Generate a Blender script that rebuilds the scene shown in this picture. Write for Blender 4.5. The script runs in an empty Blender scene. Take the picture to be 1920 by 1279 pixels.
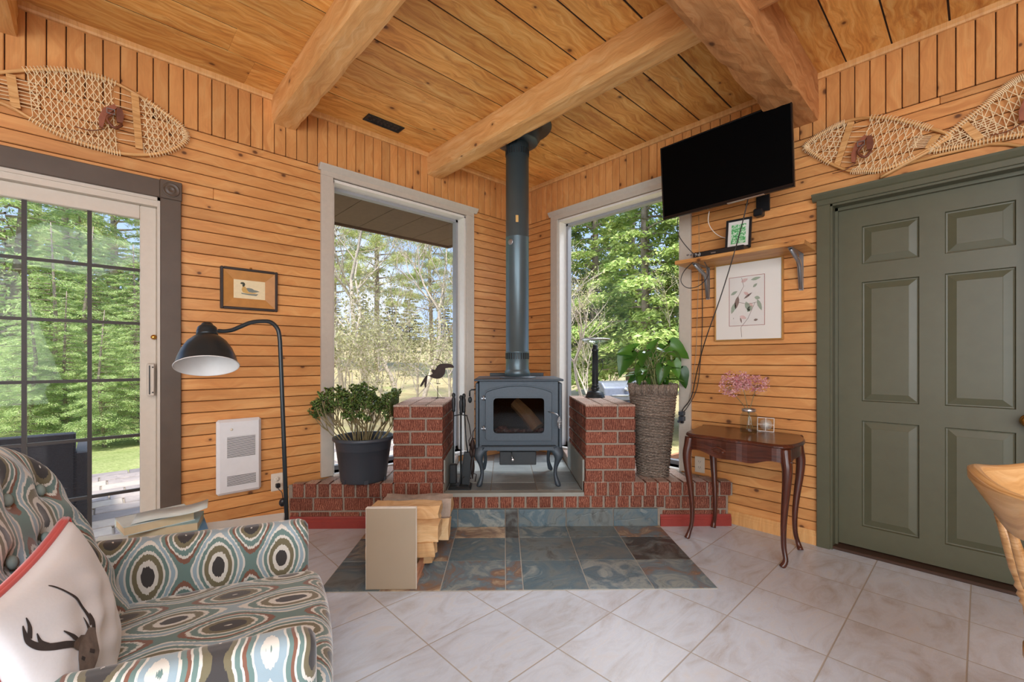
import bpy, math, random
import numpy as np
from mathutils import Vector, Matrix, noise as mnoise
PI = math.pi
SC = bpy.context.scene
COL = SC.collection
R0 = random.Random(7)

# ---------------------------------------------------------------- camera
# the room: corner of the two panelled walls at the origin; left wall is y=0, right wall is x=0
F, HZ, H = 826.34, 674.27, 1.13
TH = math.radians(46.847)
FW = (math.cos(TH), math.sin(TH)); RT = (math.sin(TH), -math.cos(TH))
CX, CY = -3.19278, -3.19006
cam_d = bpy.data.cameras.new('camera')
cam = bpy.data.objects.new('camera', cam_d); COL.objects.link(cam)
cam.location = (CX, CY, H)
cam.rotation_euler = (PI/2, 0, TH - PI/2)
cam_d.sensor_width = 36.0
cam_d.lens = 36.0*F/1920
cam_d.shift_y = (HZ-639.5)/1920
cam_d.clip_start = 0.02; cam_d.clip_end = 400
SC.camera = cam

# ---------------------------------------------------------------- view, sky, sun, lamps
vs = SC.view_settings
vs.view_transform = 'Standard'; vs.look = 'None'; vs.gamma = 1; vs.use_curve_mapping = False
vs.exposure = 0.18
world = bpy.data.worlds.new('sky'); SC.world = world; world.use_nodes = True
wn = world.node_tree; wn.nodes.clear()
def wnode(t, **k):
    n = wn.nodes.new(t)
    for a, b in k.items(): setattr(n, a, b)
    return n
_tc = wnode('ShaderNodeTexCoord'); _sep = wnode('ShaderNodeSeparateXYZ')
_gr = wnode('ShaderNodeValToRGB'); _ns = wnode('ShaderNodeTexNoise'); _cr = wnode('ShaderNodeValToRGB')
_mx = wnode('ShaderNodeMix', data_type='RGBA'); _bg = wnode('ShaderNodeBackground'); _out = wnode('ShaderNodeOutputWorld')
wn.links.new(_tc.outputs['Generated'], _sep.inputs[0]); wn.links.new(_sep.outputs['Z'], _gr.inputs[0])
_gr.color_ramp.elements[0].position = 0.0; _gr.color_ramp.elements[0].color = (0.50, 0.66, 0.95, 1)
_gr.color_ramp.elements[1].position = 0.75; _gr.color_ramp.elements[1].color = (0.24, 0.42, 0.90, 1)
_ns.inputs['Scale'].default_value = 2.6; _ns.inputs['Detail'].default_value = 6
wn.links.new(_tc.outputs['Generated'], _ns.inputs['Vector']); wn.links.new(_ns.outputs[0], _cr.inputs[0])
_cr.color_ramp.elements[0].position = 0.52; _cr.color_ramp.elements[0].color = (0, 0, 0, 1)
_cr.color_ramp.elements[1].position = 0.72; _cr.color_ramp.elements[1].color = (1, 1, 1, 1)
wn.links.new(_cr.outputs[0], _mx.inputs[0]); wn.links.new(_gr.outputs[0], _mx.inputs[6]); _mx.inputs[7].default_value = (1, 1, 1, 1)
wn.links.new(_mx.outputs[2], _bg.inputs[0]); _bg.inputs[1].default_value = 1.25
wn.links.new(_bg.outputs[0], _out.inputs[0])

def light(name, kind, loc, energy, color=(1, 1, 1), size=1.0, size_y=None, aim=None, **k):
    d = bpy.data.lights.new(name, kind); d.energy = energy; d.color = color
    if kind == 'AREA':
        d.size = size
        if size_y: d.shape = 'RECTANGLE'; d.size_y = size_y
    if kind == 'SUN': d.angle = size
    o = bpy.data.objects.new(name, d); COL.objects.link(o); o.location = loc
    if aim is not None:
        o.rotation_euler = (Vector(aim)-Vector(loc)).to_track_quat('-Z', 'Y').to_euler()
    return o
light('sun', 'SUN', (-4.5, -4.0, 15), 6.0, (1.0, 0.96, 0.88), math.radians(8), aim=(0, 0, 0))
# fill lamps added behind the camera to brighten the room; no fixtures stand there
light('fill_rear', 'AREA', (-4.4, -6.3, 1.45), 140, (0.82, 0.92, 1.0), 2.6, 2.0, aim=(-1.4, 0, 2.3))
light('fill_side', 'AREA', (-6.3, -4.0, 1.45), 118, (0.82, 0.92, 1.0), 2.6, 2.0, aim=(0, -1.6, 2.3))
light('fill_overhead', 'AREA', (-3.4, -4.1, 2.40), 50, (0.80, 0.90, 1.0), 1.2, 1.2, aim=(-3.1, -3.6, 0))

# area lamps added outside, above the view, to strengthen the light through the glass
light('fill_outside_left_window', 'AREA', (-1.6, 2.1, 3.7), 130, (0.86, 0.93, 1.0), 2.6, 1.2, aim=(-1.2, -0.7, 0.3))
light('fill_outside_right_window', 'AREA', (1.9, -0.9, 4.2), 190, (0.88, 0.94, 1.0), 2.4, 1.2, aim=(-0.7, -1.3, 0.3))
light('fill_outside_sliding_door', 'AREA', (-3.9, 2.3, 3.9), 75, (0.88, 0.95, 1.0), 2.4, 1.2, aim=(-3.0, -2.0, 0.4))

# ---------------------------------------------------------------- pixel rays of the calibrated photograph
def ray(px, py):
    a = (px-960)/F
    return (FW[0]+a*RT[0], FW[1]+a*RT[1], (HZ-py)/F)
def _at(t, d): return Vector((CX+t*d[0], CY+t*d[1], H+t*d[2]))
def LW(px, py, o=0): d = ray(px, py); return _at((-o-CY)/d[1], d)      # on the left wall, o metres in front
def RW(px, py, o=0): d = ray(px, py); return _at((-o-CX)/d[0], d)      # on the right wall
def ZP(px, py, z=0): d = ray(px, py); return _at((z-H)/d[2], d)         # on a level at height z
def DP(px, py, t): return _at(t, ray(px, py))                           # at depth t
def CP(lat, dep, z=0): return Vector((CX+dep*FW[0]+lat*RT[0], CY+dep*FW[1]+lat*RT[1], z))
HA = math.radians(-42.12)                                               # the hearth stands across the corner
HU = (math.cos(HA), math.sin(HA)); HWv = (-math.sin(HA), math.cos(HA))
def HW(u, w, z=0): return Vector((u*HU[0]+w*HWv[0], u*HU[1]+w*HWv[1], z))

# ---------------------------------------------------------------- materials
MATS = {}
class NT:
    def __init__(s, name):
        s.m = bpy.data.materials.new(name); s.m.use_nodes = True; s.t = s.m.node_tree; s.t.nodes.clear()
        s.out = s.n('ShaderNodeOutputMaterial'); MATS[name] = s.m
    def n(s, t, **k):
        n = s.t.nodes.new(t)
        for a, b in k.items(): setattr(n, a, b)
        return n
    def l(s, a, b): s.t.links.new(a, b)
    def set(s, sock, v):
        if isinstance(v, bpy.types.NodeSocket): s.l(v, sock)
        elif isinstance(v, (tuple, list)) and len(v) == 3 and sock.type == 'RGBA': sock.default_value = (*v, 1)
        else: sock.default_value = v
    def math(s, op, a, b=0.0, c=0.0, clamp=False):
        n = s.n('ShaderNodeMath', operation=op, use_clamp=clamp)
        s.set(n.inputs[0], a); s.set(n.inputs[1], b); s.set(n.inputs[2], c); return n.outputs[0]
    def mapr(s, x, a, b, c=0.0, d=1.0):
        n = s.n('ShaderNodeMapRange'); n.clamp = True
        s.set(n.inputs[0], x); s.set(n.inputs[1], a); s.set(n.inputs[2], b); s.set(n.inputs[3], c); s.set(n.inputs[4], d); return n.outputs[0]
    def xyz(s, x, y, z=0.0):
        n = s.n('ShaderNodeCombineXYZ'); s.set(n.inputs[0], x); s.set(n.inputs[1], y); s.set(n.inputs[2], z); return n.outputs[0]
    def sep(s, v):
        n = s.n('ShaderNodeSeparateXYZ'); s.l(v, n.inputs[0]); return n.outputs
    def noise(s, vec, scale, detail=4, rough=0.55, dist=0.0):
        n = s.n('ShaderNodeTexNoise'); s.set(n.inputs['Vector'], vec); n.inputs['Scale'].default_value = scale
        n.inputs['Detail'].default_value = detail; n.inputs['Roughness'].default_value = rough; n.inputs['Distortion'].default_value = dist
        return n.outputs[0]
    def ramp(s, fac, stops, interp='LINEAR'):
        n = s.n('ShaderNodeValToRGB'); cr = n.color_ramp; cr.interpolation = interp
        while len(cr.elements) < len(stops): cr.elements.new(0.5)
        for e, (p, c) in zip(cr.elements, stops): e.position = p; e.color = (*c, 1) if len(c) == 3 else c
        s.set(n.inputs[0], fac); return n.outputs[0]
    def mix(s, f, a, b, mode='MIX'):
        n = s.n('ShaderNodeMix', data_type='RGBA', blend_type=mode); s.set(n.inputs[0], f); s.set(n.inputs[6], a); s.set(n.inputs[7], b)
        return n.outputs[2]
    def coord(s, which='Object'): return s.n('ShaderNodeTexCoord').outputs[which]
    def uv(s): return s.n('ShaderNodeTexCoord').outputs['UV']
    def rnd(s):
        return s.n('ShaderNodeAttribute', attribute_name='rnd').outputs['Fac']
    def bump(s, h, strength=0.3, dist=0.002):
        n = s.n('ShaderNodeBump'); n.inputs['Strength'].default_value = strength; n.inputs['Distance'].default_value = dist
        s.l(h, n.inputs['Height']); return n.outputs[0]
    def bsdf(s, color, rough=0.5, metal=0.0, normal=None, spec=0.5, **k):
        b = s.n('ShaderNodeBsdfPrincipled'); s.set(b.inputs['Base Color'], color); s.set(b.inputs['Roughness'], rough)
        s.set(b.inputs['Metallic'], metal); s.set(b.inputs['Specular IOR Level'], spec)
        if normal is not None: s.l(normal, b.inputs['Normal'])
        for a, v in k.items(): s.set(b.inputs[a.replace('_', ' ')], v)
        s.l(b.outputs[0], s.out.inputs[0]); return b

def srgb(r, g, b):
    f = lambda c: (c/255/12.92) if c/255 <= 0.04045 else ((c/255+0.055)/1.055)**2.4
    return (f(r), f(g), f(b))

def plain(name, color, rough=0.5, metal=0.0, spec=0.5, var=0.08, scale=30, bump=0.1, bd=0.0006, **k):
    t = NT(name); c = t.coord('Object'); n = t.noise(c, scale, 4)
    lo = tuple(x*(1-var) for x in color); hi = tuple(min(1, x*(1+var)) for x in color)
    col = t.ramp(n, [(0.3, lo), (0.7, hi)])
    t.bsdf(col, rough, metal, t.bump(n, bump, bd), spec, **k); return t.m

def wood(name, dark, mid, light_, knots=0.0, kcol=(0.03, 0.012, 0.006), rough=0.42, stretch=14.0, var=0.25, bump=0.15, stain=0.0, spec=0.4, coat=0.0):
    t = NT(name); s = t.sep(t.uv()); u, v = s[0], s[1]; r = t.rnd()
    ro = t.math('MULTIPLY', r, 41.0)
    kv = t.n('ShaderNodeTexVoronoi', voronoi_dimensions='2D'); kv.inputs['Scale'].default_value = 1.0
    t.l(t.xyz(t.math('ADD', t.math('MULTIPLY', u, 5.4), ro), t.math('ADD', t.math('MULTIPLY', v, 7.4), ro), 0), kv.inputs['Vector'])
    kd = kv.outputs['Distance']
    warp = t.math('MULTIPLY', t.mapr(kd, 0.0, 0.5, 1.0, 0.0), 0.35)
    gn = t.noise(t.xyz(t.math('MULTIPLY', u, 1.1), t.math('ADD', t.math('MULTIPLY', v, stretch), warp), ro), 3.2, 7, 0.62, 0.5)
    tone = t.noise(t.xyz(t.math('MULTIPLY', u, 0.5), t.math('MULTIPLY', v, 1.6), ro), 2.0, 2)
    col = t.ramp(gn, [(0.30, dark), (0.50, mid), (0.68, light_)])
    fine = t.noise(t.xyz(t.math('MULTIPLY', u, 4.0), t.math('MULTIPLY', v, 120.0), ro), 2.0, 3)
    f = t.math('ADD', t.math('MULTIPLY', t.math('SUBTRACT', t.math('FRACT', t.math('MULTIPLY', r, 77.7)), 0.5), var), 1.0)
    f = t.math('MULTIPLY', f, t.mapr(tone, 0.3, 0.7, 0.86, 1.12)); f = t.math('MULTIPLY', f, t.mapr(fine, 0.3, 0.7, 0.93, 1.05))
    col = t.mix(1.0, col, t.xyz(f, f, f), 'MULTIPLY')
    if stain > 0:
        sn = t.noise(t.xyz(t.math('MULTIPLY', u, 1.6), t.math('MULTIPLY', v, 4.5), ro), 2.2, 6, 0.65, 1.2)
        col = t.mix(t.mapr(sn, 0.55, 0.70, 0.0, stain), col, (0.36, 0.10, 0.02))
    if knots > 0:
        sel = t.math('GREATER_THAN', knots, t.sep(kv.outputs['Color'])[0])
        sz = t.mapr(t.sep(kv.outputs['Color'])[1], 0, 1, 0.05, 0.13)
        kk = t.math('MULTIPLY', t.mapr(kd, t.math('MULTIPLY', sz, 0.45), sz, 1.0, 0.0), sel)
        halo = t.math('MULTIPLY', t.mapr(kd, sz, t.math('MULTIPLY', sz, 2.6), 0.55, 0.0), sel)
        col = t.mix(halo, col, tuple(x*0.8 for x in dark)); col = t.mix(t.math('MULTIPLY', kk, 0.9), col, kcol)
    t.bsdf(col, rough, 0, t.bump(gn, bump, 0.002), spec, Coat_Weight=coat, Coat_Roughness=0.25); return t.m

wood('pine_wall', srgb(196, 132, 76), srgb(208, 146, 86), srgb(216, 160, 100), knots=0.24, kcol=srgb(84, 48, 30), rough=0.42, var=0.13, stretch=7.0, bump=0.06)
wood('pine_ceiling', srgb(196, 126, 58), srgb(226, 164, 86), srgb(240, 194, 120), knots=0.16, kcol=srgb(96, 52, 26), rough=0.5, var=0.34, stain=0.5, stretch=11.0)
wood('beam_wood', srgb(210, 150, 88), srgb(226, 172, 108), srgb(236, 192, 134), knots=0.10, kcol=srgb(100, 60, 36), rough=0.62, var=0.06, bump=0.35, stretch=9.0)
wood('beam_dark', srgb(160, 104, 58), srgb(190, 132, 80), srgb(206, 154, 102), knots=0.1, kcol=srgb(80, 44, 22), rough=0.7, var=0.06, bump=0.6, stretch=9.0)
wood('pine_trim', srgb(206, 150, 92), srgb(216, 164, 104), srgb(224, 176, 118), rough=0.4, var=0.1)
wood('log_split', srgb(186, 140, 92), srgb(210, 172, 124), srgb(224, 194, 150), knots=0.10, rough=0.8, var=0.25, bump=0.5, stretch=5.0)
wood('oak', srgb(160, 112, 60), srgb(196, 150, 96), srgb(214, 174, 124), rough=0.3, stretch=24, var=0.05, coat=0.4)
wood('mahogany', srgb(46, 20, 12), srgb(78, 36, 22), srgb(98, 50, 32), rough=0.28, stretch=18, var=0.05, coat=0.5)
wood('shelf_wood', srgb(170, 106, 50), srgb(204, 146, 82), srgb(222, 172, 108), knots=0.5, kcol=srgb(80, 44, 24), rough=0.5)
wood('ash_frame', srgb(176, 122, 66), srgb(208, 156, 96), srgb(224, 180, 124), rough=0.4, stretch=20, var=0.1)
wood('crate_wood', srgb(176, 116, 84), srgb(206, 152, 120), srgb(220, 172, 140), rough=0.6)
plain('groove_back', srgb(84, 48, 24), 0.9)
plain('gap_shade', srgb(48, 30, 20), 0.95)  # sheet behind the ceiling planks, coloured dark to stand in for gap shade
plain('taupe', srgb(190, 180, 166), 0.5, var=0.04)
plain('jamb_white', srgb(226, 220, 210), 0.45, var=0.03)
plain('grey_sash', srgb(150, 150, 152), 0.5, var=0.03)
plain('brown_casing', srgb(84, 70, 58), 0.45, var=0.1, scale=12)
plain('vinyl', srgb(200, 188, 172), 0.4, var=0.03)
plain('black_muntin', srgb(44, 34, 26), 0.5, var=0.05)
plain('olive', srgb(84, 84, 64), 0.42, var=0.05, scale=18, bump=0.2)
plain('threshold', srgb(62, 40, 26), 0.6)
plain('red_paint', srgb(142, 52, 44), 0.5, var=0.08)
plain('black_iron', srgb(38, 42, 44), 0.45, 0.3, var=0.1, scale=60, bump=0.15)
plain('stove_iron', srgb(66, 76, 84), 0.5, 0.35, var=0.08, scale=80, bump=0.15)
plain('pipe_metal', srgb(84, 100, 106), 0.36, 0.45, var=0.06, scale=6, bump=0.03)
plain('flange_metal', srgb(62, 74, 82), 0.38, 0.5, var=0.06, scale=6, bump=0.03)
plain('rust_metal', srgb(52, 40, 36), 0.6, 0.5, var=0.25, scale=40)
plain('brass', srgb(190, 140, 70), 0.25, 0.9, var=0.05)
plain('steel', srgb(160, 164, 168), 0.35, 0.8, var=0.05)
plain('silver', srgb(200, 200, 200), 0.3, 0.9, var=0.05)
plain('white_enamel', srgb(222, 222, 222), 0.35, var=0.02)
plain('off_white', srgb(224, 214, 196), 0.4, var=0.02)
plain('heater_dark', srgb(60, 60, 58), 0.5)
plain('plastic_black', srgb(30, 31, 33), 0.35, var=0.05)
plain('plastic_grey', srgb(60, 66, 74), 0.42, var=0.06, scale=10)
plain('tv_bezel', srgb(20, 20, 22), 0.2, var=0.05)
plain('screen', (0.0006, 0.0006, 0.0008), 0.55, spec=0.05, bump=0.0)
plain('cord_black', srgb(40, 38, 36), 0.5)
plain('cord_grey', srgb(150, 140, 120), 0.5)
plain('cord_white', srgb(225, 215, 200), 0.5)
plain('lamp_black', srgb(40, 48, 52), 0.32, 0.3, var=0.05)
plain('lamp_white', srgb(226, 224, 220), 0.45, var=0.02)
plain('soil', srgb(58, 44, 34), 0.9, var=0.3, scale=60, bump=0.6, bd=0.004)
plain('cement', srgb(150, 152, 144), 0.8, var=0.08, scale=10)
plain('mortar', srgb(142, 130, 116), 0.85, var=0.1, scale=50, bump=0.5, bd=0.002)
plain('beige_panel', srgb(162, 146, 124), 0.42, var=0.02, scale=5)
plain('beige_edge', srgb(222, 212, 196), 0.5)
plain('paper', srgb(226, 224, 216), 0.8, var=0.02)
plain('mat_white', srgb(224, 220, 212), 0.7, var=0.01)
plain('gilt', srgb(196, 158, 96), 0.35, 0.7)
plain('frame_dark', srgb(52, 46, 44), 0.4)
plain('frame_tan', srgb(184, 128, 66), 0.45, var=0.1, scale=20)
plain('rawhide', srgb(240, 214, 170), 0.55, var=0.12)
plain('leather', srgb(112, 62, 40), 0.5, var=0.2)
plain('leather_red', srgb(150, 86, 60), 0.5, var=0.2)
plain('stem_green', srgb(110, 116, 70), 0.6)
plain('stem_brown', srgb(136, 124, 88), 0.8, var=0.2)
plain('pillow_white', srgb(224, 226, 230), 0.85, var=0.02, scale=200, Sheen_Weight=0.3)
plain('pillow_red', srgb(196, 52, 40), 0.8, var=0.06, Sheen_Weight=0.3)
plain('deer_grey', srgb(112, 100, 92), 0.85, var=0.25, scale=60)
plain('deer_dark', srgb(58, 50, 48), 0.85, var=0.2, scale=60)
plain('button_cloth', srgb(128, 144, 140), 0.85)
plain('table_white', srgb(206, 212, 208), 0.4, var=0.03)
plain('book_teal', srgb(150, 176, 176), 0.6, var=0.15, scale=14)
plain('book_blue', srgb(96, 140, 176), 0.6, var=0.1)
plain('book_pale', srgb(196, 208, 206), 0.6, var=0.1, scale=20)
plain('page', srgb(214, 196, 160), 0.8, var=0.05)
plain('duck_grey', srgb(120, 126, 118), 0.8); plain('duck_dark', srgb(66, 70, 58), 0.8); plain('duck_gold', srgb(200, 160, 92), 0.8)
plain('duck_paper', srgb(226, 208, 168), 0.8, var=0.04, scale=60)
plain('print_line', srgb(150, 80, 66), 0.8); plain('print_paper', srgb(218, 214, 208), 0.8, var=0.02)
plain('print_green', srgb(150, 162, 144), 0.8, var=0.1); plain('print_brown', srgb(130, 112, 104), 0.8, var=0.1); plain('print_pink', srgb(206, 176, 170), 0.8, var=0.1)
plain('wicker_dark', srgb(44, 42, 48), 0.6, var=0.3, scale=150, bump=0.8, bd=0.003)
plain('grill_grey', srgb(120, 124, 134), 0.35, 0.4); plain('grill_dark', srgb(54, 56, 62), 0.5)
plain('trunk_bark', srgb(158, 142, 128), 0.9, var=0.3, scale=14, bump=0.8, bd=0.02)
plain('bare_bark', srgb(188, 174, 156), 0.9, var=0.25, scale=20, bump=0.5, bd=0.01)
plain('planter_wood', srgb(150, 104, 74), 0.8, var=0.2, scale=6)
plain('umber', srgb(196, 150, 60), 0.8)
plain('siding', srgb(110, 86, 66), 0.8)

def glass_mat(name, tint=(1, 1, 1), refl=0.06):
    t = NT(name); g = t.n('ShaderNodeBsdfGlossy'); g.inputs['Roughness'].default_value = 0.02
    tr = t.n('ShaderNodeBsdfTransparent'); tr.inputs[0].default_value = (*tint, 1)
    fr = t.n('ShaderNodeFresnel'); fr.inputs[0].default_value = 1.45
    ge = t.n('ShaderNodeNewGeometry'); front = t.math('SUBTRACT', 1.0, ge.outputs['Backfacing'])
    f = t.math('MULTIPLY', t.math('MULTIPLY', fr.outputs[0], refl/0.06*0.4), front, clamp=True)
    mx = t.n('ShaderNodeMixShader'); t.l(f, mx.inputs[0]); t.l(tr.outputs[0], mx.inputs[1]); t.l(g.outputs[0], mx.inputs[2])
    t.l(mx.outputs[0], t.out.inputs[0]); return t.m
glass_mat('window_glass'); glass_mat('clear_glass', (0.93, 0.95, 0.95), 0.09); glass_mat('stove_glass', (0.55, 0.52, 0.50), 0.06)
glass_mat('picture_glass', (0.99, 0.99, 0.99), 0.05)

def brick_mat(name, c1, c2, c3):
    t = NT(name); o = t.coord('Object'); r = t.rnd()
    n = t.noise(o, 42, 6, 0.7, 1.4); w = t.n('ShaderNodeTexWave'); w.inputs['Scale'].default_value = 26; w.inputs['Distortion'].default_value = 9
    w.inputs['Detail'].default_value = 3; t.l(o, w.inputs['Vector'])
    h = t.math('ADD', t.math('MULTIPLY', w.outputs[1], 0.28), t.math('MULTIPLY', n, 0.95))
    col = t.ramp(h, [(0.25, c1), (0.6, c2), (0.85, c3)])
    f = t.mapr(r, 0, 1, 0.78, 1.18); col = t.mix(1.0, col, t.xyz(f, f, f), 'MULTIPLY')
    t.bsdf(col, 0.82, 0, t.bump(h, 0.9, 0.006), 0.3); return t.m
brick_mat('brick_red', srgb(72, 40, 32), srgb(126, 70, 54), srgb(168, 114, 92))
brick_mat('brick_light', srgb(140, 110, 96), srgb(188, 160, 144), srgb(206, 188, 172))

def slate_mat(name, stops, rough=0.45):
    t = NT(name); o = t.coord('Object'); r = t.rnd(); off = t.math('MULTIPLY', r, 23.0)
    v = t.n('ShaderNodeVectorMath', operation='ADD'); t.l(o, v.inputs[0]); t.l(t.xyz(off, off, 0), v.inputs[1])
    n = t.noise(v.outputs[0], 5, 8, 0.62, 1.6); n2 = t.noise(v.outputs[0], 2.2, 3)
    x = t.math('ADD', t.math('MULTIPLY', n, 0.55), t.math('MULTIPLY', t.math('FRACT', t.math('MULTIPLY', r, 7.31)), 0.45))
    col = t.ramp(x, stops)
    vo = t.n('ShaderNodeTexVoronoi', feature='DISTANCE_TO_EDGE'); vo.inputs['Scale'].default_value = 2.4
    dv = t.n('ShaderNodeVectorMath', operation='ADD'); t.l(v.outputs[0], dv.inputs[0])
    t.l(t.xyz(t.math('MULTIPLY', n, 0.5), t.math('MULTIPLY', n2, 0.5), 0), dv.inputs[1]); t.l(dv.outputs[0], vo.inputs['Vector'])
    h = t.math('ADD', n, t.mapr(vo.outputs[0], 0.0, 0.012, -0.35, 0.0))
    t.bsdf(col, rough, 0, t.bump(h, 0.7, 0.006), 0.45); return t.m
slate_mat('slate', [(0.28, srgb(66, 62, 58)), (0.38, srgb(112, 120, 118)), (0.47, srgb(84, 106, 116)), (0.54, srgb(146, 152, 146)), (0.60, srgb(104, 122, 130)), (0.67, srgb(132, 104, 84)), (0.76, srgb(204, 186, 156))], 0.34)
slate_mat('slate_pale', [(0.3, srgb(120, 128, 128)), (0.5, srgb(156, 164, 162)), (0.75, srgb(182, 186, 180))], 0.35)

def floor_tile():
    t = NT('floor_tile'); o = t.coord('Object'); s = t.sep(o)
    sx, sy = 0.357, 0.3655; lx, ly = -2.24, -1.69
    fx = t.math('DIVIDE', t.math('SUBTRACT', s[0], lx), sx); fy = t.math('DIVIDE', t.math('SUBTRACT', s[1], ly), sy)
    cx = t.math('FLOOR', fx); cy = t.math('FLOOR', fy)
    wn_ = t.n('ShaderNodeTexWhiteNoise', noise_dimensions='3D'); t.l(t.xyz(cx, cy, 0), wn_.inputs['Vector']); r = wn_.outputs['Value']
    def line(f, size):
        a = t.math('ABSOLUTE', t.math('SUBTRACT', t.math('FRACT', f), 0.5)); return t.math('MULTIPLY', t.math('SUBTRACT', 0.5, a), size)
    d = t.math('MINIMUM', line(fx, sx), line(fy, sy)); g = t.mapr(d, 0.0018, 0.0032, 1.0, 0.0)
    off = t.math('MULTIPLY', r, 17.0)
    p = t.xyz(t.math('ADD', t.math('MULTIPLY', s[0], 1.0), off), t.math('ADD', t.math('MULTIPLY', s[1], 2.3), off), 0)
    n = t.noise(p, 3.2, 7, 0.6, 1.8); n2 = t.noise(p, 1.5, 3, 0.5, 0.8)
    x = t.math('ADD', t.math('MULTIPLY', n, 0.75), t.math('MULTIPLY', n2, 0.25))
    col = t.ramp(x, [(0.30, srgb(176, 172, 170)), (0.43, srgb(192, 196, 202)), (0.55, srgb(202, 210, 220)), (0.70, srgb(206, 204, 202))])
    n3 = t.noise(p, 5.5, 8, 0.65, 3.0)
    col = t.mix(t.mapr(t.math('ABSOLUTE', t.math('SUBTRACT', n3, 0.5)), 0.0, 0.018, 0.22, 0.0), col, srgb(236, 234, 230))
    f = t.mapr(r, 0, 1, 0.95, 1.03); col = t.mix(1.0, col, t.xyz(f, f, f), 'MULTIPLY')
    col = t.mix(g, col, srgb(170, 162, 150))
    h = t.math('SUBTRACT', t.math('MULTIPLY', n3, 0.25), g)
    t.bsdf(col, t.mapr(n, 0.3, 0.7, 0.28, 0.42), 0, t.bump(h, 0.35, 0.0025), 0.5)
floor_tile()

def ikat(name, P=0.170, Q=0.255):
    t = NT(name); s = t.sep(t.uv()); u, v = s[0], s[1]
    jag = t.noise(t.xyz(t.math('MULTIPLY', u, 260.0), t.math('MULTIPLY', v, 30.0), 0), 1.0, 2)
    wob = t.noise(t.xyz(t.math('MULTIPLY', u, 9.0), t.math('MULTIPLY', v, 9.0), 0), 1.0, 2)
    vv = t.math('ADD', v, t.math('MULTIPLY', t.math('SUBTRACT', jag, 0.5), 0.018)); vv = t.math('ADD', vv, t.math('MULTIPLY', t.math('SUBTRACT', wob, 0.5), 0.03))
    a = t.math('COSINE', t.math('MULTIPLY', vv, 2*PI/Q)); b = t.math('COSINE', t.math('MULTIPLY', u, 2*PI/P))
    ph = t.math('ADD', t.math('MULTIPLY', a, 0.72), t.math('MULTIPLY', b, 1.0))
    x = t.math('ADD', t.math('MULTIPLY', ph, 1/3.6), 0.5)
    cream, teal, rust, ol, ch, bl = srgb(206, 204, 196), srgb(104, 128, 124), srgb(124, 88, 74), srgb(112, 106, 84), srgb(64, 62, 62), srgb(144, 164, 174)
    col = t.ramp(x, [(0.0, ch), (0.07, cream), (0.13, ol), (0.23, cream), (0.28, teal), (0.37, cream), (0.415, bl), (0.50, cream), (0.535, teal), (0.61, rust), (0.67, cream), (0.71, teal), (0.79, cream), (0.83, ol), (0.90, ch), (0.975, cream)], 'CONSTANT')
    w = t.noise(t.xyz(t.math('MULTIPLY', u, 900.0), t.math('MULTIPLY', v, 900.0), 0), 1.0, 1)
    t.bsdf(col, 0.85, 0, t.bump(w, 0.3, 0.0008), 0.25, Sheen_Weight=0.55, Sheen_Roughness=0.4)
ikat('ikat')

def wicker():
    t = NT('wicker'); s = t.sep(t.uv())
    n = t.noise(t.xyz(t.math('MULTIPLY', s[0], 60.0), t.math('MULTIPLY', s[1], 300.0), 0), 1.0, 3)
    r = t.rnd(); col = t.ramp(n, [(0.3, srgb(72, 60, 52)), (0.55, srgb(136, 120, 106)), (0.72, srgb(206, 194, 178))])
    f = t.mapr(r, 0, 1, 0.7, 1.3); col = t.mix(1.0, col, t.xyz(f, f, f), 'MULTIPLY')
    t.bsdf(col, 0.7, 0, t.bump(n, 0.4, 0.002), 0.3)
wicker()

def leafmat(name, lo, hi, rough=0.45, trans=0.25, spec=0.4):
    t = NT(name); r = t.rnd(); o = t.coord('Object'); n = t.noise(o, 1.1, 2)
    col = t.ramp(t.math('ADD', t.math('MULTIPLY', r, 0.7), t.math('MULTIPLY', n, 0.3)), [(0.1, lo), (0.9, hi)])
    b = t.n('ShaderNodeBsdfPrincipled'); t.l(col, b.inputs['Base Color']); b.inputs['Roughness'].default_value = rough; b.inputs['Specular IOR Level'].default_value = spec
    tr = t.n('ShaderNodeBsdfTranslucent'); t.l(col, tr.inputs[0]); mx = t.n('ShaderNodeMixShader'); mx.inputs[0].default_value = trans
    t.l(b.outputs[0], mx.inputs[1]); t.l(tr.outputs[0], mx.inputs[2]); t.l(mx.outputs[0], t.out.inputs[0])
leafmat('leaf_jade', srgb(52, 86, 36), srgb(148, 172, 92), 0.3)
leafmat('leaf_heart', srgb(34, 74, 26), srgb(84, 132, 46), 0.28, 0.2)
leafmat('flower_pink', srgb(190, 104, 116), srgb(246, 206, 204), 0.7)
leafmat('needle_pine', srgb(160, 172, 100), srgb(222, 226, 160), 0.6, 0.35)
leafmat('needle_spruce', srgb(138, 168, 96), srgb(212, 226, 156), 0.6, 0.35)
leafmat('leaf_cedar', srgb(116, 146, 70), srgb(204, 216, 132), 0.6, 0.35)
leafmat('leaf_cedar_dark', srgb(96, 124, 86), srgb(160, 180, 130), 0.6, 0.3)
leafmat('leaf_bud', srgb(160, 156, 100), srgb(204, 196, 142), 0.7, 0.35)
leafmat('leaf_far', srgb(138, 142, 96), srgb(188, 180, 134), 0.7, 0.3)
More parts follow.
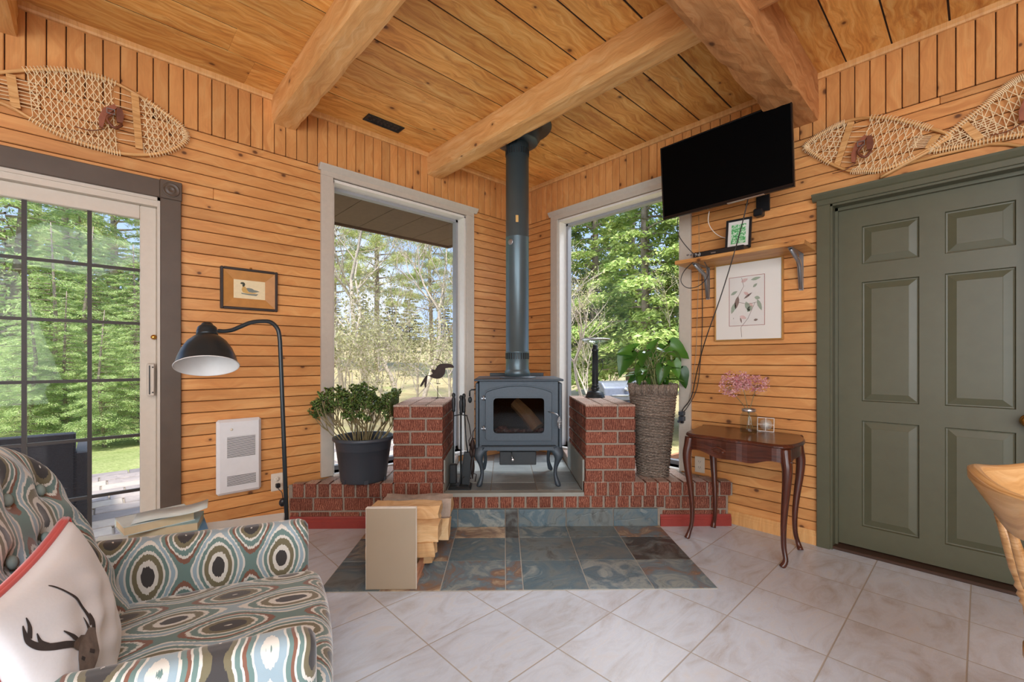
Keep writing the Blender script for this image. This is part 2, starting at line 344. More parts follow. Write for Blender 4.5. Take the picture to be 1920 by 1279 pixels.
def ground_mat():
    t = NT('ground_grass'); o = t.coord('Object'); n = t.noise(o, 1.6, 5, 0.6, 0.6); n2 = t.noise(o, 40, 3)
    sx = t.sep(o); far = t.math('ADD', t.math('MULTIPLY', t.math('SUBTRACT', n, 0.5), 6.0), sx[0])
    grass = t.ramp(n, [(0.38, srgb(112, 128, 66)), (0.60, srgb(140, 146, 92))])
    litter = t.ramp(n, [(0.38, srgb(168, 146, 112)), (0.55, srgb(196, 174, 138)), (0.7, srgb(160, 160, 104))])
    col = t.mix(t.mapr(far, -2.4, -0.6, 0.0, 1.0), grass, litter)
    col = t.mix(0.3, col, t.ramp(n2, [(0.3, srgb(90, 96, 50)), (0.7, srgb(200, 204, 140))]))
    t.bsdf(col, 0.9, 0, t.bump(n2, 0.8, 0.02), 0.2)
ground_mat()
slate_mat('paver', [(0.3, srgb(116, 108, 106)), (0.5, srgb(146, 134, 128)), (0.75, srgb(172, 160, 146))], 0.7)
def poster_green():
    t = NT('green_art'); o = t.coord('Object'); n = t.noise(o, 60, 5, 0.6, 1.5)
    t.bsdf(t.ramp(n, [(0.4, srgb(60, 150, 80)), (0.5, srgb(110, 190, 120)), (0.6, srgb(230, 238, 226))]), 0.6)
poster_green()
def ember():
    t = NT('ember'); o = t.coord('Object'); n = t.noise(o, 30, 4)
    t.bsdf(t.ramp(n, [(0.35, srgb(60, 40, 34)), (0.55, srgb(150, 70, 54)), (0.7, srgb(210, 190, 176))]), 0.8)
ember()
plain('firebrick', srgb(44, 36, 32), 0.9)
plain('grout', srgb(170, 166, 156), 0.8, var=0.08)
M = MATS
# ---------------------------------------------------------------- mesh helpers
class MB:
    """collects geometry for one mesh object: verts, faces, uvs in metres, a random number per piece"""
    def __init__(s, seed=1): s.v = []; s.f = []; s.uv = []; s.r = []; s.mi = []; s.rng = random.Random(seed); s.M = None; s.sm = []
    def add(s, vs, fs, uvs=None, rnd=None, mi=0, smooth=False):
        b = len(s.v); r = s.rng.random() if rnd is None else rnd
        if s.M is not None: vs = [s.M @ Vector(v) for v in vs]
        s.v.extend(tuple(v) for v in vs)
        for i, f in enumerate(fs):
            s.f.append(tuple(b+k for k in f)); s.r.append(r); s.mi.append(mi); s.sm.append(smooth)
            s.uv.extend(uvs[i] if uvs else [(0.0, 0.0)]*len(f))
        return s
    def box(s, a, b, axis=None, rnd=None, mi=0, ch=0.0, uo=None):
        x0, y0, z0 = [min(p, q) for p, q in zip(a, b)]; x1, y1, z1 = [max(p, q) for p, q in zip(a, b)]
        d = (x1-x0, y1-y0, z1-z0)
        if axis is None: axis = d.index(max(d))
        off = s.rng.random()*5 if uo is None else uo; offv = s.rng.random()*3
        if ch > 0:
            c = min(ch, min(d)*0.45)
            vs = []; idx = {}
            for i, X in enumerate((x0, x1)):
                for j, Y in enumerate((y0, y1)):
                    for k, Z in enumerate((z0, z1)):
                        sx, sy, sz = (c if i == 0 else -c), (c if j == 0 else -c), (c if k == 0 else -c)
                        idx[i, j, k] = len(vs); vs += [(X, Y+sy, Z+sz), (X+sx, Y, Z+sz), (X+sx, Y+sy, Z)]
            q = lambda i, j, k, a: idx[i, j, k]+a
            fs = []
            fs.append([q(0,0,0,0), q(0,0,1,0), q(0,1,1,0), q(0,1,0,0)]); fs.append([q(1,0,0,0), q(1,1,0,0), q(1,1,1,0), q(1,0,1,0)])
            fs.append([q(0,0,0,1), q(1,0,0,1), q(1,0,1,1), q(0,0,1,1)]); fs.append([q(0,1,0,1), q(0,1,1,1), q(1,1,1,1), q(1,1,0,1)])
            fs.append([q(0,0,0,2), q(0,1,0,2), q(1,1,0,2), q(1,0,0,2)]); fs.append([q(0,0,1,2), q(1,0,1,2), q(1,1,1,2), q(0,1,1,2)])
            for j in (0, 1):
                for k in (0, 1):
                    e = [q(0,j,k,1), q(1,j,k,1), q(1,j,k,2), q(0,j,k,2)]; fs.append(e if (j == k) else e[::-1])
            for i in (0, 1):
                for k in (0, 1):
                    e = [q(i,0,k,2), q(i,1,k,2), q(i,1,k,0), q(i,0,k,0)]; fs.append(e if (i == k) else e[::-1])
            for i in (0, 1):
                for j in (0, 1):
                    e = [q(i,j,0,0), q(i,j,1,0), q(i,j,1,1), q(i,j,0,1)]; fs.append(e if (i == j) else e[::-1])
            for i in (0, 1):
                for j in (0, 1):
                    for k in (0, 1):
                        t = [q(i,j,k,0), q(i,j,k,1), q(i,j,k,2)]; fs.append(t if (i+j+k) % 2 == 0 else t[::-1])
        else:
            vs = [(x0,y0,z0),(x1,y0,z0),(x1,y1,z0),(x0,y1,z0),(x0,y0,z1),(x1,y0,z1),(x1,y1,z1),(x0,y1,z1)]
            fs = [[0,3,2,1],[4,5,6,7],[0,1,5,4],[1,2,6,5],[2,3,7,6],[3,0,4,7]]
        oth = [k for k in range(3) if k != axis]
        uvs = [[(vs[i][axis]+off, vs[i][oth[0]]+vs[i][oth[1]]+offv) for i in f] for f in fs]
        return s.add(vs, fs, uvs, rnd, mi)
    def prism(s, poly, z0, z1, axis='z', rnd=None, mi=0, uvs=None, smooth=False):
        """extrude polygon (list of 2d pts, CCW) between z0 and z1; axis names the extrusion direction"""
        n = len(poly)
        def P(p, h): return {'z': (p[0], p[1], h), 'y': (p[0], h, p[1]), 'x': (h, p[0], p[1])}[axis]
        vs = [P(p, z0) for p in poly]+[P(p, z1) for p in poly]
        fs = [list(range(n))[::-1], list(range(n, 2*n))]+[[i, (i+1) % n, n+(i+1) % n, n+i] for i in range(n)]
        o = s.rng.random()*4
        uv = [[(poly[i % n][0]+o, poly[i % n][1]+o) for i in f] for f in fs[:2]]
        L = 0
        for i in range(n):
            d = math.dist(poly[i], poly[(i+1) % n]); uv.append([(L+o, z0), (L+d+o, z0), (L+d+o, z1), (L+o, z1)]); L += d
        if axis == 'y': fs = [f[::-1] for f in fs]; uv = [u[::-1] for u in uv]
        return s.add(vs, fs, uv, rnd, mi, smooth)
    def lathe(s, prof, n=24, cx=0, cy=0, cz=0, rnd=None, mi=0, smooth=True, caps=True, a0=0.0, sx=1.0, sy=1.0, close=False):
        """profile = [(r, z)...] bottom to top"""
        vs = []; fs = []; uvs = []
        for r, z in prof:
            for k in range(n):
                a = 2*PI*k/n+a0; vs.append((cx+r*math.cos(a)*sx, cy+r*math.sin(a)*sy, cz+z))
        m = len(prof)
        L = 0
        rng = range(m-1) if not close else range(m)
        for j in rng:
            j2 = (j+1) % m
            d = math.dist(prof[j], prof[j2]); R = max(prof[j][0], prof[j2][0], 1e-4)
            for k in range(n):
                k2 = (k+1) % n; fs.append([j*n+k, j*n+k2, j2*n+k2, j2*n+k])
                uvs.append([(R*2*PI*k/n, L), (R*2*PI*(k+1)/n, L), (R*2*PI*(k+1)/n, L+d), (R*2*PI*k/n, L+d)])
            L += d
        if caps and not close:
            fs.append(list(range(n))[::-1]); uvs.append([(vs[i][0], vs[i][1]) for i in fs[-1]])
            fs.append([(m-1)*n+k for k in range(n)]); uvs.append([(vs[i][0], vs[i][1]) for i in fs[-1]])
        return s.add(vs, fs, uvs, rnd, mi, smooth)
    def tube(s, pts, rad, n=8, rnd=None, mi=0, smooth=True, caps=True, flat=1.0, up=None):
        pts = [Vector(p) for p in pts]; m = len(pts)
        if m < 2: return s
        rads = rad if isinstance(rad, (list, tuple)) else [rad]*m
        T = []
        for i in range(m):
            a = pts[max(i-1, 0)]; b = pts[min(i+1, m-1)]; d = b-a
            T.append(d.normalized() if d.length > 1e-9 else Vector((0, 0, 1)))
        u = Vector(up) if up is not None else (Vector((0, 0, 1)) if abs(T[0].z) < 0.9 else Vector((1, 0, 0)))
        vs = []; L = [0.0]
        for i in range(m):
            if i: L.append(L[-1]+(pts[i]-pts[i-1]).length)
            nrm = (u-T[i]*u.dot(T[i]))
            if nrm.length < 1e-6: nrm = T[i].orthogonal()
            nrm.normalize(); bi = T[i].cross(nrm)
            if up is None: u = nrm
            for k in range(n):
                a = 2*PI*k/n; vs.append(pts[i]+nrm*(math.cos(a)*rads[i]*flat)+bi*(math.sin(a)*rads[i]))
        fs = []; uvs = []; o = s.rng.random()*3
        for i in range(m-1):
            R = rads[i]
            for k in range(n):
                k2 = (k+1) % n; fs.append([i*n+k, i*n+k2, (i+1)*n+k2, (i+1)*n+k])
                uvs.append([(L[i]+o, R*6.28*k/n), (L[i]+o, R*6.28*(k+1)/n), (L[i+1]+o, R*6.28*(k+1)/n), (L[i+1]+o, R*6.28*k/n)])
        if caps:
            fs.append(list(range(n))[::-1]); uvs.append([(0, 0)]*n); fs.append([(m-1)*n+k for k in range(n)]); uvs.append([(0, 0)]*n)
        return s.add(vs, fs, uvs, rnd, mi, smooth)
    def ell(s, c, r, n=12, m=8, rnd=None, mi=0):
        vs = []; fs = []
        for j in range(m+1):
            p = PI*j/m
            for k in range(n):
                a = 2*PI*k/n; vs.append((c[0]+r[0]*math.sin(p)*math.cos(a), c[1]+r[1]*math.sin(p)*math.sin(a), c[2]-r[2]*math.cos(p)))
        for j in range(m):
            for k in range(n): fs.append([j*n+k, j*n+(k+1) % n, (j+1)*n+(k+1) % n, (j+1)*n+k])
        return s.add(vs, fs, None, rnd, mi, True)
    def build(s, name, mat, parent=None, mods=None, loc=None, rot=None):
        me = bpy.data.meshes.new(name)
        me.from_pydata(s.v, [], s.f)
        uvl = me.uv_layers.new(name='uv'); flat = np.array(s.uv, dtype=np.float32).ravel()
        uvl.data.foreach_set('uv', flat)
        at = me.attributes.new('rnd', 'FLOAT', 'FACE'); at.data.foreach_set('value', np.array(s.r, dtype=np.float32))
        me.polygons.foreach_set('use_smooth', np.array(s.sm, dtype=bool))
        mats = mat if isinstance(mat, (list, tuple)) else [mat]
        for x in mats: me.materials.append(M[x])
        if len(mats) > 1: me.polygons.foreach_set('material_index', np.array(s.mi, dtype=np.int32))
        me.update()
        o = bpy.data.objects.new(name, me); COL.objects.link(o)
        if parent is not None: o.parent = parent
        if loc is not None: o.location = loc
        if rot is not None: o.rotation_euler = rot
        return o

def fastmesh(name, V, Fq, rnd, mats, mi=None, parent=None, smooth=False):
    """numpy mesh of quads (or tris): V (n,3), Fq (m,k)"""
    me = bpy.data.meshes.new(name); n = len(V); m, k = Fq.shape
    me.vertices.add(n); me.vertices.foreach_set('co', np.asarray(V, np.float32).ravel())
    me.loops.add(m*k); me.loops.foreach_set('vertex_index', Fq.astype(np.int32).ravel())
    me.polygons.add(m); me.polygons.foreach_set('loop_start', np.arange(0, m*k, k, dtype=np.int32))
    try: me.polygons.foreach_set('loop_total', np.full(m, k, dtype=np.int32))
    except Exception: pass
    me.update(calc_edges=True)
    at = me.attributes.new('rnd', 'FLOAT', 'FACE'); at.data.foreach_set('value', np.asarray(rnd, np.float32))
    for x in mats: me.materials.append(M[x])
    if mi is not None: me.polygons.foreach_set('material_index', np.asarray(mi, np.int32))
    if smooth: me.polygons.foreach_set('use_smooth', np.ones(m, dtype=bool))
    me.validate()
    o = bpy.data.objects.new(name, me); COL.objects.link(o)
    if parent is not None: o.parent = parent
    return o

def thing(name, label, cat, loc=(0, 0, 0), rotz=0.0, group=None):
    o = bpy.data.objects.new(name, None); COL.objects.link(o); o.empty_display_size = 0.1
    o.location = loc; o.rotation_euler = (0, 0, rotz); o['label'] = label; o['category'] = cat
    if group: o['group'] = group
    return o
def tag(o, label, cat, group=None, kind=None):
    o['label'] = label; o['category'] = cat
    if group: o['group'] = group
    if kind: o['kind'] = kind
    return o
def struct(o, label=None, cat=None):
    o['kind'] = 'structure'
    if label: o['label'] = label
    if cat: o['category'] = cat
    return o
def to_local(root):
    Mi = (Matrix.Translation(root.location) @ root.rotation_euler.to_matrix().to_4x4()).inverted()
    return lambda p: Mi @ Vector(p)
LR, RR = 0.0, -PI/2         # frames of things on the left and the right wall: x to the viewer's right, y into the wall

def subtract(iv, cuts):
    out = [iv]
    for a, b in cuts:
        nxt = []
        for p, q in out:
            if b <= p or a >= q: nxt.append((p, q)); continue
            if a > p: nxt.append((p, a))
            if b < q: nxt.append((b, q))
        out = nxt
    return [o for o in out if o[1]-o[0] > 0.004]

def smooth_poly(pts, n=6, closed=False):
    P = [Vector(p) for p in pts]; m = len(P); out = []
    rng = range(m) if closed else range(m-1)
    for i in rng:
        if closed: p0, p1, p2, p3 = P[(i-1) % m], P[i], P[(i+1) % m], P[(i+2) % m]
        else: p0, p1, p2, p3 = P[max(i-1, 0)], P[i], P[i+1], P[min(i+2, m-1)]
        for k in range(n):
            t = k/n; out.append(0.5*((2*p1)+(p2-p0)*t+(2*p0-5*p1+4*p2-p3)*t*t+(3*p1-p0-3*p2+p3)*t**3))
    if not closed: out.append(P[-1])
    return out

def rbox(mb, c, half, r, n=10, deform=None, uvs=1.0, smooth=True, uaxes=None, rnd=None, uvf=None):
    """rounded box with a dense grid, optionally deformed; uv in metres per dominant side"""
    hx, hy, hz = half; r = min(r, hx, hy, hz)
    for ax in range(3):
        for sg in (-1, 1):
            o = [k for k in range(3) if k != ax]; nu = nv = n
            vs = []; uv = []
            def ts(nn, hh):
                inner = hh-r; L = [-1+2*i/nn for i in range(nn+1)]
                return L
            U_, V_ = ts(nu, half[o[0]]), ts(nv, half[o[1]])
            for b_ in V_:
                for a_ in U_:
                    p = [0, 0, 0]; p[ax] = sg*half[ax]; p[o[0]] = a_*half[o[0]]; p[o[1]] = b_*half[o[1]]
                    q = [max(-(half[k]-r), min(half[k]-r, p[k])) for k in range(3)]
                    d = Vector([p[k]-q[k] for k in range(3)])
                    if d.length > 1e-9: d.normalize()
                    w = Vector(q)+d*r
                    uv.append(uvf(w) if uvf else (w[o[0]], w[o[1]]) if uaxes is None else (w[uaxes[0]]+w[ax]*0.3, w[uaxes[1]] if uaxes[1] != ax else w[o[1] if uaxes[0] == o[0] else o[0]]))
                    if deform: w = Vector(deform(w))
                    vs.append(w+Vector(c))
            fs = []; fu = []
            for j in range(nv):
                for i in range(nu):
                    f = [j*(nu+1)+i, j*(nu+1)+i+1, (j+1)*(nu+1)+i+1, (j+1)*(nu+1)+i]
                    flip = (sg < 0) != (ax == 1)
                    if flip: f = f[::-1]
                    fs.append(f); fu.append([uv[k] for k in f])
            mb.add(vs, fs, fu, rnd, 0, smooth)
    return mb

def weld(o, d=1e-4):
    m = o.modifiers.new('weld', 'WELD'); m.merge_threshold = d; return o
def bevel(o, w=0.002, seg=2):
    m = o.modifiers.new('bevel', 'BEVEL'); m.width = w; m.segments = seg; m.limit_method = 'ANGLE'; m.harden_normals = False; return o
def subsurf(o, lv=1):
    m = o.modifiers.new('subsurf', 'SUBSURF'); m.levels = lv; m.render_levels = lv; return o
# ================================================================ ROOM SHELL
CEIL = 2.86; FRZ = 2.49
W1 = (-1.97, -0.779, 0.31, 2.42)        # window in the left wall: x0,x1,z0,z1
W2 = (-1.64, -0.433, 0.31, 2.45)        # window in the right wall: y0,y1,z0,z1
SD = (-4.80, -2.94, 0.0, 2.045)         # sliding door opening
OD = (-3.39, -2.572, 0.0, 2.055)        # olive door opening (y)
BACK = -6.6
# floor
f = MB(); f.box((BACK, BACK, -0.12), (0.10, 0.10, 0.0)); struct(f.build('floor', 'floor_tile'))

def wall_left():
    m = MB(11); z = 0.0; h = 0.0678
    while z < FRZ-0.001:
        z1 = min(z+h, FRZ); cuts = []
        for a, b, c, d in (W1, SD):
            if z1 > c+0.002 and z < d-0.002: cuts.append((a, b))
        for a, b in subtract((BACK, 0.0), cuts):
            # boards butt here and there
            xs = [a]; x = a+m.rng.uniform(1.2, 3.6)
            while x < b-0.4: xs.append(x); x += m.rng.uniform(1.5, 3.6)
            xs.append(b)
            for p, q in zip(xs[:-1], xs[1:]): m.box((p+0.0006, 0.0, z+0.0022), (q-0.0006, 0.014, z1-0.0022), axis=0, ch=0.003)
        z = z1
    x = -0.002
    while x > BACK:
        m.box((x-0.069+0.0022, -0.003, FRZ+0.002), (x-0.0022, 0.014, CEIL), axis=2, ch=0.003); x -= 0.069
    for a, b in subtract((BACK, 0.15), [(W1[0], W1[1]), (SD[0], SD[1])]): m.box((a, 0.0135, 0), (b, 0.15, CEIL+0.1), mi=1)
    m.box((W1[0], 0.0135, -0.0), (W1[1], 0.15, W1[2]), mi=1); m.box((W1[0], 0.0135, W1[3]), (W1[1], 0.15, CEIL+0.1), mi=1)
    m.box((SD[0], 0.0135, SD[3]), (SD[1], 0.15, CEIL+0.1), mi=1)
    struct(m.build('wall_left', ['pine_wall', 'groove_back']))
wall_left()
def wall_right():
    m = MB(12); z = 0.0; h = 0.0683
    while z < FRZ-0.001:
        z1 = min(z+h, FRZ+0.01); cuts = []
        for a, b, c, d in (W2, OD):
            if z1 > c+0.002 and z < d-0.002: cuts.append((a, b))
        for a, b in subtract((BACK, -0.0), cuts):
            xs = [a]; x = a+m.rng.uniform(1.2, 3.6)
            while x < b-0.4: xs.append(x); x += m.rng.uniform(1.5, 3.6)
            xs.append(b)
            for p, q in zip(xs[:-1], xs[1:]): m.box((0.0, p+0.0006, z+0.0022), (0.014, q-0.0006, z1-0.0022), axis=1, ch=0.003)
        z = z1
    y = -0.002
    while y > BACK:
        m.box((-0.003, y-0.0688+0.0022, FRZ+0.012), (0.014, y-0.0022, CEIL), axis=2, ch=0.003); y -= 0.0688
    for a, b in subtract((BACK, 0.15), [(W2[0], W2[1]), (OD[0], OD[1])]): m.box((0.0135, a, 0), (0.15, b, CEIL+0.1), mi=1)
    m.box((0.0135, W2[0], 0), (0.15, W2[1], W2[2]), mi=1); m.box((0.0135, W2[0], W2[3]), (0.15, W2[1], CEIL+0.1), mi=1)
    m.box((0.0135, OD[0], OD[3]), (0.15, OD[1], CEIL+0.1), mi=1); m.box((0.149, OD[0], 0), (0.16, OD[1], OD[3]), mi=1)
    struct(m.build('wall_right', ['pine_wall', 'groove_back']))
wall_right()
for nm, a, b in (('wall_back', (BACK, BACK-0.12, 0), (0.15, BACK, CEIL)), ('wall_side', (BACK-0.12, BACK, 0), (BACK, 0.15, CEIL))):
    m = MB(3); m.box(a, b)
    ax = 0 if nm == 'wall_back' else 1; z = 0
    while z < CEIL-0.01:
        if ax == 0: m.box((BACK, BACK, z+0.002), (0, BACK+0.012, min(z+0.136, CEIL)-0.002), axis=0)
        else: m.box((BACK, BACK, z+0.002), (BACK+0.012, 0, min(z+0.136, CEIL)-0.002), axis=1)
        z += 0.136
    struct(m.build(nm, 'pine_wall'))
# ceiling boards run along the left wall
m = MB(21); y = 0.0; first = True
while y > BACK:
    w = 0.30 if first else 0.2125+0.012*math.sin(y*17); first = False
    y2 = max(y-w, BACK); x = 0.0
    while x > BACK:
        x2 = max(x-m.rng.uniform(2.2, 4.2), BACK)
        g = m.rng.choice((0.003, 0.004, 0.005, 0.0065))
        m.box((x2+0.0008, y2+g, CEIL), (x, y-g, CEIL+0.03), axis=0); x = x2
    y = y2
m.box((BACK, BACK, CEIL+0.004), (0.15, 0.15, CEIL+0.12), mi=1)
struct(m.build('ceiling', ['pine_ceiling', 'gap_shade']))
# trims between wall and ceiling, between boards and frieze
m = MB(5); m.prism([(0, 0), (-0.018, 0), (-0.024, 0.01), (-0.024, 0.034), (0, 0.034)], BACK, 0.0, axis='x'); struct(m.build('trim_1', 'pine_trim', loc=(0, 0, CEIL-0.034)))
m = MB(5); m.prism([(0, 0), (0, 0.034), (-0.024, 0.034), (-0.024, 0.01), (-0.018, 0)], BACK, -0.024, axis='y'); struct(m.build('trim_2', 'pine_trim', loc=(0, 0, CEIL-0.034)))

# beams
def beam(name, a, b, matn, label, seed, rough=0.004, kind=True):
    """rough sawn timber as a gridded box so its faces and edges can wander"""
    x0, y0, z0 = a; x1, y1, z1 = b; m = MB(seed); L = x1-x0 if (x1-x0) > (y1-y0) else y1-y0; ax = 0 if (x1-x0) > (y1-y0) else 1
    n = int(L/0.06); cx, cy = (x0+x1)/2, (y0+y1)/2; hw = ((y1-y0) if ax == 0 else (x1-x0))/2
    ring = []
    k = 6
    for i in range(k): ring.append((-1+2*i/k, 0))
    for i in range(k): ring.append((1, i/k))
    for i in range(k): ring.append((1-2*i/k, 1))
    for i in range(k): ring.append((-1, 1-i/k))
    R = len(ring); vs = []; fs = []; uvs = []
    for i in range(n+1):
        t = (x0 if ax == 0 else y0)+L*i/n
        for (p, q) in ring:
            corner = (abs(p) == 1 and q in (0,))
            no = mnoise.noise(Vector((t*5, p*2+seed, q*3)))*rough+mnoise.noise(Vector((t*22, p*5+seed, q*7)))*rough*0.5
            zz = z0+(z1-z0)*q; off = p*(hw+(no if abs(p) == 1 else 0)); zz = zz-(no if q == 0 else 0)
            if q == 0 and abs(p) == 1: off -= p*(0.004+abs(no)*1.5); zz += 0.004+abs(no)
            vs.append((t, cy+off, zz) if ax == 0 else (cx+off, t, zz))
    per = [0]
    for i in range(R): per.append(per[-1]+math.dist((ring[i][0]*hw, ring[i][1]*(z1-z0)), (ring[(i+1) % R][0]*hw, ring[(i+1) % R][1]*(z1-z0))))
    for i in range(n):
        for j in range(R):
            j2 = (j+1) % R; fq = [i*R+j, i*R+j2, (i+1)*R+j2, (i+1)*R+j]
            uq = [(L*i/n, per[j]), (L*i/n, per[j+1]), (L*(i+1)/n, per[j+1]), (L*(i+1)/n, per[j])]
            if ax == 0: fq, uq = fq[::-1], uq[::-1]
            fs.append(fq); uvs.append(uq)
    fs.append(list(range(R))); uvs.append([(0, 0)]*R); fs.append([n*R+j for j in range(R)][::-1]); uvs.append([(0, 0)]*R)
    m.add(vs, fs, uvs)
    o = m.build(name, matn); tag(o, label, 'beam'); return o
beam('ceiling_beam', (-2.366, BACK+0.02, 2.683), (-2.214, -0.003, CEIL-0.001), 'beam_wood', 'sawn ceiling beam ending on the wall between the sliding door and tall window', 1)
beam('ceiling_beam', (-1.182, -2.30, 2.683), (-1.035, -0.003, CEIL-0.001), 'beam_wood', 'sawn ceiling beam just beside the flue pipe collar', 2)
beam('ceiling_beam', (-1.182, BACK+0.02, 2.683), (-1.035, -2.515, CEIL-0.001), 'beam_dark', 'short visible ceiling beam beyond the thick main beam at top', 5)
beam('ceiling_beam', (-3.63, BACK+0.02, 2.683), (-3.478, -0.003, CEIL-0.001), 'beam_wood', 'ceiling beam end above the snowshoe over the sliding door', 3)
beam('main_ceiling_beam', (BACK+0.02, -2.512, 2.582), (-0.003, -2.305, CEIL-0.001), 'beam_dark', 'thick rough main beam ending on the wall behind the television', 4, 0.007)

# ---------------- window 1 (left wall) and window 2 (right wall): casing, jambs, sash, glass
def big_window(name, root_loc, rz, x0, x1, z0, z1, crown_z, sash_right=True):
    r = bpy.data.objects.new(name, None); COL.objects.link(r); r.location = root_loc; r.rotation_euler = (0, 0, rz); r['kind'] = 'structure'
    cw = 0.085
    m = MB(1)
    m.box((x0-cw, -0.022, z0-0.01), (x0, 0.0, z1+0.01), ch=0.002); m.box((x1, -0.022, z0-0.01), (x1+cw, 0.0, z1+0.01), ch=0.002)
    m.box((x0-cw, -0.022, z1+0.01), (x1+cw, 0.0, crown_z-0.035), ch=0.002)
    m.prism([(0, 0), (0, 0.04), (-0.05, 0.04), (-0.045, 0.03), (-0.028, 0.008), (-0.022, 0)], x0-cw-0.015, x1+cw+0.03, axis='x')
    for i in range(len(m.v)-12, len(m.v)): m.v[i] = (m.v[i][0], m.v[i][1], m.v[i][2]+crown_z-0.038)
    m.build('window_casing', 'taupe', r)
    m = MB(2)
    m.box((x0-0.005, -0.001, z0-0.02), (x0+0.014, 0.15, z1)); m.box((x1-0.014, -0.001, z0-0.02), (x1+0.005, 0.15, z1)); m.box((x0-0.005, -0.001, z1-0.014), (x1+0.005, 0.15, z1+0.006))
    m.build('window_jamb', 'jamb_white', r)
    m = MB(2); m.box((x0, -0.028, z0-0.03), (x1, 0.15, z0), ch=0.004); m.build('window_sill', 'jamb_white', r)
    m = MB(3); a, b = 0.095, 0.145; s = 0.022
    m.box((x0+0.014, a, z0), (x0+0.014+s, b, z1-0.014)); m.box((x1-0.014-s, a, z0), (x1-0.014, b, z1-0.014))
    m.box((x0+0.014, a, z1-0.014-s), (x1-0.014, b, z1-0.014)); m.box((x0+0.014, a, z0), (x1-0.014, b, z0+s+0.01))
    m.build('window_sash', 'grey_sash', r)
    m = MB(4); m.box((x0+0.02, 0.118, z0+0.01), (x1-0.02, 0.122, z1-0.02)); m.build('window_glass', 'window_glass', r)
    return r
big_window('window_1', (0, 0, 0), LR, W1[0], W1[1], W1[2], W1[3], 2.502)
big_window('window_2', (0, 0, 0), RR, -W2[1], -W2[0], W2[2], W2[3], 2.535)

# ---------------- sliding glass door (left wall)
def sliding_door():
    r = bpy.data.objects.new('door_1', None); COL.objects.link(r); r['kind'] = 'structure'
    x1 = SD[1]; x0 = SD[0]; zt = SD[3]
    m = MB(1); m.box((x1, -0.024, 0), (x1+0.095, 0.0, zt), ch=0.003); m.box((x0-0.095, -0.024, 0), (x0, 0, zt), ch=0.003)
    m.box((x0-0.0, -0.024, zt), (x1-0.001, 0.0, zt+0.1), ch=0.003); m.build('door_casing', 'brown_casing', r)
    for xx in (x1+0.0475,):
        m = MB(1); m.box((xx-0.05, -0.034, zt-0.003), (xx+0.05, 0, zt+0.103), ch=0.003)
        m.M = Matrix.Translation((xx, -0.034, zt+0.05)) @ Matrix.Rotation(PI/2, 4, 'X')
        m.lathe([(0.040, 0.0), (0.040, 0.004), (0.034, 0.005), (0.030, 0.001), (0.022, 0.0012), (0.019, 0.004), (0.012, 0.005), (0.009, 0.002), (0.001, 0.003)], 28); m.build('corner_rosette', 'brown_casing', r)
    m = MB(2); m.box((x1-0.012, -0.008, 0), (x1+0.002, 0.15, zt)); m.box((x0-0.002, -0.008, 0), (x0+0.012, 0.15, zt)); m.box((x0, -0.008, zt-0.018), (x1, 0.15, zt+0.002)); m.box((x0, -0.008, 0.0), (x1, 0.15, 0.03))
    m.box((x0+0.012, 0.0, zt-0.05), (x1-0.012, 0.14, zt-0.018)); m.build('door_frame', 'vinyl', r)
    # sliding panel
    yp0, yp1 = 0.035, 0.075; px1 = x1-0.012; px0 = px1-0.93
    m = MB(3); st = 0.072
    m.box((px1-st, yp0, 0.03), (px1, yp1, zt-0.05), ch=0.004); m.box((px0, yp0, 0.03), (px0+st, yp1, zt-0.05), ch=0.004)
    m.box((px0+st, yp0, zt-0.05-0.075), (px1-st, yp1, zt-0.05), ch=0.004); m.box((px0+st, yp0, 0.03), (px1-st, yp1, 0.11), ch=0.004)
    m.build('sliding_panel', 'vinyl', r)
    gx1 = LW(271, 600, -0.05).x; gx0 = px0+st; gz1 = zt-0.125; gz0 = 0.11
    m = MB(4)
    mx = [LW(168, 600, -0.055).x, LW(45.5, 600, -0.055).x]; dd = mx[0]-mx[1]; mx += [mx[1]-dd]
    for x in mx: 
        if x > gx0+0.02: m.box((x-0.009, 0.045, gz0), (x+0.009, 0.065, gz1))
    for pz in (497, 603, 714, 824, 932):
        z = LW(168, pz, -0.055).z; m.box((gx0, 0.047, z-0.008), (gx1, 0.063, z+0.008))
    m.build('muntin', 'black_muntin', r)
    m = MB(4); m.box((gx0, 0.053, gz0), (gx1, 0.057, gz1)); m.build('window_glass', 'window_glass', r)
    a = LW(276, 682, 0.0); b = LW(292, 742, 0.0); hx = (a.x+b.x)/2
    m = MB(5); m.box((hx-0.019, -0.02, b.z), (hx+0.012, 0.036, a.z), ch=0.004); m.box((hx-0.013, -0.0222, b.z+0.01), (hx-0.007, -0.0, a.z-0.01), mi=1)
    for zz in (a.z-0.02, b.z+0.02): m.ell((hx+0.004, -0.021, zz), (0.004, 0.002, 0.004), mi=1)
    m.build('door_handle', ['vinyl', 'heater_dark'], r)
    c = LW(289, 632, 0.0); m = MB(5); m.M = Matrix.Translation((c.x, 0.036, c.z)) @ Matrix.Rotation(PI/2, 4, 'X')
    m.lathe([(0.014, 0), (0.014, 0.02), (0.010, 0.026), (0.001, 0.027)], 20); m.build('lock_cylinder', 'brass', r)
    # fixed panel further along
    m = MB(6); q1 = px0+0.04; q0 = x0+0.012
    m.box((q1-0.06, 0.085, 0.03), (q1, 0.125, zt-0.05)); m.box((q0, 0.085, 0.03), (q0+0.06, 0.125, zt-0.05)); m.box((q0, 0.085, zt-0.12), (q1, 0.125, zt-0.05)); m.box((q0, 0.085, 0.03), (q1, 0.125, 0.11))
    m.build('fixed_panel', 'vinyl', r)
    m = MB(4); m.box((q0+0.05, 0.103, 0.1), (q1-0.05, 0.107, zt-0.11)); m.build('window_glass', 'window_glass', r)
sliding_door()

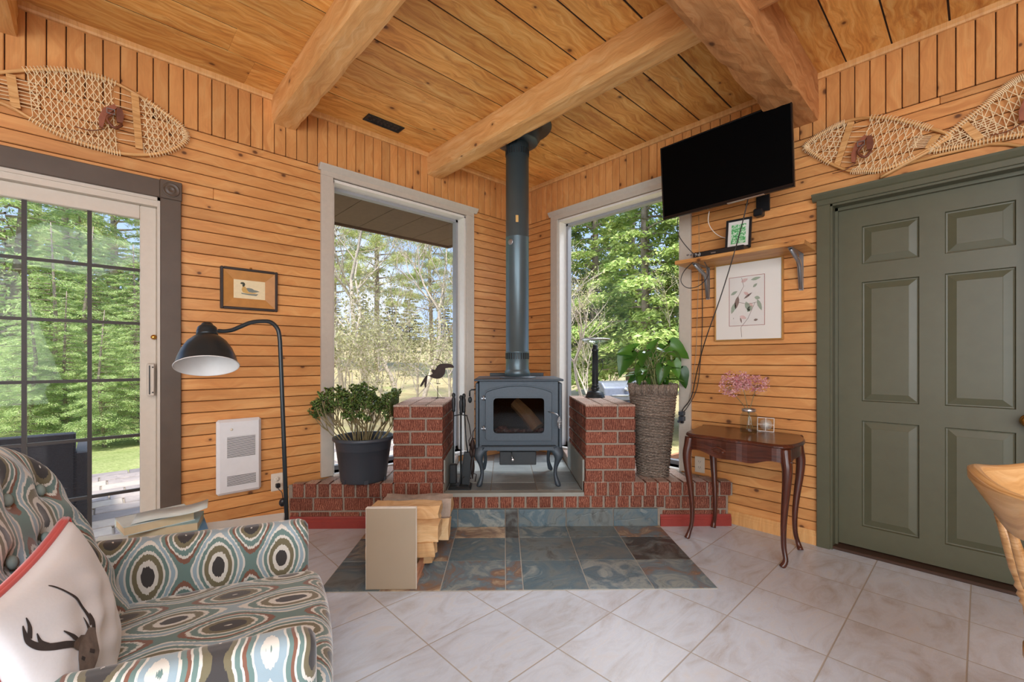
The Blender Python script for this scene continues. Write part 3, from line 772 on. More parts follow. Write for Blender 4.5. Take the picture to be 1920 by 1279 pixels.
# ---------------- olive panelled door (right wall frame: x to the viewer's right)
def olive_door():
    r = bpy.data.objects.new('door_2', None); COL.objects.link(r); r.rotation_euler = (0, 0, RR); r['kind'] = 'structure'
    a, b, zt = -OD[1], -OD[0], OD[3]
    m = MB(1); m.box((a-0.068, -0.026, 0), (a, 0, zt), ch=0.003); m.box((b, -0.026, 0), (b+0.068, 0, zt), ch=0.003)
    m.box((a-0.068, -0.026, zt), (b+0.068, 0, zt+0.035), ch=0.002)
    m.prism([(0, 0), (0, 0.038), (-0.058, 0.038), (-0.052, 0.028), (-0.034, 0.006), (-0.026, 0)], a-0.068-0.02, b+0.09, axis='x')
    for i in range(len(m.v)-12, len(m.v)): m.v[i] = (m.v[i][0], m.v[i][1], m.v[i][2]+zt+0.03)
    m.build('door_casing', 'olive', r)
    m = MB(2); m.box((a-0.001, -0.012, 0), (a+0.010, 0.149, zt)); m.box((b-0.010, -0.012, 0), (b+0.001, 0.149, zt)); m.box((a, -0.012, zt-0.012), (b, 0.149, zt+0.001))
    m.box((a+0.010, 0.055, 0), (a+0.024, 0.078, zt-0.012)); m.box((b-0.024, 0.055, 0), (b-0.010, 0.078, zt-0.012)); m.box((a, 0.055, zt-0.03), (b, 0.078, zt-0.012)); m.build('door_frame', 'olive', r)
    m = MB(3); m.box((a-0.005, 0.0, 0.0), (b, 0.149, 0.018), ch=0.004); m.build('threshold', 'threshold', r)
    # slab: stiles and rails as a flat grid with raised panels set in
    sx0, sx1, sz0, sz1 = a+0.012, b-0.012, 0.024, zt-0.016; y = 0.080
    px = [(2.706, 2.955), (3.055, 3.304)]; pz = [(0.15, 0.771), (0.885, 1.585), (1.691, 1.913)]
    m = MB(4)
    xs = [sx0, px[0][0], px[0][1], px[1][0], px[1][1], sx1]; zs = [sz0, pz[0][0], pz[0][1], pz[1][0], pz[1][1], pz[2][0], pz[2][1], sz1]
    m.box((sx0, y+0.014, sz0), (sx1, y+0.04, sz1))
    for i in range(5):
        for j in range(7):
            isp = (i in (1, 3)) and (j in (1, 3, 5))
            if not isp: m.add([(xs[i], y, zs[j]), (xs[i+1], y, zs[j]), (xs[i+1], y, zs[j+1]), (xs[i], y, zs[j+1])], [[0, 1, 2, 3]])
    for sx in (sx0, sx1): m.box((sx-0.0001, y, sz0), (sx+0.0001, y+0.02, sz1))
    slab = m.build('door_slab', 'olive', r)
    for i in range(2):
        for j in range(3):
            x0_, x1_ = px[i]; z0_, z1_ = pz[j]; m = MB(5)
            lv = [(0, 0.0), (0.004, 0.012), (0.010, 0.013), (0.042, 0.003), (0.044, 0.002)]
            vs = []
            for d, h in lv: vs += [(x0_+d, y+h, z0_+d), (x1_-d, y+h, z0_+d), (x1_-d, y+h, z1_-d), (x0_+d, y+h, z1_-d)]
            fs = []
            for k in range(len(lv)-1):
                for q in range(4): fs.append([k*4+q, k*4+(q+1) % 4, (k+1)*4+(q+1) % 4, (k+1)*4+q])
            fs.append([len(lv)*4-4+q for q in range(4)]); m.add(vs, fs); m.build('door_panel', 'olive', r)
    m = MB(6); kx, kz = 3.345, 0.835
    m.M = Matrix.Translation((kx, y, kz)) @ Matrix.Rotation(PI/2, 4, 'X')
    m.lathe([(0.030, 0), (0.031, 0.004), (0.026, 0.008), (0.012, 0.010), (0.010, 0.028), (0.016, 0.034), (0.027, 0.042), (0.030, 0.055), (0.026, 0.066), (0.014, 0.072), (0.001, 0.073)], 24); m.build('door_knob', 'brass', r)
olive_door()
# baseboards
m = MB(3); prof = [(0, 0), (0, 0.086), (-0.006, 0.086), (-0.010, 0.078), (-0.010, 0.070), (-0.013, 0.066), (-0.013, 0.056), (-0.016, 0.050), (-0.016, 0)]
m.prism(prof[::-1], -2.5035, -1.96, axis='y'); struct(m.build('baseboard_right', 'pine_trim'))
m = MB(3); m.prism([(p[0], p[1]) for p in prof], -2.845, -2.30, axis='x'); struct(m.build('baseboard_left', 'pine_trim'))
# ================================================================ HEARTH (frame: x along the front, y into the corner)
W0 = -1.53                                   # front plane
def wallL_w(u): return 0.904*u               # depth of the left wall plane at u (u<0)
def wallR_w(u): return -1.106*u              # of the right wall
hearth = thing('brick_hearth', 'raised red brick hearth with two pillars built across the room corner', 'hearth', (0, 0, 0), HA)
def bricks_row(m, x0, x1, y0, z0, z1, length, depth=0.09, gap=0.012, start=None, jit=0.0025, minl=0.03):
    """one course of bricks whose faces stand in the plane y0"""
    x = x0 if start is None else x0-start
    while x < x1-minl:
        a = max(x, x0); b = min(x+length, x1)
        if b-a > minl:
            j = m.rng.uniform(-jit, jit)
            lim = min(wallL_w(a), wallL_w(b)) if a < -0.5 else (min(wallR_w(a), wallR_w(b)) if b > 0.5 else 9)
            m.box((a, y0+j, z0), (b, min(y0+depth, lim-0.012), z1), ch=0.004)
        x += length+gap
RW_ = ['brick_red', 'mortar', 'brick_light']
# base: mortar body under everything
m = MB(31)
g = 0.006
m.prism([(-1.672, W0+g), (1.300, W0+g), (1.300, -1.445), (0.0, -0.012), (-0.01, -0.012), (-1.66, -1.515)][::1], 0.0, 0.205, mi=1)
# second course: stretchers at the ends, headers in the middle
bricks_row(m, -1.665, -1.06, W0, 0.116, 0.198, 0.19, start=0.04)
bricks_row(m, -1.05, 0.86, W0, 0.126, 0.206, 0.075, gap=0.0135)
bricks_row(m, 0.87, 1.285, W0, 0.116, 0.198, 0.19, start=0.09)
bricks_row(m, -1.665, -1.06, W0+0.001, 0.06, 0.104, 0.19, start=0.13); bricks_row(m, 0.85, 1.285, W0+0.001, 0.06, 0.104, 0.19)
m.build('hearth_base', RW_, hearth)
def ledge(name, poly, x0, x1, seed):
    m = MB(seed); m.prism(poly, 0.2055, 0.292, mi=1)
    bricks_row(m, x0, x1, W0-0.012, 0.208, 0.300, 0.072, gap=0.0125)
    # top paving: rows of rough bricks laid towards the wall
    x = x0+0.001
    while x < x1-0.02:
        b = min(x+0.072, x1); y = W0+0.085
        while True:
            lim = min(wallL_w(x), wallL_w(b)) if x < -0.4 else min(wallR_w(x), wallR_w(b))
            y2 = min(y+0.19, lim-0.03)
            if y2-y < 0.02: break
            m.box((x, y, 0.286), (b, y2, 0.300), ch=0.004, mi=2); y = y2+0.012
        x += 0.0845
    # pale top of the front course
    x = x0
    while x < x1-0.03:
        b = min(x+0.072, x1); lm = min(wallL_w(x), wallL_w(b)) if x < -0.4 else min(wallR_w(x), wallR_w(b)); m.box((x+0.002, W0-0.009, 0.2985), (b-0.002, min(W0+0.078, lm-0.014), 0.3012), mi=2); x += 0.0845
    m.build(name, RW_, hearth)
ledge('brick_ledge', [(-1.668, W0-0.006), (-0.632, W0-0.006), (-0.632, -0.60), (-1.63, -1.50)], -1.640, -0.632, 32)
ledge('brick_ledge', [(0.312, W0-0.006), (1.325, W0-0.006), (1.325, -1.49), (0.312, -0.37)], 0.312, 1.318, 33)
def pillar(x0, x1, yb, seed, mirror=False):
    m = MB(seed); m.box((x0+g, W0+g-0.012, 0.2925), (x1-g, yb-g, 0.812), mi=1)
    z = 0.302; hgt = 0.0755; k = 0
    full = 0.212; half = (x1-x0)-full-0.012
    while z < 0.80:
        zt = min(z+hgt, 0.815)
        fl = (k % 2 == 0) != mirror
        parts = [(x0, x0+full), (x0+full+0.012, x1)] if fl else [(x0, x0+half), (x0+half+0.012, x1)]
        for a, b in parts: m.box((a, W0-0.012+m.rng.uniform(-.002, .002), z), (b, W0+0.085, zt), ch=0.004)
        # sides and back
        for sx in (0, 1):
            y = W0+0.098-(0.11 if fl else 0.0)*0
            first = 0.10 if fl else 0.212
            while y < yb-0.03:
                b = min(y+(first if y < W0+0.1 else 0.212), yb)
                if sx == 0: m.box((x0, y, z), (x0+0.09, b, zt), ch=0.004)
                else: m.box((x1-0.09, y, z), (x1, b, zt), ch=0.004)
                y = b+0.012
        z += 0.0875; k += 1
    # pale cap
    x = x0
    m.box((x0+0.001, W0-0.011, 0.8125), (x1-0.001, yb-0.001, 0.820), mi=1)
    y = W0-0.012
    xs = [(x0, x0+0.105), (x0+0.115, x0+0.215), (x0+0.225, x1)]
    for (a, b) in xs:
        y = W0-0.012
        while y < yb-0.03:
            e = min(y+0.212, yb); m.box((a+0.0006, y+0.0006, 0.8128), (b-0.0006, e-0.0006, 0.8245), ch=0.002, mi=2); y = e+0.006
    m.build('brick_pillar', RW_, hearth)
pillar(-0.972, -0.640, -0.895, 34); pillar(0.322, 0.660, -0.785, 35, True)
# slate floor of the hearth, its mortar lip, skirting and the slate riser
m = MB(36)
m.prism([(-0.632, W0-0.008), (0.312, W0-0.008), (0.312, W0+0.05), (-0.632, W0+0.05)], 0.2052, 0.231); m.build('mortar_lip', 'cement', hearth)
m = MB(37)
m.prism([(-0.628, W0+0.05), (0.308, W0+0.05), (0.308, -0.36), (0.0, -0.02), (-0.628, -0.59)], 0.206, 0.2275, mi=1)
xs = [-0.628, -0.32, 0.0, 0.308]; ys = [W0+0.052, W0+0.24, W0+0.56, W0+0.88, W0+1.2, W0+1.5]
for i in range(3):
    for j in range(5):
        a, b, c, d = xs[i], xs[i+1], ys[j], ys[j+1]
        lim = min(wallL_w(a) if a < 0 else 9, wallR_w(b) if b > 0 else 9, wallL_w(a) if a < 0 else 9)
        d = min(d, lim-0.02)
        if d-c > 0.03: m.box((a+0.003, c+0.003, 0.226), (b-0.003, d-0.003, 0.231), ch=0.0015)
m.build('hearth_slate', ['slate_pale', 'mortar'], hearth)
m = MB(38); m.box((-0.640, W0+0.03, 0.231), (-0.630, -0.90, 0.445), ch=0.002); m.build('side_board', 'cement', hearth)
m = MB(38); m.box((0.308, W0+0.03, 0.231), (0.322, -0.79, 0.445), ch=0.002); m.build('side_board', 'cement', hearth)
m = MB(39)
xs = [-0.84, -0.54, -0.221, -0.134, 0.19, 0.51, 0.815]
m.box((-1.06, W0-0.004, 0.0), (0.83, W0+0.012, 0.122), mi=1)
for a, b in zip([-1.06]+xs[:-1], xs): m.box((a+0.003, W0-0.012, 0.001), (b-0.003, W0+0.002, 0.122), ch=0.002)
m.build('slate_riser', ['slate', 'mortar'], hearth)
for a, b in ((-1.660, -1.062), (0.832, 1.315)):
    m = MB(40)
    m.prism([(W0, 0), (W0, 0.078), (W0-0.005, 0.078), (W0-0.008, 0.070), (W0-0.008, 0.062), (W0-0.011, 0.058), (W0-0.011, 0.050), (W0-0.014, 0.046), (W0-0.014, 0)], a, b, axis='x')
    m.build('red_skirting', 'red_paint', hearth)
# slate pad set in the floor
m = MB(41); m.rng.seed(44)
xs = [-1.128, -0.835, -0.541, -0.221, -0.134, 0.19, 0.51, 0.825]; ys = [-2.357, -2.043, -1.724, W0-0.012]
m.box((-1.128, -2.357, 0.0002), (0.825, W0-0.012, 0.0035), mi=1)
tone = [0.12, 0.3, 0.31, 0.62, 0.35, 0.36, 0.2, 0.15, 0.5, 0.9, 0.4, 0.42, 0.13, 0.22, 0.1, 0.15, 0.8, 0.1, 0.7, 0.14, 0.05]
k = 0
for j in range(3):
    for i in range(7):
        m.box((xs[i]+0.0025, ys[j]+0.0025, 0.0012), (xs[i+1]-0.0025, ys[j+1]-0.0025, 0.006), ch=0.0015, rnd=m.rng.random()); k += 1
o = m.build('floor_slate', ['slate', 'grout'], rot=(0, 0, HA)); struct(o)

# ================================================================ WOOD STOVE  (origin: centre front of the legs, on the hearth slate)
SO = HW(-0.125, -1.40, 0.2315)
stove = thing('wood_stove', 'black cast iron wood stove on cabriole legs with arched glass door', 'stove', SO, HA)
def arch_poly(x0, x1, z0, z1, rise, r=0.03, n=14):
    P = [(x0, z0), (x1, z0), (x1, z1-rise)]
    for i in range(1, n): 
        a = i/n; x = x1+(x0-x1)*a; P.append((x, z1-rise+rise*math.sin(PI*a)**0.8))
    P.append((x0, z1-rise)); return P
hw = 0.277
m = MB(50)
for a_, b_ in (((-hw, 0.285), (-0.19, 0.745)), ((0.188, 0.285), (hw, 0.745)), ((-0.19, 0.285), (0.188, 0.372)), ((-0.19, 0.645), (0.188, 0.745))): m.box((a_[0], -0.005, a_[1]), (b_[0], 0.02, b_[1]))
m.box((-hw, 0.0, 0.285), (-hw+0.012, 0.50, 0.745)); m.box((hw-0.012, 0.0, 0.285), (hw, 0.50, 0.745)); m.box((-hw, 0.49, 0.285), (hw, 0.50, 0.745)); m.box((-hw, 0.0, 0.285), (hw, 0.50, 0.30)); m.box((-hw, 0, 0.735), (hw, 0.5, 0.745))
bd = m.build('stove_body', 'stove_iron', stove)
# front plate must show the firebox: cut by building the door frame in front and a dark box behind the glass
m = MB(51); m.box((-0.305, -0.015, 0.275), (-hw-0.004, 0.46, 0.735), ch=0.006); m.box((hw+0.004, -0.015, 0.275), (0.305, 0.46, 0.735), ch=0.006); m.build('side_shield', 'stove_iron', stove)
m = MB(52); m.box((-0.312, -0.045, 0.747), (0.312, 0.52, 0.763), ch=0.005); m.build('top_plate', 'stove_iron', stove)
m = MB(52); m.box((-0.22, 0.50, 0.763), (0.22, 0.515, 0.79), ch=0.003); m.build('rear_heat_shield', 'black_iron', stove)
m = MB(53); m.lathe([(0.135, 0.763), (0.135, 0.768), (0.125, 0.774), (0.10, 0.777)], 32, cy=0.17+0.0); m.build('flue_collar', 'stove_iron', stove)
# door: ring between arched outline and rounded window
def ring(m, outer, inner, y0, y1):
    n = len(outer)
    vs = [(p[0], y0, p[1]) for p in outer]+[(p[0], y0, p[1]) for p in inner]+[(p[0], y1, p[1]) for p in outer]+[(p[0], y1, p[1]) for p in inner]
    fs = []
    for i in range(n):
        j = (i+1) % n
        fs += [[i, j, n+j, n+i], [2*n+i, 3*n+i, 3*n+j, 2*n+j], [i, 2*n+i, 2*n+j, j], [n+i, n+j, 3*n+j, 3*n+i]]
    m.add(vs, fs)
def resample(poly, n):
    L = [0]; k = len(poly)
    for i in range(k): L.append(L[-1]+math.dist(poly[i], poly[(i+1) % k]))
    out = []
    for q in range(n):
        d = L[-1]*q/n; i = max(j for j in range(k) if L[j] <= d+1e-9); t = (d-L[i])/max(L[i+1]-L[i], 1e-9); a, b = poly[i], poly[(i+1) % k]
        out.append((a[0]+(b[0]-a[0])*t, a[1]+(b[1]-a[1])*t))
    return out
def rrect(x0, x1, z0, z1, r, n=5):
    P = []
    for cx, cz, a0 in ((x0+r, z0+r, PI), (x1-r, z0+r, 1.5*PI), (x1-r, z1-r, 0), (x0+r, z1-r, PI/2)):
        for i in range(n+1): a = a0+PI/2*i/n; P.append((cx+r*math.cos(a), cz+r*math.sin(a)))
    return P
outer = arch_poly(-0.232, 0.228, 0.335, 0.712, 0.045); inner = rrect(-0.178, 0.176, 0.385, 0.630, 0.022)
def polar(poly, cx, cz, n=72):
    out = []
    for q in range(n):
        a = 2*PI*q/n+PI+0.6; dx, dz = math.cos(a), math.sin(a); best = None
        for i in range(len(poly)):
            (x1, z1), (x2, z2) = poly[i], poly[(i+1) % len(poly)]
            ex, ez = x2-x1, z2-z1; det = dx*ez-dz*ex
            if abs(det) < 1e-12: continue
            t = ((x1-cx)*ez-(z1-cz)*ex)/det; s_ = ((x1-cx)*dz-(z1-cz)*dx)/det
            if t > 0 and -1e-6 <= s_ <= 1+1e-6 and (best is None or t > best): best = t
        out.append((cx+dx*best, cz+dz*best))
    return out
cc = (-0.002, 0.505)
N_ = 96
m = MB(54); ring(m, polar(outer, *cc, N_), polar(inner, *cc, N_), -0.040, -0.006)
sc = lambda P, k: [(cc[0]+(x-cc[0])*k, cc[1]+(z-cc[1])*k) for x, z in P]
ring(m, polar(sc(outer, 1.05), *cc, N_), polar(sc(outer, 1.015), *cc, N_), -0.020, -0.005)
ring(m, polar(sc(inner, 1.07), *cc, N_), polar(sc(inner, 1.0), *cc, N_), -0.047, -0.039)
door = m.build('stove_door', 'stove_iron', stove)
m = MB(54); m.box((-0.179, -0.016, 0.384), (0.177, -0.012, 0.631)); m.build('stove_glass', 'stove_glass', door)
for zz in (0.415, 0.625):
    m = MB(54); m.tube([(-0.245, -0.03, zz-0.012), (-0.245, -0.03, zz+0.02)], 0.007, 10); m.box((-0.262, -0.034, zz-0.002), (-0.225, -0.026, zz+0.006)); m.build('hinge', 'steel', door)
m = MB(55)
m.tube([(0.205, -0.036, 0.535), (0.225, -0.06, 0.532), (0.262, -0.078, 0.520), (0.272, -0.08, 0.508)], 0.0045, 8); m.build('door_handle', 'steel', door)
m = MB(55); pts = [(0.277+0.016*(math.sin(PI*min(1, (i+2)/66)))*math.cos(i*0.75), -0.082+0.016*math.sin(PI*min(1, (i+2)/66))*math.sin(i*0.75), 0.505-0.0013*i) for i in range(64)]
m.tube(pts, 0.0028, 5); m.build('spring_grip', 'silver', door)
# small maker's plate on the arch of the door and one inside the glass, letters too small to read
m = MB(56)
for i in range(6): m.box((-0.045+i*0.017, -0.0365, 0.660), (-0.037+i*0.017, -0.0335, 0.666+0.001*(i % 2)))
m.build('raised_lettering', 'steel', door)
# firebox
m = MB(57); a, b, c, d, e, f_ = -0.215, 0.215, 0.022, 0.44, 0.36, 0.66
m.box((a-0.01, c, e), (a, d, f_)); m.box((b, c, e), (b+0.01, d, f_)); m.box((a, d, e), (b, d+0.01, f_)); m.box((a, c, e-0.01), (b, d, e)); m.box((a, c, f_), (b, d, f_+0.01)); m.build('firebox_lining', 'firebrick', stove)
m = MB(58); m.tube([(-0.02, 0.20, 0.575), (0.06, 0.14, 0.50), (0.14, 0.08, 0.40)], [0.045, 0.05, 0.055], 7, smooth=False); m.build('half_burnt_log', 'log_split', stove)
m = MB(59)
for i in range(26): x = -0.16+0.33*i/25; r = m.rng.uniform(0.012, 0.024); m.ell((x, 0.06+m.rng.uniform(0, 0.05), 0.372+r*0.5), (r*1.2, r, r*m.rng.uniform(0.6, 1)), 6, 5)
m.box((-0.145, 0.035, 0.405), (-0.085, 0.042, 0.425)); m.build('embers', 'ember', stove)
# apron shelf, ash drawer, legs
m = MB(60); m.prism([(-0.255, 0.268), (0.255, 0.268), (0.235, 0.292), (-0.235, 0.292)], -0.055, 0.0, axis='y'); m.box((-0.262, -0.05, 0.285), (0.262, 0.0, 0.296), ch=0.004); m.build('ash_lip', 'stove_iron', stove)
m = MB(61); m.box((-0.155, 0.03, 0.245), (0.145, 0.40, 0.284)); m.box((-0.135, 0.02, 0.150), (0.125, 0.40, 0.246), ch=0.004); dr = m.build('ash_drawer', 'black_iron', stove)
m = MB(61); m.tube([(-0.05, 0.018, 0.245), (-0.048, -0.02, 0.215), (-0.043, -0.022, 0.2)], 0.003, 6); m.ell((-0.043, -0.024, 0.196), (0.012, 0.006, 0.012)); m.build('drawer_pull', 'silver', dr)
def cab_leg(sx, sy, x, y):
    m = MB(62)
    prof = [(0.0, 0.0, 0.017, 0.020), (0.004, 0.0, 0.022, 0.022), (-0.004, 0.030, 0.021, 0.020), (-0.020, 0.075, 0.013, 0.014), (-0.020, 0.12, 0.013, 0.014), (-0.010, 0.165, 0.018, 0.018), (0.004, 0.20, 0.027, 0.022), (0.003, 0.235, 0.040, 0.026), (-0.020, 0.262, 0.056, 0.030), (-0.034, 0.285, 0.068, 0.032)]
    rings = []
    for (dx, z, rx, ry) in prof[1:]:
        rings.append([(x+sx*dx+rx*math.cos(2*PI*k/12), y+sy*dx*0.5+ry*math.sin(2*PI*k/12), z) for k in range(12)])
    vs = [p for r in rings for p in r]; fs = []
    for j in range(len(rings)-1):
        for k in range(12): fs.append([j*12+k, j*12+(k+1) % 12, (j+1)*12+(k+1) % 12, (j+1)*12+k])
    fs.append(list(range(12))[::-1]); m.add(vs, fs, smooth=True); subsurf(m.build('leg', 'stove_iron', stove), 1)
cab_leg(1, -1, 0.278, 0.0); cab_leg(-1, -1, -0.278, 0.0); cab_leg(1, 1, 0.272, 0.46); cab_leg(-1, 1, -0.272, 0.46)
# spring handled damper rod on the left side
m = MB(63); m.tube([(-0.30, 0.06, 0.682), (-0.338, 0.06, 0.682), (-0.35, 0.06, 0.672), (-0.350, 0.06, 0.635)], 0.0055, 8); m.ell((-0.348, 0.06, 0.610), (0.014, 0.012, 0.024)); m.build('damper_rod', 'black_iron', stove)
# flue
pipe = thing('flue_pipe', 'dark metal flue pipe rising from the stove to the ceiling', 'flue pipe', HW(-0.130, -1.40+0.17+0.005, 0.231+0.777), HA)
R = 0.0855; top = CEIL-0.231-0.777
m = MB(64); m.lathe([(0.094, 0.0), (0.094, 0.03), (R+0.002, 0.045), (R, 0.05), (R, 0.17), (R+0.002, 0.172), (R+0.002, 0.182), (R, 0.184), (R, 1.02), (R+0.0015, 1.022), (R+0.0015, 1.028), (R, 1.03), (R, top-0.10)], 48); p = m.build('pipe_section', 'pipe_metal', pipe)
for zz in (0.125, top-0.22):
    m = MB(65)
    for k in range(30):
        a = 2*PI*k/30; ca, sa = math.cos(a), math.sin(a); m.M = Matrix.Rotation(a, 4, 'Z'); m.box((R-0.001, -0.0035, zz), (R+0.003, 0.0035, zz+0.045))
    m.M = None; m.build('vent_slots', 'black_iron', pipe)
m = MB(66); m.M = Matrix.Rotation(-2.2, 4, 'Z') @ Matrix.Translation((R, 0, 0.98)) @ Matrix.Rotation(PI/2, 4, 'Y'); m.lathe([(0.022, 0), (0.022, 0.004), (0.016, 0.006), (0.001, 0.006)], 20); m.build('inspection_cap', 'steel', pipe)
m = MB(66); m.M = Matrix.Rotation(-1.62, 4, 'Z') @ Matrix.Translation((R+0.001, 0, 1.12)); m.box((0, -0.010, 0), (0.002, 0.010, 0.05)); m.build('rating_label', 'gilt', pipe)
fl = thing('ceiling_flange', 'round black ceiling flange around the top of the flue pipe', 'flue collar', HW(-0.130, -1.225, CEIL), HA)
m = MB(67); m.lathe([(R+0.001, -0.13), (R+0.012, -0.128), (0.150, -0.122), (0.155, -0.118), (0.158, -0.098), (0.172, -0.09), (0.178, -0.04), (0.185, -0.012), (0.252, -0.010), (0.255, -0.006), (0.255, -0.0005)], 56); m.build('flange_plate', 'flange_metal', fl)

# ================================================================ TOOLS, BIRD, LAMP, PLANTS ON THE HEARTH
tl = thing('fireplace_tool_set', 'black iron fireplace tool stand beside the stove at the foot of a pillar', 'fireplace tools', HW(-0.535, -1.405, 0.232), HA)
m = MB(70); m.box((-0.078, -0.065, 0.0), (0.078, 0.065, 0.012), ch=0.003); m.box((-0.07, -0.058, 0.012), (0.07, 0.058, 0.02), ch=0.003); m.build('base', 'black_iron', tl)
m = MB(71); m.tube([(0.0, 0.03, 0.02), (0.0, 0.03, 0.58)], 0.006, 8); m.tube([(-0.052, 0.02, 0.50), (0.0, 0.03, 0.508), (0.048, 0.02, 0.50)], 0.004, 6); m.build('stand_post', 'black_iron', tl)
def grip(m, x, y, z): m.lathe([(0.007, 0), (0.012, 0.008), (0.010, 0.02), (0.013, 0.05), (0.013, 0.09), (0.009, 0.105), (0.013, 0.115), (0.011, 0.128), (0.003, 0.135)], 12, cx=x, cy=y, cz=z)
def tool(name, x, y, zg, build):
    m = MB(72); grip(m, x, y, zg); build(m); m.build(name, 'black_iron', tl)
def brush(m): m.tube([(-0.048, 0, 0.53), (-0.05, 0, 0.17)], 0.0045, 8); m.box((-0.075, -0.02, 0.03), (-0.025, 0.02, 0.165), ch=0.006)
def shovel(m):
    m.tube([(0.028, 0.0, 0.53), (0.04, -0.005, 0.33), (0.052, -0.005, 0.245)], 0.0045, 8)
    m.M = Matrix.Translation((0.045, 0.0, 0.14)) @ Matrix.Rotation(0.16, 4, 'Y'); m.box((-0.036, -0.006, -0.12), (0.036, 0.0, 0.11), ch=0.01); m.box((-0.036, -0.03, -0.12), (-0.031, 0.0, 0.09)); m.box((0.031, -0.03, -0.12), (0.036, 0.0, 0.09)); m.M = None
def poker(m): m.tube([(0.006, -0.02, 0.54), (0.008, -0.02, 0.03)], 0.0045, 8); m.tube([(0.008, -0.02, 0.08), (0.022, -0.02, 0.065), (0.03, -0.02, 0.08)], 0.004, 6)
tool('brush', -0.048, 0, 0.53, brush); tool('shovel', 0.024, 0, 0.525, shovel); tool('poker', 0.006, -0.02, 0.515, poker)
# lizard shaped tongs hanging at the side
m = MB(73)
m.tube([(0.045, 0.01, 0.497), (0.062, 0.0, 0.44), (0.075, -0.005, 0.36), (0.060, -0.005, 0.33), (0.064, -0.005, 0.29)], 0.0035, 6)
m.tube([(0.085, 0.0, 0.345), (0.088, 0, 0.39), (0.112, 0, 0.43), (0.122, 0, 0.46)], 0.003, 6); m.tube([(0.085, 0, 0.345), (0.112, 0, 0.335), (0.104, 0, 0.27)], 0.0035, 6)
for (a, b, w) in (((0.085, 0.35), (0.083, 0.24), 0.019), ((0.068, 0.285), (0.085, 0.19), 0.015), ((0.1, 0.28), (0.085, 0.19), 0.014), ((0.083, 0.24), (0.084, 0.06), 0.017)):
    n = 8; m.tube([(a[0]+(b[0]-a[0])*i/n, 0, a[1]+(b[1]-a[1])*i/n) for i in range(n+1)], [max(0.004, w*math.sin(PI*i/n)) for i in range(n+1)], 8)
m.tube([(0.084, 0, 0.06+0.04), (0.112, 0, 0.09), (0.103, 0, 0.04), (0.085, 0, 0.02), (0.10, 0, 0.0), (0.125, 0, -0.01)][:3], 0.0035, 6); m.tube([(0.066, 0, 0.13), (0.06, 0, 0.09), (0.073, 0, 0.06)], 0.0035, 6)
m.build('tongs', 'rust_metal', tl)

bird = thing('metal_bird', 'flat rusty metal bird figure standing on one leg on a brick pillar', 'figurine', HW(-0.752, -1.02, 0.8245), HA)
def px_poly(pts, ox, oy, k): return [((x-ox)*k, (oy-y)*k) for x, y in pts]
kk = 3.487/F/4.571                     # metres per pixel of the 4.57x enlargement at the bird's depth
def bp(pts): return px_poly(pts, 240, 397, kk)
body = [(163, 203), (180, 215), (205, 225), (232, 231), (258, 228), (282, 214), (298, 190), (305, 165), (305, 141), (330, 137), (352, 136), (370, 138), (380, 132), (372, 116), (355, 105), (330, 101), (300, 100), (272, 101), (250, 108), (236, 122), (225, 142), (216, 156), (200, 150), (184, 147), (192, 158), (180, 158), (190, 172), (196, 186), (185, 196)]
m = MB(74); m.prism(bp(body), -0.004, 0.004, axis='y')
m.add([(p[0], -0.004-0.0, p[1]) for p in []], []) if False else None
m.build('bird_body', 'rust_metal', bird)
m = MB(75)
for t in ([(152, 203), (140, 204), (118, 236), (100, 268), (89, 296), (102, 296), (118, 276), (132, 250)], [(152, 205), (143, 205), (132, 240), (126, 275), (130, 305), (139, 305), (146, 270), (149, 235)]): m.prism(bp(t), -0.003, 0.003, axis='y')
m.tube([(p[0], 0, p[1]) for p in bp([(150, 203), (165, 203), (175, 208)])], 0.002, 6); m.build('tail', 'rust_metal', bird)
m = MB(76); m.tube([(p[0], 0, p[1]) for p in bp([(216, 66), (228, 62), (248, 66), (268, 78), (286, 98)])], [0.0018, 0.003, 0.003, 0.003, 0.003], 6); m.build('crest', 'rust_metal', bird)
m = MB(77); m.tube([(0, 0, 0), (0, 0, 0.098)], 0.003, 6); m.tube([(p[0], 0, p[1]) for p in bp([(232, 231), (228, 262), (240, 276)])], 0.0016, 6); m.tube([(p[0], 0, p[1]) for p in bp([(243, 231), (243, 262), (240, 276)])], 0.0016, 6); m.tube([(p[0], 0, p[1]) for p in bp([(228, 272), (262, 272)])], 0.003, 6)
m.build('leg', 'rust_metal', bird)
m = MB(78); m.tube([(-0.052, 0.012, 0.002), (0, 0, 0.004), (0.055, 0.0, 0.002)], 0.002, 6); m.tube([(-0.008, -0.05, 0.002), (0, 0, 0.004), (0.03, 0.03, 0.002)], 0.002, 6); m.build('foot', 'rust_metal', bird)

lp = thing('candle_lamp', 'dark column lamp with a wide clear glass dish on the brick pillar', 'candle holder', HW(0.507, -0.96, 0.8245), HA)
m = MB(79); m.lathe([(0.078, 0), (0.078, 0.008), (0.072, 0.012), (0.074, 0.024), (0.068, 0.028), (0.064, 0.042), (0.050, 0.05), (0.030, 0.054), (0.028, 0.062), (0.034, 0.068), (0.034, 0.08), (0.026, 0.088)], 40); m.build('base', 'black_iron', lp)
m = MB(80)
prof = [(0.026, 0.088), (0.030, 0.095), (0.024, 0.102)]; z = 0.102
m.lathe(prof+[(0.0235, 0.11), (0.0215, 0.37), (0.03, 0.378), (0.026, 0.39), (0.020, 0.395), (0.020, 0.42), (0.014, 0.425)], 24)
for k in range(14):
    a = 2*PI*k/14; m.tube([(0.0235*math.cos(a), 0.0235*math.sin(a), 0.11), (0.0215*math.cos(a), 0.0215*math.sin(a), 0.37)], 0.003, 5)
m.build('column', 'black_iron', lp)
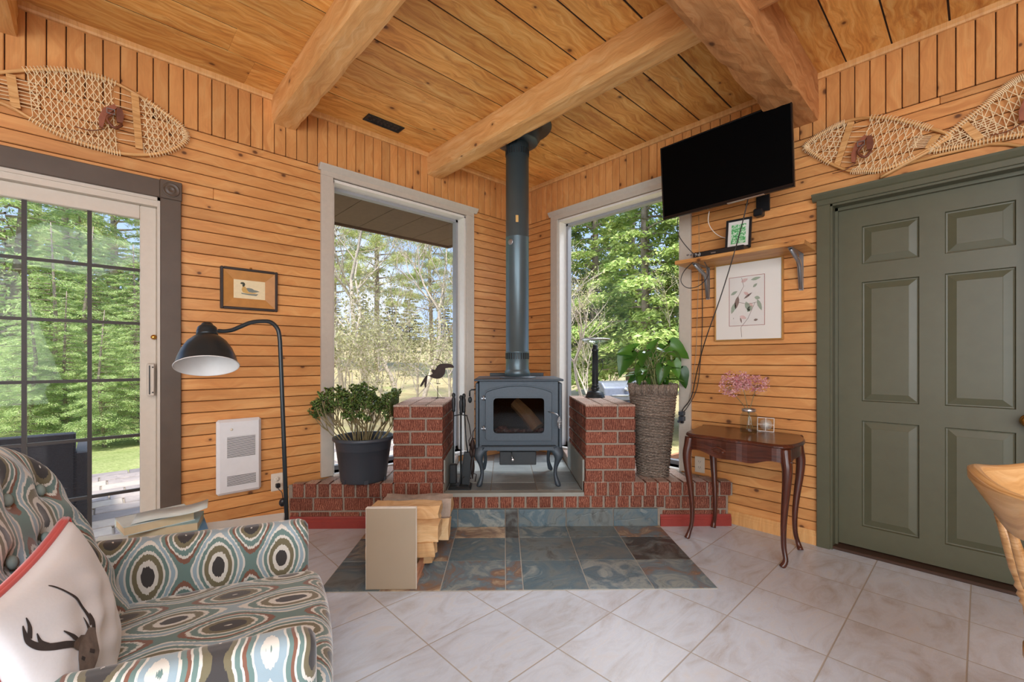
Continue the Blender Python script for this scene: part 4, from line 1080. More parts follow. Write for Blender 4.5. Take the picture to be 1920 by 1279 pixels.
m = MB(81); m.tube(smooth_poly([(0.024, 0, 0.295), (0.045, 0, 0.31), (0.060, 0, 0.285), (0.062, 0, 0.25), (0.045, 0, 0.215), (0.030, 0, 0.195), (0.026, 0, 0.17)], 5), 0.003, 6); m.build('side_handle', 'black_iron', lp)
m = MB(82); m.lathe([(0.02, 0.425), (0.05, 0.432), (0.095, 0.450), (0.118, 0.468), (0.121, 0.472), (0.116, 0.472), (0.093, 0.454), (0.05, 0.437), (0.02, 0.430)], 44, caps=False, close=True); m.build('glass_dish', 'clear_glass', lp)
m = MB(82); m.lathe([(0.118, 0.466), (0.1235, 0.470), (0.118, 0.4745)], 44, caps=False, close=True); m.build('dish_rim', 'silver', lp)

# jade plant in a black nursery pot
pot = thing('potted_jade_plant', 'bushy small leaved jade plant in a black plastic nursery pot', 'potted plant', (-1.855, -0.262, 0.3025), 0)
m = MB(83); m.lathe([(0.148, 0), (0.152, 0.01), (0.186, 0.275), (0.198, 0.276), (0.203, 0.284), (0.203, 0.298), (0.197, 0.302), (0.190, 0.298), (0.180, 0.22), (0.155, 0.2)], 56)
for k in range(6):
    a = k*PI/3+0.2; m.M = Matrix.Rotation(a, 4, 'Z'); m.box((0.143, -0.014, 0.0), (0.157, 0.014, 0.026), rnd=0.1)
m.M = None; m.build('pot', 'plastic_grey', pot)
m = MB(84); m.lathe([(0.001, 0.24), (0.10, 0.245), (0.181, 0.24)], 40, caps=False); m.build('potting_soil', 'soil', pot)
def jade():
    rng = random.Random(5); st = MB(85); lf = MB(86)
    def leaf(p, d, s):
        d = d.normalized(); sd = d.cross(Vector((rng.uniform(-1, 1), rng.uniform(-1, 1), rng.uniform(-1, 1)))).normalized(); up = d.cross(sd)
        pts = [p, p+d*s*0.35+sd*s*0.30+up*s*.05, p+d*s*0.75+sd*s*0.30+up*s*.06, p+d*s, p+d*s*0.75-sd*s*0.30+up*s*.06, p+d*s*0.35-sd*s*0.30+up*s*.05, p+d*s*0.5-up*s*0.06]
        lf.add(pts, [[0, 1, 6], [1, 2, 6], [2, 3, 6], [3, 4, 6], [4, 5, 6], [5, 0, 6], [1, 0, 5], [1, 5, 4, 2], [2, 4, 3]], smooth=True)
    def branch(p, d, L, r, lvl):
        pts = [p]; q = p.copy(); dd = d.copy()
        for i in range(4):
            dd = (dd+Vector((rng.uniform(-.16, .16), rng.uniform(-.16, .16), rng.uniform(-0.02, .16)))).normalized(); q = q+dd*L/4; pts.append(q.copy())
        st.tube(pts, [r*(1-0.1*i) for i in range(5)], 5, caps=False)
        if lvl == 0:
            for k in range(13):
                a = rng.uniform(0, 2*PI); leaf(q-dd*rng.uniform(0, 0.05), dd*0.6+Vector((math.cos(a), math.sin(a), rng.uniform(-.2, .5))), rng.uniform(0.018, 0.030))
            for k in range(3): a = rng.uniform(0, 2*PI); leaf(pts[2+k % 2], dd*0.3+Vector((math.cos(a), math.sin(a), .2)), rng.uniform(0.014, 0.022))
            return
        for k in range(3 if lvl > 1 else 3):
            a = rng.uniform(0, 2*PI); sp = rng.uniform(0.35, 0.75)
            nd = (dd+Vector((math.cos(a)*sp, math.sin(a)*sp, rng.uniform(-.1, .3)))).normalized(); branch(q, nd, L*rng.uniform(0.62, 0.85), r*0.72, lvl-1)
    for i in range(34):
        a = 2*PI*i/34*3.0+rng.uniform(-.2, .2); rr = rng.uniform(0.02, 0.13); out = 0.10+rr*6.8
        p = Vector((math.cos(a)*rr, math.sin(a)*rr, 0.24)); d = Vector((math.cos(a)*out, math.sin(a)*out, 1.0)).normalized()
        # keep clear of the window behind
        if d.y > 0.30: d.y = 0.30; d.normalize()
        branch(p, d, rng.uniform(0.13, 0.185), 0.0052, 2)
    for mb in (st, lf):
        nv = []
        for x, y, z in mb.v:
            y = min(y, 0.215); s_ = x*HU[0]+y*HU[1]     # distance towards the pillar along the hearth front
            if s_ > 0.222: x -= (s_-0.222)*HU[0]; y -= (s_-0.222)*HU[1]
            nv.append((max(-0.42, x), y, z))
        mb.v = nv
    st.build('stems', 'stem_brown', pot); lf.build('foliage', 'leaf_jade', pot)
jade()

# tall woven basket with a heart leaved plant
bk = thing('woven_basket', 'tall dark woven basket standing between the pillar and console table', 'basket', (-0.263, -1.556, 0.3025), 0)
m = MB(87)
def brad(z): return 0.107+0.060*(z/0.66)
rows = 118; n = 64; vs = []; fs = []; uvs = []
rng = random.Random(3)
m.lathe([(brad(0)-0.010, 0), (brad(0.6)-0.010, 0.6), (brad(0.6)-0.016, 0.60), (brad(0)-0.015, 0.01)], 32, mi=0, rnd=0.0)
for j in range(rows):
    z = 0.004+0.60*j/rows; pts = []
    for k in range(n+1):
        a = 2*PI*k/n; r = brad(z)+0.0045*math.cos(a*16+(j % 2)*PI)+rng.uniform(-.0012, .0012); pts.append((r*math.cos(a), r*math.sin(a), z+0.0022*math.sin(a*5+j*1.7)+rng.uniform(-.0008, .0008)))
    m.tube(pts, 0.0031, 5, rnd=rng.random(), caps=False)
m.build('weave', 'wicker', bk)
m = MB(88)
for k in range(110):
    a = 2*PI*k/110; z0 = 0.585+rng.uniform(-.006, .006); r0 = brad(0.59)+0.004; r1 = brad(0.66)+0.004
    m.tube([(r0*math.cos(a), r0*math.sin(a), z0), (r1*math.cos(a), r1*math.sin(a), 0.655+rng.uniform(-.003, .003))], 0.0044, 5)
m.build('rim_band', 'wicker', bk)
m = MB(89); m.lathe([(0.001, 0.60), (0.155, 0.60)], 32, caps=False); m.build('potting_soil', 'soil', bk)
hp = thing('heart_leaf_plant', 'green plant with large drooping heart shaped leaves growing from the basket', 'plant', (-0.263, -1.556, 0.905), 0)
def heart(mb, base, dirv, nrm, s, rnd, curl=0.25):
    """heart leaf: base = where petiole meets, dirv = towards the tip"""
    d = Vector(dirv).normalized(); n_ = Vector(nrm); n_ = (n_-d*n_.dot(d)).normalized(); sd = d.cross(n_)
    prof = [(-0.16, 0.10, 0.25), (-0.10, 0.0, 0.33), (0.05, 0.0, 0.38), (0.22, 0.0, 0.365), (0.42, 0, 0.30), (0.62, 0, 0.205), (0.80, 0, 0.13), (0.92, 0, 0.05), (1.0, 0, 0.0)]
    rows = []
    for i, (t, inn, w) in enumerate(prof):
        c = base+d*(t*s)-n_*(curl*s*t*t)
        row = []
        for q in (-1, -0.55, 0, 0.55, 1):
            x = q*w*s; lift = abs(q)*w*s*0.32
            cen = c
            if i == 0 and q == 0: cen = base+d*(0.0)
            if i == 0 and abs(q) == 1: x *= 0.75
            row.append(cen+sd*x+n_*lift)
        rows.append(row)
    vs = [p for r in rows for p in r]; fs = []
    for i in range(len(rows)-1):
        for k in range(4): fs.append([i*5+k, i*5+k+1, (i+1)*5+k+1, (i+1)*5+k])
    mb.add(vs, fs, None, rnd, 0, True)
def heart_plant():
    rng = random.Random(8); st = MB(90); lf = MB(91); L = to_local(hp)
    D = 3.21
    # px,py of the leaf base, px,py of the tip, depth offset
    spec = [(1179, 662, 1160, 702, 0.0), (1203, 690, 1196, 716, -0.05), (1244, 688, 1236, 720, -0.08), (1262, 678, 1274, 708, 0.0), (1256, 647, 1293, 671, 0.02), (1275, 694, 1288, 727, 0.05), (1220, 655, 1228, 641, 0.0), (1187, 657, 1160, 660, 0.0), (1236, 651, 1252, 656, 0.05), (1218, 679, 1206, 712, 0.05), (1246, 697, 1247, 712, 0.0), (1196, 706, 1176, 716, 0.05), (1208, 668, 1196, 668, -0.02), (1228, 662, 1214, 668, 0.03), (1240, 672, 1236, 690, 0.06), (1188, 650, 1196, 646, 0.04), (1212, 710, 1218, 719, -0.1)]
    size = [0.17, 0.15, 0.16, 0.15, 0.17, 0.13, 0.13, 0.12, 0.11, 0.12, 0.10, 0.09, 0.09, 0.10, 0.09, 0.07, 0.08]
    for i, (a, b, c, d_, off) in enumerate(spec):
        p = L(DP(a, b, D+off)); q = L(DP(c, d_, D+off-0.03)); dv = (q-p)
        root = Vector((rng.uniform(-.07, .07), rng.uniform(-.07, .07), 0.0)); mid = (root+p)/2+Vector((0, 0, 0.08))
        st.tube(smooth_poly([root, mid, p], 5), 0.0035, 5)
        tocam = (Vector((CX, CY, H))-DP(a, b, D)).normalized(); nr = (tocam+Vector((rng.uniform(-.5, .5), rng.uniform(-.5, .5), rng.uniform(0.1, 0.9)))).normalized()
        heart(lf, p, dv if dv.length > 0.02 else Vector((0, 0, -1)), nr, max(dv.length*1.05, size[i]*0.8), rng.random())
    # a faded leaf hanging over the rim and upright shoots
    for k in range(16):
        a = rng.uniform(0, 2*PI); rr = rng.uniform(0.05, 0.17); p = Vector((rr*math.cos(a), rr*math.sin(a), rng.uniform(0.08, 0.28)))
        if p.x > 0.14: p.x = 0.14
        st.tube(smooth_poly([p*0.15, p*0.6+Vector((0, 0, 0.09)), p], 4), 0.003, 5); d = Vector((p.x, p.y, -0.12 if k % 2 else 0.02)); heart(lf, p, d, Vector((p.x*2, p.y*2, 0.6)), rng.uniform(0.08, 0.13), rng.random())
    for k in range(5):
        a = rng.uniform(0, 2*PI); st.tube([(0.05*math.cos(a), 0.05*math.sin(a), 0), (0.09*math.cos(a), 0.09*math.sin(a), 0.16)], 0.004, 5)
    st.build('stems', 'stem_green', hp); lf.build('foliage', 'leaf_heart', hp)
heart_plant()
def frame_ring(m, x0, x1, z0, z1, w, y0, y1, ch=0.002):
    m.box((x0, y0, z0), (x0+w, y1, z1), axis=2, ch=ch); m.box((x1-w, y0, z0), (x1, y1, z1), axis=2, ch=ch); m.box((x0+w, y0, z0), (x1-w, y1, z0+w), axis=0, ch=ch); m.box((x0+w, y0, z1-w), (x1-w, y1, z1), axis=0, ch=ch)
# ================================================================ FIREWOOD CRATE
cr = thing('firewood_holder', 'beige end panel on pinkish wooden rails holding split firewood', 'firewood holder', HW(-0.781, -2.345, 0.006), HA)
m = MB(100); m.box((-0.121, 0.0, 0.0), (0.121, 0.022, 0.396), ch=0.002); m.build('end_panel', 'beige_panel', cr)
m = MB(100); m.box((-0.121, 0.0005, 0.3965), (0.121, 0.022, 0.400)); m.box((-0.123, 0.001, 0.0), (-0.1212, 0.021, 0.398)); m.box((0.1212, 0.001, 0.0), (0.123, 0.021, 0.398)); m.build('panel_edging', 'beige_edge', cr)
m = MB(101); m.box((-0.115, 0.022, 0.0), (-0.07, 0.64, 0.018)); m.box((-0.115, 0.022, 0.018), (-0.098, 0.64, 0.05)); m.build('rail', 'crate_wood', cr)
m = MB(105); m.box((0.07, 0.022, 0.0), (0.118, 0.64, 0.018)); m.box((0.098, 0.022, 0.018), (0.116, 0.64, 0.05)); m.build('rail', 'crate_wood', cr)
m = MB(102); m.box((-0.11, 0.62, 0.05), (0.11, 0.64, 0.20)); m.build('rear_panel', 'crate_wood', cr)
def split_log(label, c, L, prof, seed, tilt=(0, 0, 0), bark=(), name='split_log'):
    """prof: polygon in (y,z) of the end, bark: indices of faces that carry bark"""
    r = thing(name, label, 'log', c, HA+tilt[2], 'split firewood stacked on the holder')
    rng = random.Random(seed); n = 12; k = len(prof); vs = []; fs = []; uvs = []; mi = []
    P = []
    for i in range(k):
        a, b = prof[i], prof[(i+1) % k]
        for t in (0, 0.5): P.append((a[0]+(b[0]-a[0])*t, a[1]+(b[1]-a[1])*t, i in bark))
    K = len(P)
    for i in range(n+1):
        x = -L/2+L*i/n; sx = 1+0.05*math.sin(i*0.9+seed)
        for j, (y, z, _) in enumerate(P):
            w = mnoise.noise(Vector((x*5, j*2.7, seed)))*0.007+mnoise.noise(Vector((x*30, j*5.7, seed)))*0.0025
            vs.append((x+(rng.uniform(-.006, .006) if i in (0, n) else 0), y*sx+w, z*sx+w))
    m = MB(seed)
    for sel in (False, True):
        F_ = []; U_ = []
        for i in range(n):
            for j in range(K):
                if P[j][2] != sel: continue
                j2 = (j+1) % K; F_.append([i*K+j, (i+1)*K+j, (i+1)*K+j2, i*K+j2][::-1]); U_.append([(L*i/n, j*0.03+seed), (L*(i+1)/n, j*0.03+seed), (L*(i+1)/n, j*0.03+0.03+seed), (L*i/n, j*0.03+0.03+seed)][::-1])
        if not sel:
            F_.append(list(range(K))[::-1]); F_.append([n*K+j for j in range(K)]); U_ += [[(p[0]*0.5+seed, p[1]) for p in P][::-1], [(p[0]*0.5+seed, p[1]) for p in P]]
        if F_:
            used = sorted({i for f in F_ for i in f}); mp = {a_: b_ for b_, a_ in enumerate(used)}
            mm = MB(seed+3); mm.add([vs[i] for i in used], [[mp[i] for i in f] for f in F_], U_)
            o = mm.build('bark' if sel else 'split_wood', 'trunk_bark' if sel else 'log_split', r)
            o.rotation_euler = (tilt[0], tilt[1], 0)
    return r
split_log('topmost split log, pale with a broad flat face', HW(-0.775, -2.01, 0.278), 0.375, [(-0.075, -0.035), (0.02, -0.045), (0.085, -0.02), (0.07, 0.035), (-0.055, 0.038)], 1, bark=(1, 2))
split_log('knotty log in the middle of the firewood stack', HW(-0.765, -2.12, 0.212), 0.38, [(-0.07, -0.04), (0.06, -0.05), (0.085, 0.02), (0.03, 0.05), (-0.05, 0.045)], 2, bark=(1,))
split_log('orange streaked lower log just above the rails', HW(-0.775, -2.14, 0.128), 0.36, [(-0.06, -0.035), (0.05, -0.055), (0.08, 0.02), (0.02, 0.045), (-0.06, 0.035)], 5, bark=(1,), tilt=(0, -0.04, 0))
split_log('brown log behind the topmost one, its dark end showing', HW(-0.735, -1.86, 0.262), 0.39, [(-0.06, -0.06), (0.06, -0.05), (0.075, 0.01), (0.03, 0.055), (-0.05, 0.05)], 7, bark=(0, 3, 4))
split_log('short log low at the back of the stack', HW(-0.735, -1.93, 0.165), 0.38, [(-0.06, -0.06), (0.06, -0.05), (0.06, 0.03), (-0.04, 0.05)], 9, bark=(2,))
split_log('lowest thick log lying on the rails', HW(-0.77, -2.02, 0.062), 0.30, [(-0.09, -0.03), (0.09, -0.035), (0.10, 0.02), (-0.06, 0.03)], 11, bark=(1,))

# ================================================================ CONSOLE TABLE (right wall frame)
ct = thing('console_table', 'dark carved console table with cabriole legs against the pine wall', 'table', (0, 0, 0), RR)
# local x = -world y ; local y = world x
top = [(1.875, -0.05), (2.395, -0.05), (2.44, -0.09), (2.475, -0.16), (2.50, -0.26), (2.508, -0.34), (2.50, -0.42), (2.485, -0.475), (2.44, -0.52), (2.36, -0.52), (2.28, -0.512), (2.19, -0.525), (2.10, -0.512), (2.02, -0.52), (1.95, -0.51), (1.905, -0.475), (1.89, -0.42), (1.885, -0.36), (1.87, -0.30), (1.855, -0.20), (1.855, -0.12)]
tp = [(p.x, p.y) for p in smooth_poly([(a, b, 0) for a, b in top], 3, True)][::-1]
def inset(poly, k, c): return [(c[0]+(x-c[0])*k, c[1]+(y-c[1])*k) for x, y in poly]
cen = (2.2, -0.28)
m = MB(110); lv = [(0.978, 0.6480), (1.0, 0.652), (1.0, 0.660), (0.985, 0.667), (0.97, 0.670)]
vs = []; n = len(tp)
for k, z in lv: vs += [(x, y, z) for x, y in inset(tp, k, cen)]
fs = [[j*n+i, j*n+(i+1) % n, (j+1)*n+(i+1) % n, (j+1)*n+i] for j in range(len(lv)-1) for i in range(n)]
fs = [f[::-1] for f in fs] if True else fs
fs.append(list(range(n))); fs.append([(len(lv)-1)*n+i for i in range(n)][::-1])
m.add(vs, fs, [[(vs[i][0], vs[i][1]) for i in f] for f in fs]); m.build('table_top', 'mahogany', ct)
ap = inset(tp, 0.94, cen)
def apron_z(x, y):
    f = (x-1.9)/0.6
    if y < -0.42: return 0.567-0.030*math.sin(PI*max(0, min(1, f)))**4-0.008*math.cos(6*PI*f)
    return 0.572+0.018*math.sin(PI*max(0, min(1, (-0.05-y)/0.42)))
m = MB(111); vs = []; n = len(ap)
for x, y in ap: z = apron_z(x, y); vs += [(x, y, 0.6485), (x, y, z)]
inn = inset(ap, 0.94, cen)
for x, y in inn: z = apron_z(x, y*1.06); vs += [(x, y, 0.6485), (x, y, z)]
fs = []
for i in range(n):
    j = (i+1) % n; fs += [[2*i, 2*j, 2*j+1, 2*i+1], [2*n+2*i, 2*n+2*i+1, 2*n+2*j+1, 2*n+2*j], [2*i+1, 2*j+1, 2*n+2*j+1, 2*n+2*i+1]]
m.add(vs, fs, [[(vs[i][0]+vs[i][1], vs[i][2]) for i in f] for f in fs]); apr = m.build('apron', 'mahogany', ct)
m = MB(112)
for sgn in (-1, 1):
    for (a, b, c, r) in (((0.0, 0.0), (0.05, 0.018), (0.085, 0.002), 0.006), ((0.0, -0.004), (0.04, -0.02), (0.075, -0.006), 0.005)):
        m.tube(smooth_poly([(2.16+sgn*a[0], -0.497, 0.588+a[1]), (2.16+sgn*b[0], -0.500, 0.588+b[1]), (2.16+sgn*c[0], -0.497, 0.588+c[1])], 4), r, 6)
m.ell((2.16, -0.497, 0.590), (0.028, 0.010, 0.02)); m.ell((2.185, -0.497, 0.578), (0.018, 0.009, 0.014)); m.ell((2.137, -0.497, 0.580), (0.016, 0.009, 0.013))
m.tube(smooth_poly([(1.90, -0.478, 0.575)]+[(1.9+0.6*i/10, -0.486-0.0, apron_z(1.9+0.6*i/10, -0.5)+0.006) for i in range(1, 10)]+[(2.50, -0.478, 0.575)], 3), 0.004, 5)
m.build('carving', 'mahogany', apr)
def table_leg(x, y, sx, sy, fx, fy):
    m = MB(113); path = smooth_poly([(x, y, 0.640), (x+sx*0.006, y+sy*0.006, 0.59), (x+sx*0.014, y+sy*0.014, 0.53), (x+sx*0.010, y+sy*0.010, 0.44), (x-sx*0.002, y-sy*0.002, 0.32), (x-sx*0.010, y-sy*0.010, 0.20), (x-sx*0.008, y-sy*0.008, 0.10), (x+sx*0.004, y+sy*0.004, 0.035), (fx, fy, 0.0)], 4)
    k = len(path); rr = []
    for i in range(k):
        z = path[i].z; rr.append(0.012+0.018*max(0, (z/0.64))**1.6+(0.004*math.exp(-((z-0.0)/0.03)**2)))
    m.tube(path, rr, 10, up=(0, 1, 0)); m.build('leg', 'mahogany', ct)
table_leg(1.925, -0.462, -1, -1, 1.912, -0.478); table_leg(2.455, -0.462, 1, -1, 2.444, -0.480); table_leg(1.958, -0.172, -1, 1, 1.954, -0.180); table_leg(2.435, -0.150, 1, 1, 2.455, -0.160)
# jar vase with pink dried flowers
vs_ = thing('glass_jar', 'clear glass jar with water holding pink flowers on the console table', 'vase', (-0.235, -2.195, 0.6702), 0)
m = MB(114); m.lathe([(0.040, 0), (0.049, 0.006), (0.050, 0.02), (0.050, 0.105), (0.045, 0.122), (0.036, 0.130), (0.036, 0.134), (0.039, 0.137), (0.039, 0.142), (0.036, 0.145), (0.036, 0.152), (0.0335, 0.152), (0.0335, 0.130), (0.042, 0.119), (0.0465, 0.104), (0.0465, 0.02), (0.045, 0.008), (0.001, 0.006)], 40, caps=False); m.build('jar_body', 'clear_glass', vs_)
m = MB(114); m.lathe([(0.0385, 0.136), (0.0395, 0.137), (0.0395, 0.151), (0.0375, 0.153), (0.0365, 0.152)], 36, caps=False); m.build('jar_rim', 'silver', vs_)
m = MB(114); m.lathe([(0.001, 0.008), (0.045, 0.0085), (0.046, 0.02), (0.046, 0.035), (0.001, 0.035)], 32); m.build('water', 'clear_glass', vs_)
fl_ = thing('pink_flowers', 'three dusty pink flower heads on thin stems standing in the jar', 'flowers', (-0.235, -2.195, 0.678), 0, None)
rng = random.Random(12); dep = 2.66; Lc = to_local(fl_)
heads = [(1369, 722, 0.062, 0.078), (1392, 715, 0.05, 0.06), (1418, 720, 0.07, 0.055)]
hm = MB(115); sm_ = MB(116)
for (hx_, hy_, r, rz_) in heads:
    c = Lc(DP(hx_, hy_, dep)); base = Vector((-c.x*0.25, -c.y*0.25, 0.012))
    sm_.tube(smooth_poly([base, Vector((c.x*0.12, c.y*0.12, 0.14)), c+Vector((0, 0, -rz_*0.4))], 4), 0.0022, 5)
    for k in range(26):
        d = Vector((rng.gauss(0, 1), rng.gauss(0, 1), rng.gauss(0, 1))).normalized(); e = c+Vector((d.x*r*0.8, d.y*r*0.8, d.z*rz_*0.8)); sm_.tube([c-Vector((0, 0, rz_*0.4)), e], 0.0007, 3, caps=False)
    for k in range(300):
        d = Vector((rng.gauss(0, 1), rng.gauss(0, 1), rng.gauss(0, 1))).normalized()*rng.uniform(0.55, 1.05)
        p = c+Vector((d.x*r, d.y*r, d.z*rz_)); s_ = rng.uniform(0.005, 0.010); a = Vector((rng.gauss(0, 1), rng.gauss(0, 1), rng.gauss(0, 1))).normalized(); b = a.orthogonal().normalized(); q = a.cross(b)
        hm.add([p, p+b*s_+a*s_*.4, p+a*s_*0.9, p+q*s_+a*s_*.4, p-b*s_+a*s_*.4, p-q*s_+a*s_*.4], [[0, 1, 2], [0, 3, 2], [0, 4, 2], [0, 5, 2]])
hm.build('petals', 'flower_pink', fl_); sm_.build('stems', 'stem_brown', fl_)
gc = thing('glass_block', 'small square patterned glass ornament leaning by the jar on the table', 'ornament', (-0.085, -2.245, 0.6702), RR+0.15)
m = MB(117); m.M = Matrix.Rotation(-0.12, 4, 'X'); m.box((-0.048, -0.010, 0.0), (0.048, 0.008, 0.088), ch=0.003); m.build('glass_panel', 'clear_glass', gc)
m = MB(117); m.M = Matrix.Rotation(-0.12, 4, 'X')
for k in range(15):
    a = PI*k/15; d = (math.cos(a), math.sin(a)); L = 0.036; m.tube([(-d[0]*L, -0.001, 0.044-d[1]*L), (d[0]*L, -0.001, 0.044+d[1]*L)], 0.0013, 4)
frame_ring(m, -0.048, 0.048, 0.0, 0.088, 0.004, -0.0115, -0.0095, 0.0005); m.box((-0.0475, -0.0112, 0.0425), (0.0475, -0.0102, 0.0455)); m.box((-0.0015, -0.0112, 0.001), (0.0015, -0.0102, 0.087)); m.build('etched_star', 'mat_white', gc)

# ================================================================ SIDE TABLE, BOOKS
sd = thing('side_table', 'low pale table beside the patterned armchair, books stacked on it', 'table', (-3.0, -1.30, 0), math.radians(-18))
m = MB(120); m.box((-0.26, -0.14, 0.485), (0.325, 0.17, 0.505), ch=0.003); m.build('table_top', 'table_white', sd)
m = MB(120); m.box((-0.24, -0.12, 0.15), (0.34, 0.15, 0.165)); m.build('lower_shelf', 'table_white', sd)
for sx in (-0.24, 0.285):
    for sy in (-0.12, 0.13):
        m = MB(121); m.box((sx, sy, 0.0), (sx+0.025, sy+0.025, 0.485)); m.build('leg', 'table_white', sd)
def book(label, x, y, z, w, d, h, rz, cover, tilt=0.0):
    b = thing('book', label, 'book', (-3.0, -1.30, 0), math.radians(-18), 'books on the side table')
    T_ = Matrix.Translation((x, y, z)) @ Matrix.Rotation(rz, 4, 'Z') @ Matrix.Rotation(tilt, 4, 'Y')
    m = MB(122); m.M = T_; m.box((-w/2, -d/2, 0.0), (w/2, d/2, 0.0025)); m.box((-w/2, -d/2, h-0.0025), (w/2, d/2, h)); m.box((-w/2, d/2-0.003, 0), (w/2, d/2, h)); m.build('cover', cover, b)
    m = MB(122); m.M = T_; m.box((-w/2+0.003, -d/2+0.002, 0.0025), (w/2-0.003, d/2-0.003, h-0.0025)); m.build('page_block', 'page', b)
book('thick blue spined book at the bottom of the stack by the armchair', -0.02, 0.03, 0.505, 0.20, 0.14, 0.036, 0.25, 'book_blue')
book('pale green book in the middle of the stack by the armchair', -0.03, 0.035, 0.541, 0.19, 0.13, 0.030, 0.05, 'book_teal')
book('topmost pale book with a curling cover by the armchair', -0.06, 0.02, 0.571, 0.19, 0.13, 0.030, 0.45, 'book_pale')
m = MB(123); vs = []; 
for i in range(9):
    for j in range(2): t = i/8; vs.append((-0.11+0.2*t, -0.05+0.11*j, 0.602+0.018*t*t+0.004*math.sin(t*6)))
m.add(vs, [[2*i, 2*i+2, 2*i+3, 2*i+1] for i in range(8)], smooth=True)
o = m.build('magazine', 'book_pale', loc=(-3.0, -1.30, 0), rot=(0, 0, math.radians(-10))); tag(o, 'curled pale magazine lying loose on top of the book stack', 'magazine')
so = o.modifiers.new('solid', 'SOLIDIFY'); so.thickness = 0.002; so.offset = 1.0

# ================================================================ FLOOR LAMP
pb = DP(537, 965, 2.10); pt = DP(525, 622, 2.10)
fl2 = thing('floor_lamp', 'dark metal floor lamp with a curved neck and bell shade', 'lamp', (pb.x, pb.y, 0), 0)
L = to_local(fl2); dn = (pt-pb).normalized(); bot = L(pb+dn*(-(pb.z-0.02)/dn.z))
m = MB(130); m.lathe([(0.13, 0), (0.13, 0.012), (0.12, 0.018), (0.03, 0.024), (0.014, 0.04)], 36, cx=bot.x, cy=bot.y); m.build('base', 'lamp_black', fl2)
neck = [L(DP(a, b, 2.10)) for a, b in ((525, 640), (521, 618), (508, 604.5), (490, 602.5), (470, 605), (450, 613), (435, 619), (421, 621), (410, 620.5))]
path = [bot, L(DP(532, 820, 2.10)), L(DP(527, 690, 2.10))]+smooth_poly(neck, 5)
m = MB(131); m.tube(path, 0.0098, 10); m.build('pole', 'lamp_black', fl2)
# shade: tilted towards the viewer
capc = L(DP(389, 607, 2.10)); rim = L(DP(388.5, 687, 2.10))
tocam = Vector((CX, CY, H))-DP(388, 687, 2.10); tocam.z = 0; tocam.normalize()
axis = Vector((0, 0, 1)).lerp(tocam*-1.0, 0.0); tilt = math.radians(22)
ax = (Vector((0, 0, 1))*math.cos(tilt)+(-tocam)*math.sin(tilt)).normalized()     # from rim up to the cap
Rm = ax.to_track_quat('Z', 'Y').to_matrix().to_4x4(); Tm = Matrix.Translation(rim) @ Rm
prof = [(0.131, 0.0), (0.131, 0.004), (0.126, 0.012), (0.118, 0.045), (0.104, 0.085), (0.083, 0.122), (0.060, 0.146), (0.044, 0.157)]
m = MB(132); m.M = Tm; m.lathe(prof+[(0.043, 0.158)], 56, caps=False); sh = m.build('lamp_shade', 'lamp_black', fl2)
m = MB(132); m.M = Tm; m.lathe([(r-0.002, z+0.0008) for r, z in prof]+[(0.001, 0.157)], 56, caps=False); m.lathe([(0.1315, -0.001), (0.133, 0.002), (0.129, 0.002)], 56, caps=False, close=True); m.build('shade_lining', 'lamp_white', sh)
m = MB(133); m.M = Tm; m.lathe([(0.044, 0.155), (0.046, 0.165), (0.043, 0.172), (0.045, 0.180), (0.043, 0.188), (0.041, 0.200), (0.034, 0.208), (0.026, 0.212), (0.024, 0.222), (0.014, 0.228), (0.001, 0.229)], 32); m.build('socket_cap', 'lamp_black', fl2)
m = MB(134); m.M = Tm; m.lathe([(0.001, 0.056), (0.016, 0.060), (0.029, 0.075), (0.032, 0.092), (0.026, 0.115), (0.015, 0.135), (0.014, 0.156)], 24); m.build('bulb', 'lamp_white', fl2)
m = MB(135); c = L(DP(530, 942, 2.10)); m.ell((c.x, c.y, c.z), (0.017, 0.014, 0.02)); m.build('foot_switch', 'plastic_black', fl2)
w = [L(DP(530, 945, 2.10)), L(DP(529, 925, 2.2)), L(LW(523, 918, 0.10)), L(LW(519.5, 912, 0.03))]
m = MB(136); m.tube(smooth_poly(w, 5), 0.0025, 6); m.build('power_cord', 'cord_black', fl2)

# ================================================================ WALL THINGS, LEFT WALL
def outlet(name, label, root, rz, deco=False, plug=False):
    r = thing(name, label, 'outlet', root, rz)
    m = MB(140); m.box((-0.036, -0.007, -0.058), (0.036, 0.0, 0.058), ch=0.003); m.build('cover_plate', 'off_white', r)
    m = MB(141)
    if deco: m.box((-0.017, -0.009, -0.034), (0.017, -0.006, 0.034), ch=0.001)
    else:
        for zz in (0.02, -0.02): m.M = Matrix.Translation((0, -0.007, zz)) @ Matrix.Rotation(PI/2, 4, 'X'); m.lathe([(0.0165, 0), (0.0165, 0.002), (0.001, 0.0022)], 20)
    m.M = None; m.build('receptacle', 'off_white', r)
    for zz in (0.02, -0.02):
        m = MB(142)
        m.box((-0.0075, -0.0098, zz-0.002), (-0.0055, -0.0088, zz+0.007)); m.box((0.0055, -0.0098, zz-0.002), (0.0075, -0.0088, zz+0.007)); m.ell((0, -0.0092, zz-0.008), (0.002, 0.0006, 0.002), 8, 6)
        m.build('slots', 'heater_dark', r)
    if plug: m = MB(143); m.box((-0.013, -0.036, -0.034), (0.013, -0.009, -0.006), ch=0.004); m.build('plug', 'plastic_black', r)
a = LW(519, 903.5); outlet('wall_outlet', 'cream wall outlet with a black plug behind the floor lamp pole', (a.x, -0.001, a.z), LR, plug=True)
a = RW(1312.5, 871); outlet('wall_outlet', 'cream wall outlet under the console table above the brick ledge', (-0.001, a.y, a.z), RR, deco=True)
a = LW(404, 786); b = LW(487.5, 915)
ht = thing('wall_heater', 'white fan heater with two louvred grilles on the pine wall', 'heater', ((a.x+b.x)/2, -0.001, 0), LR)
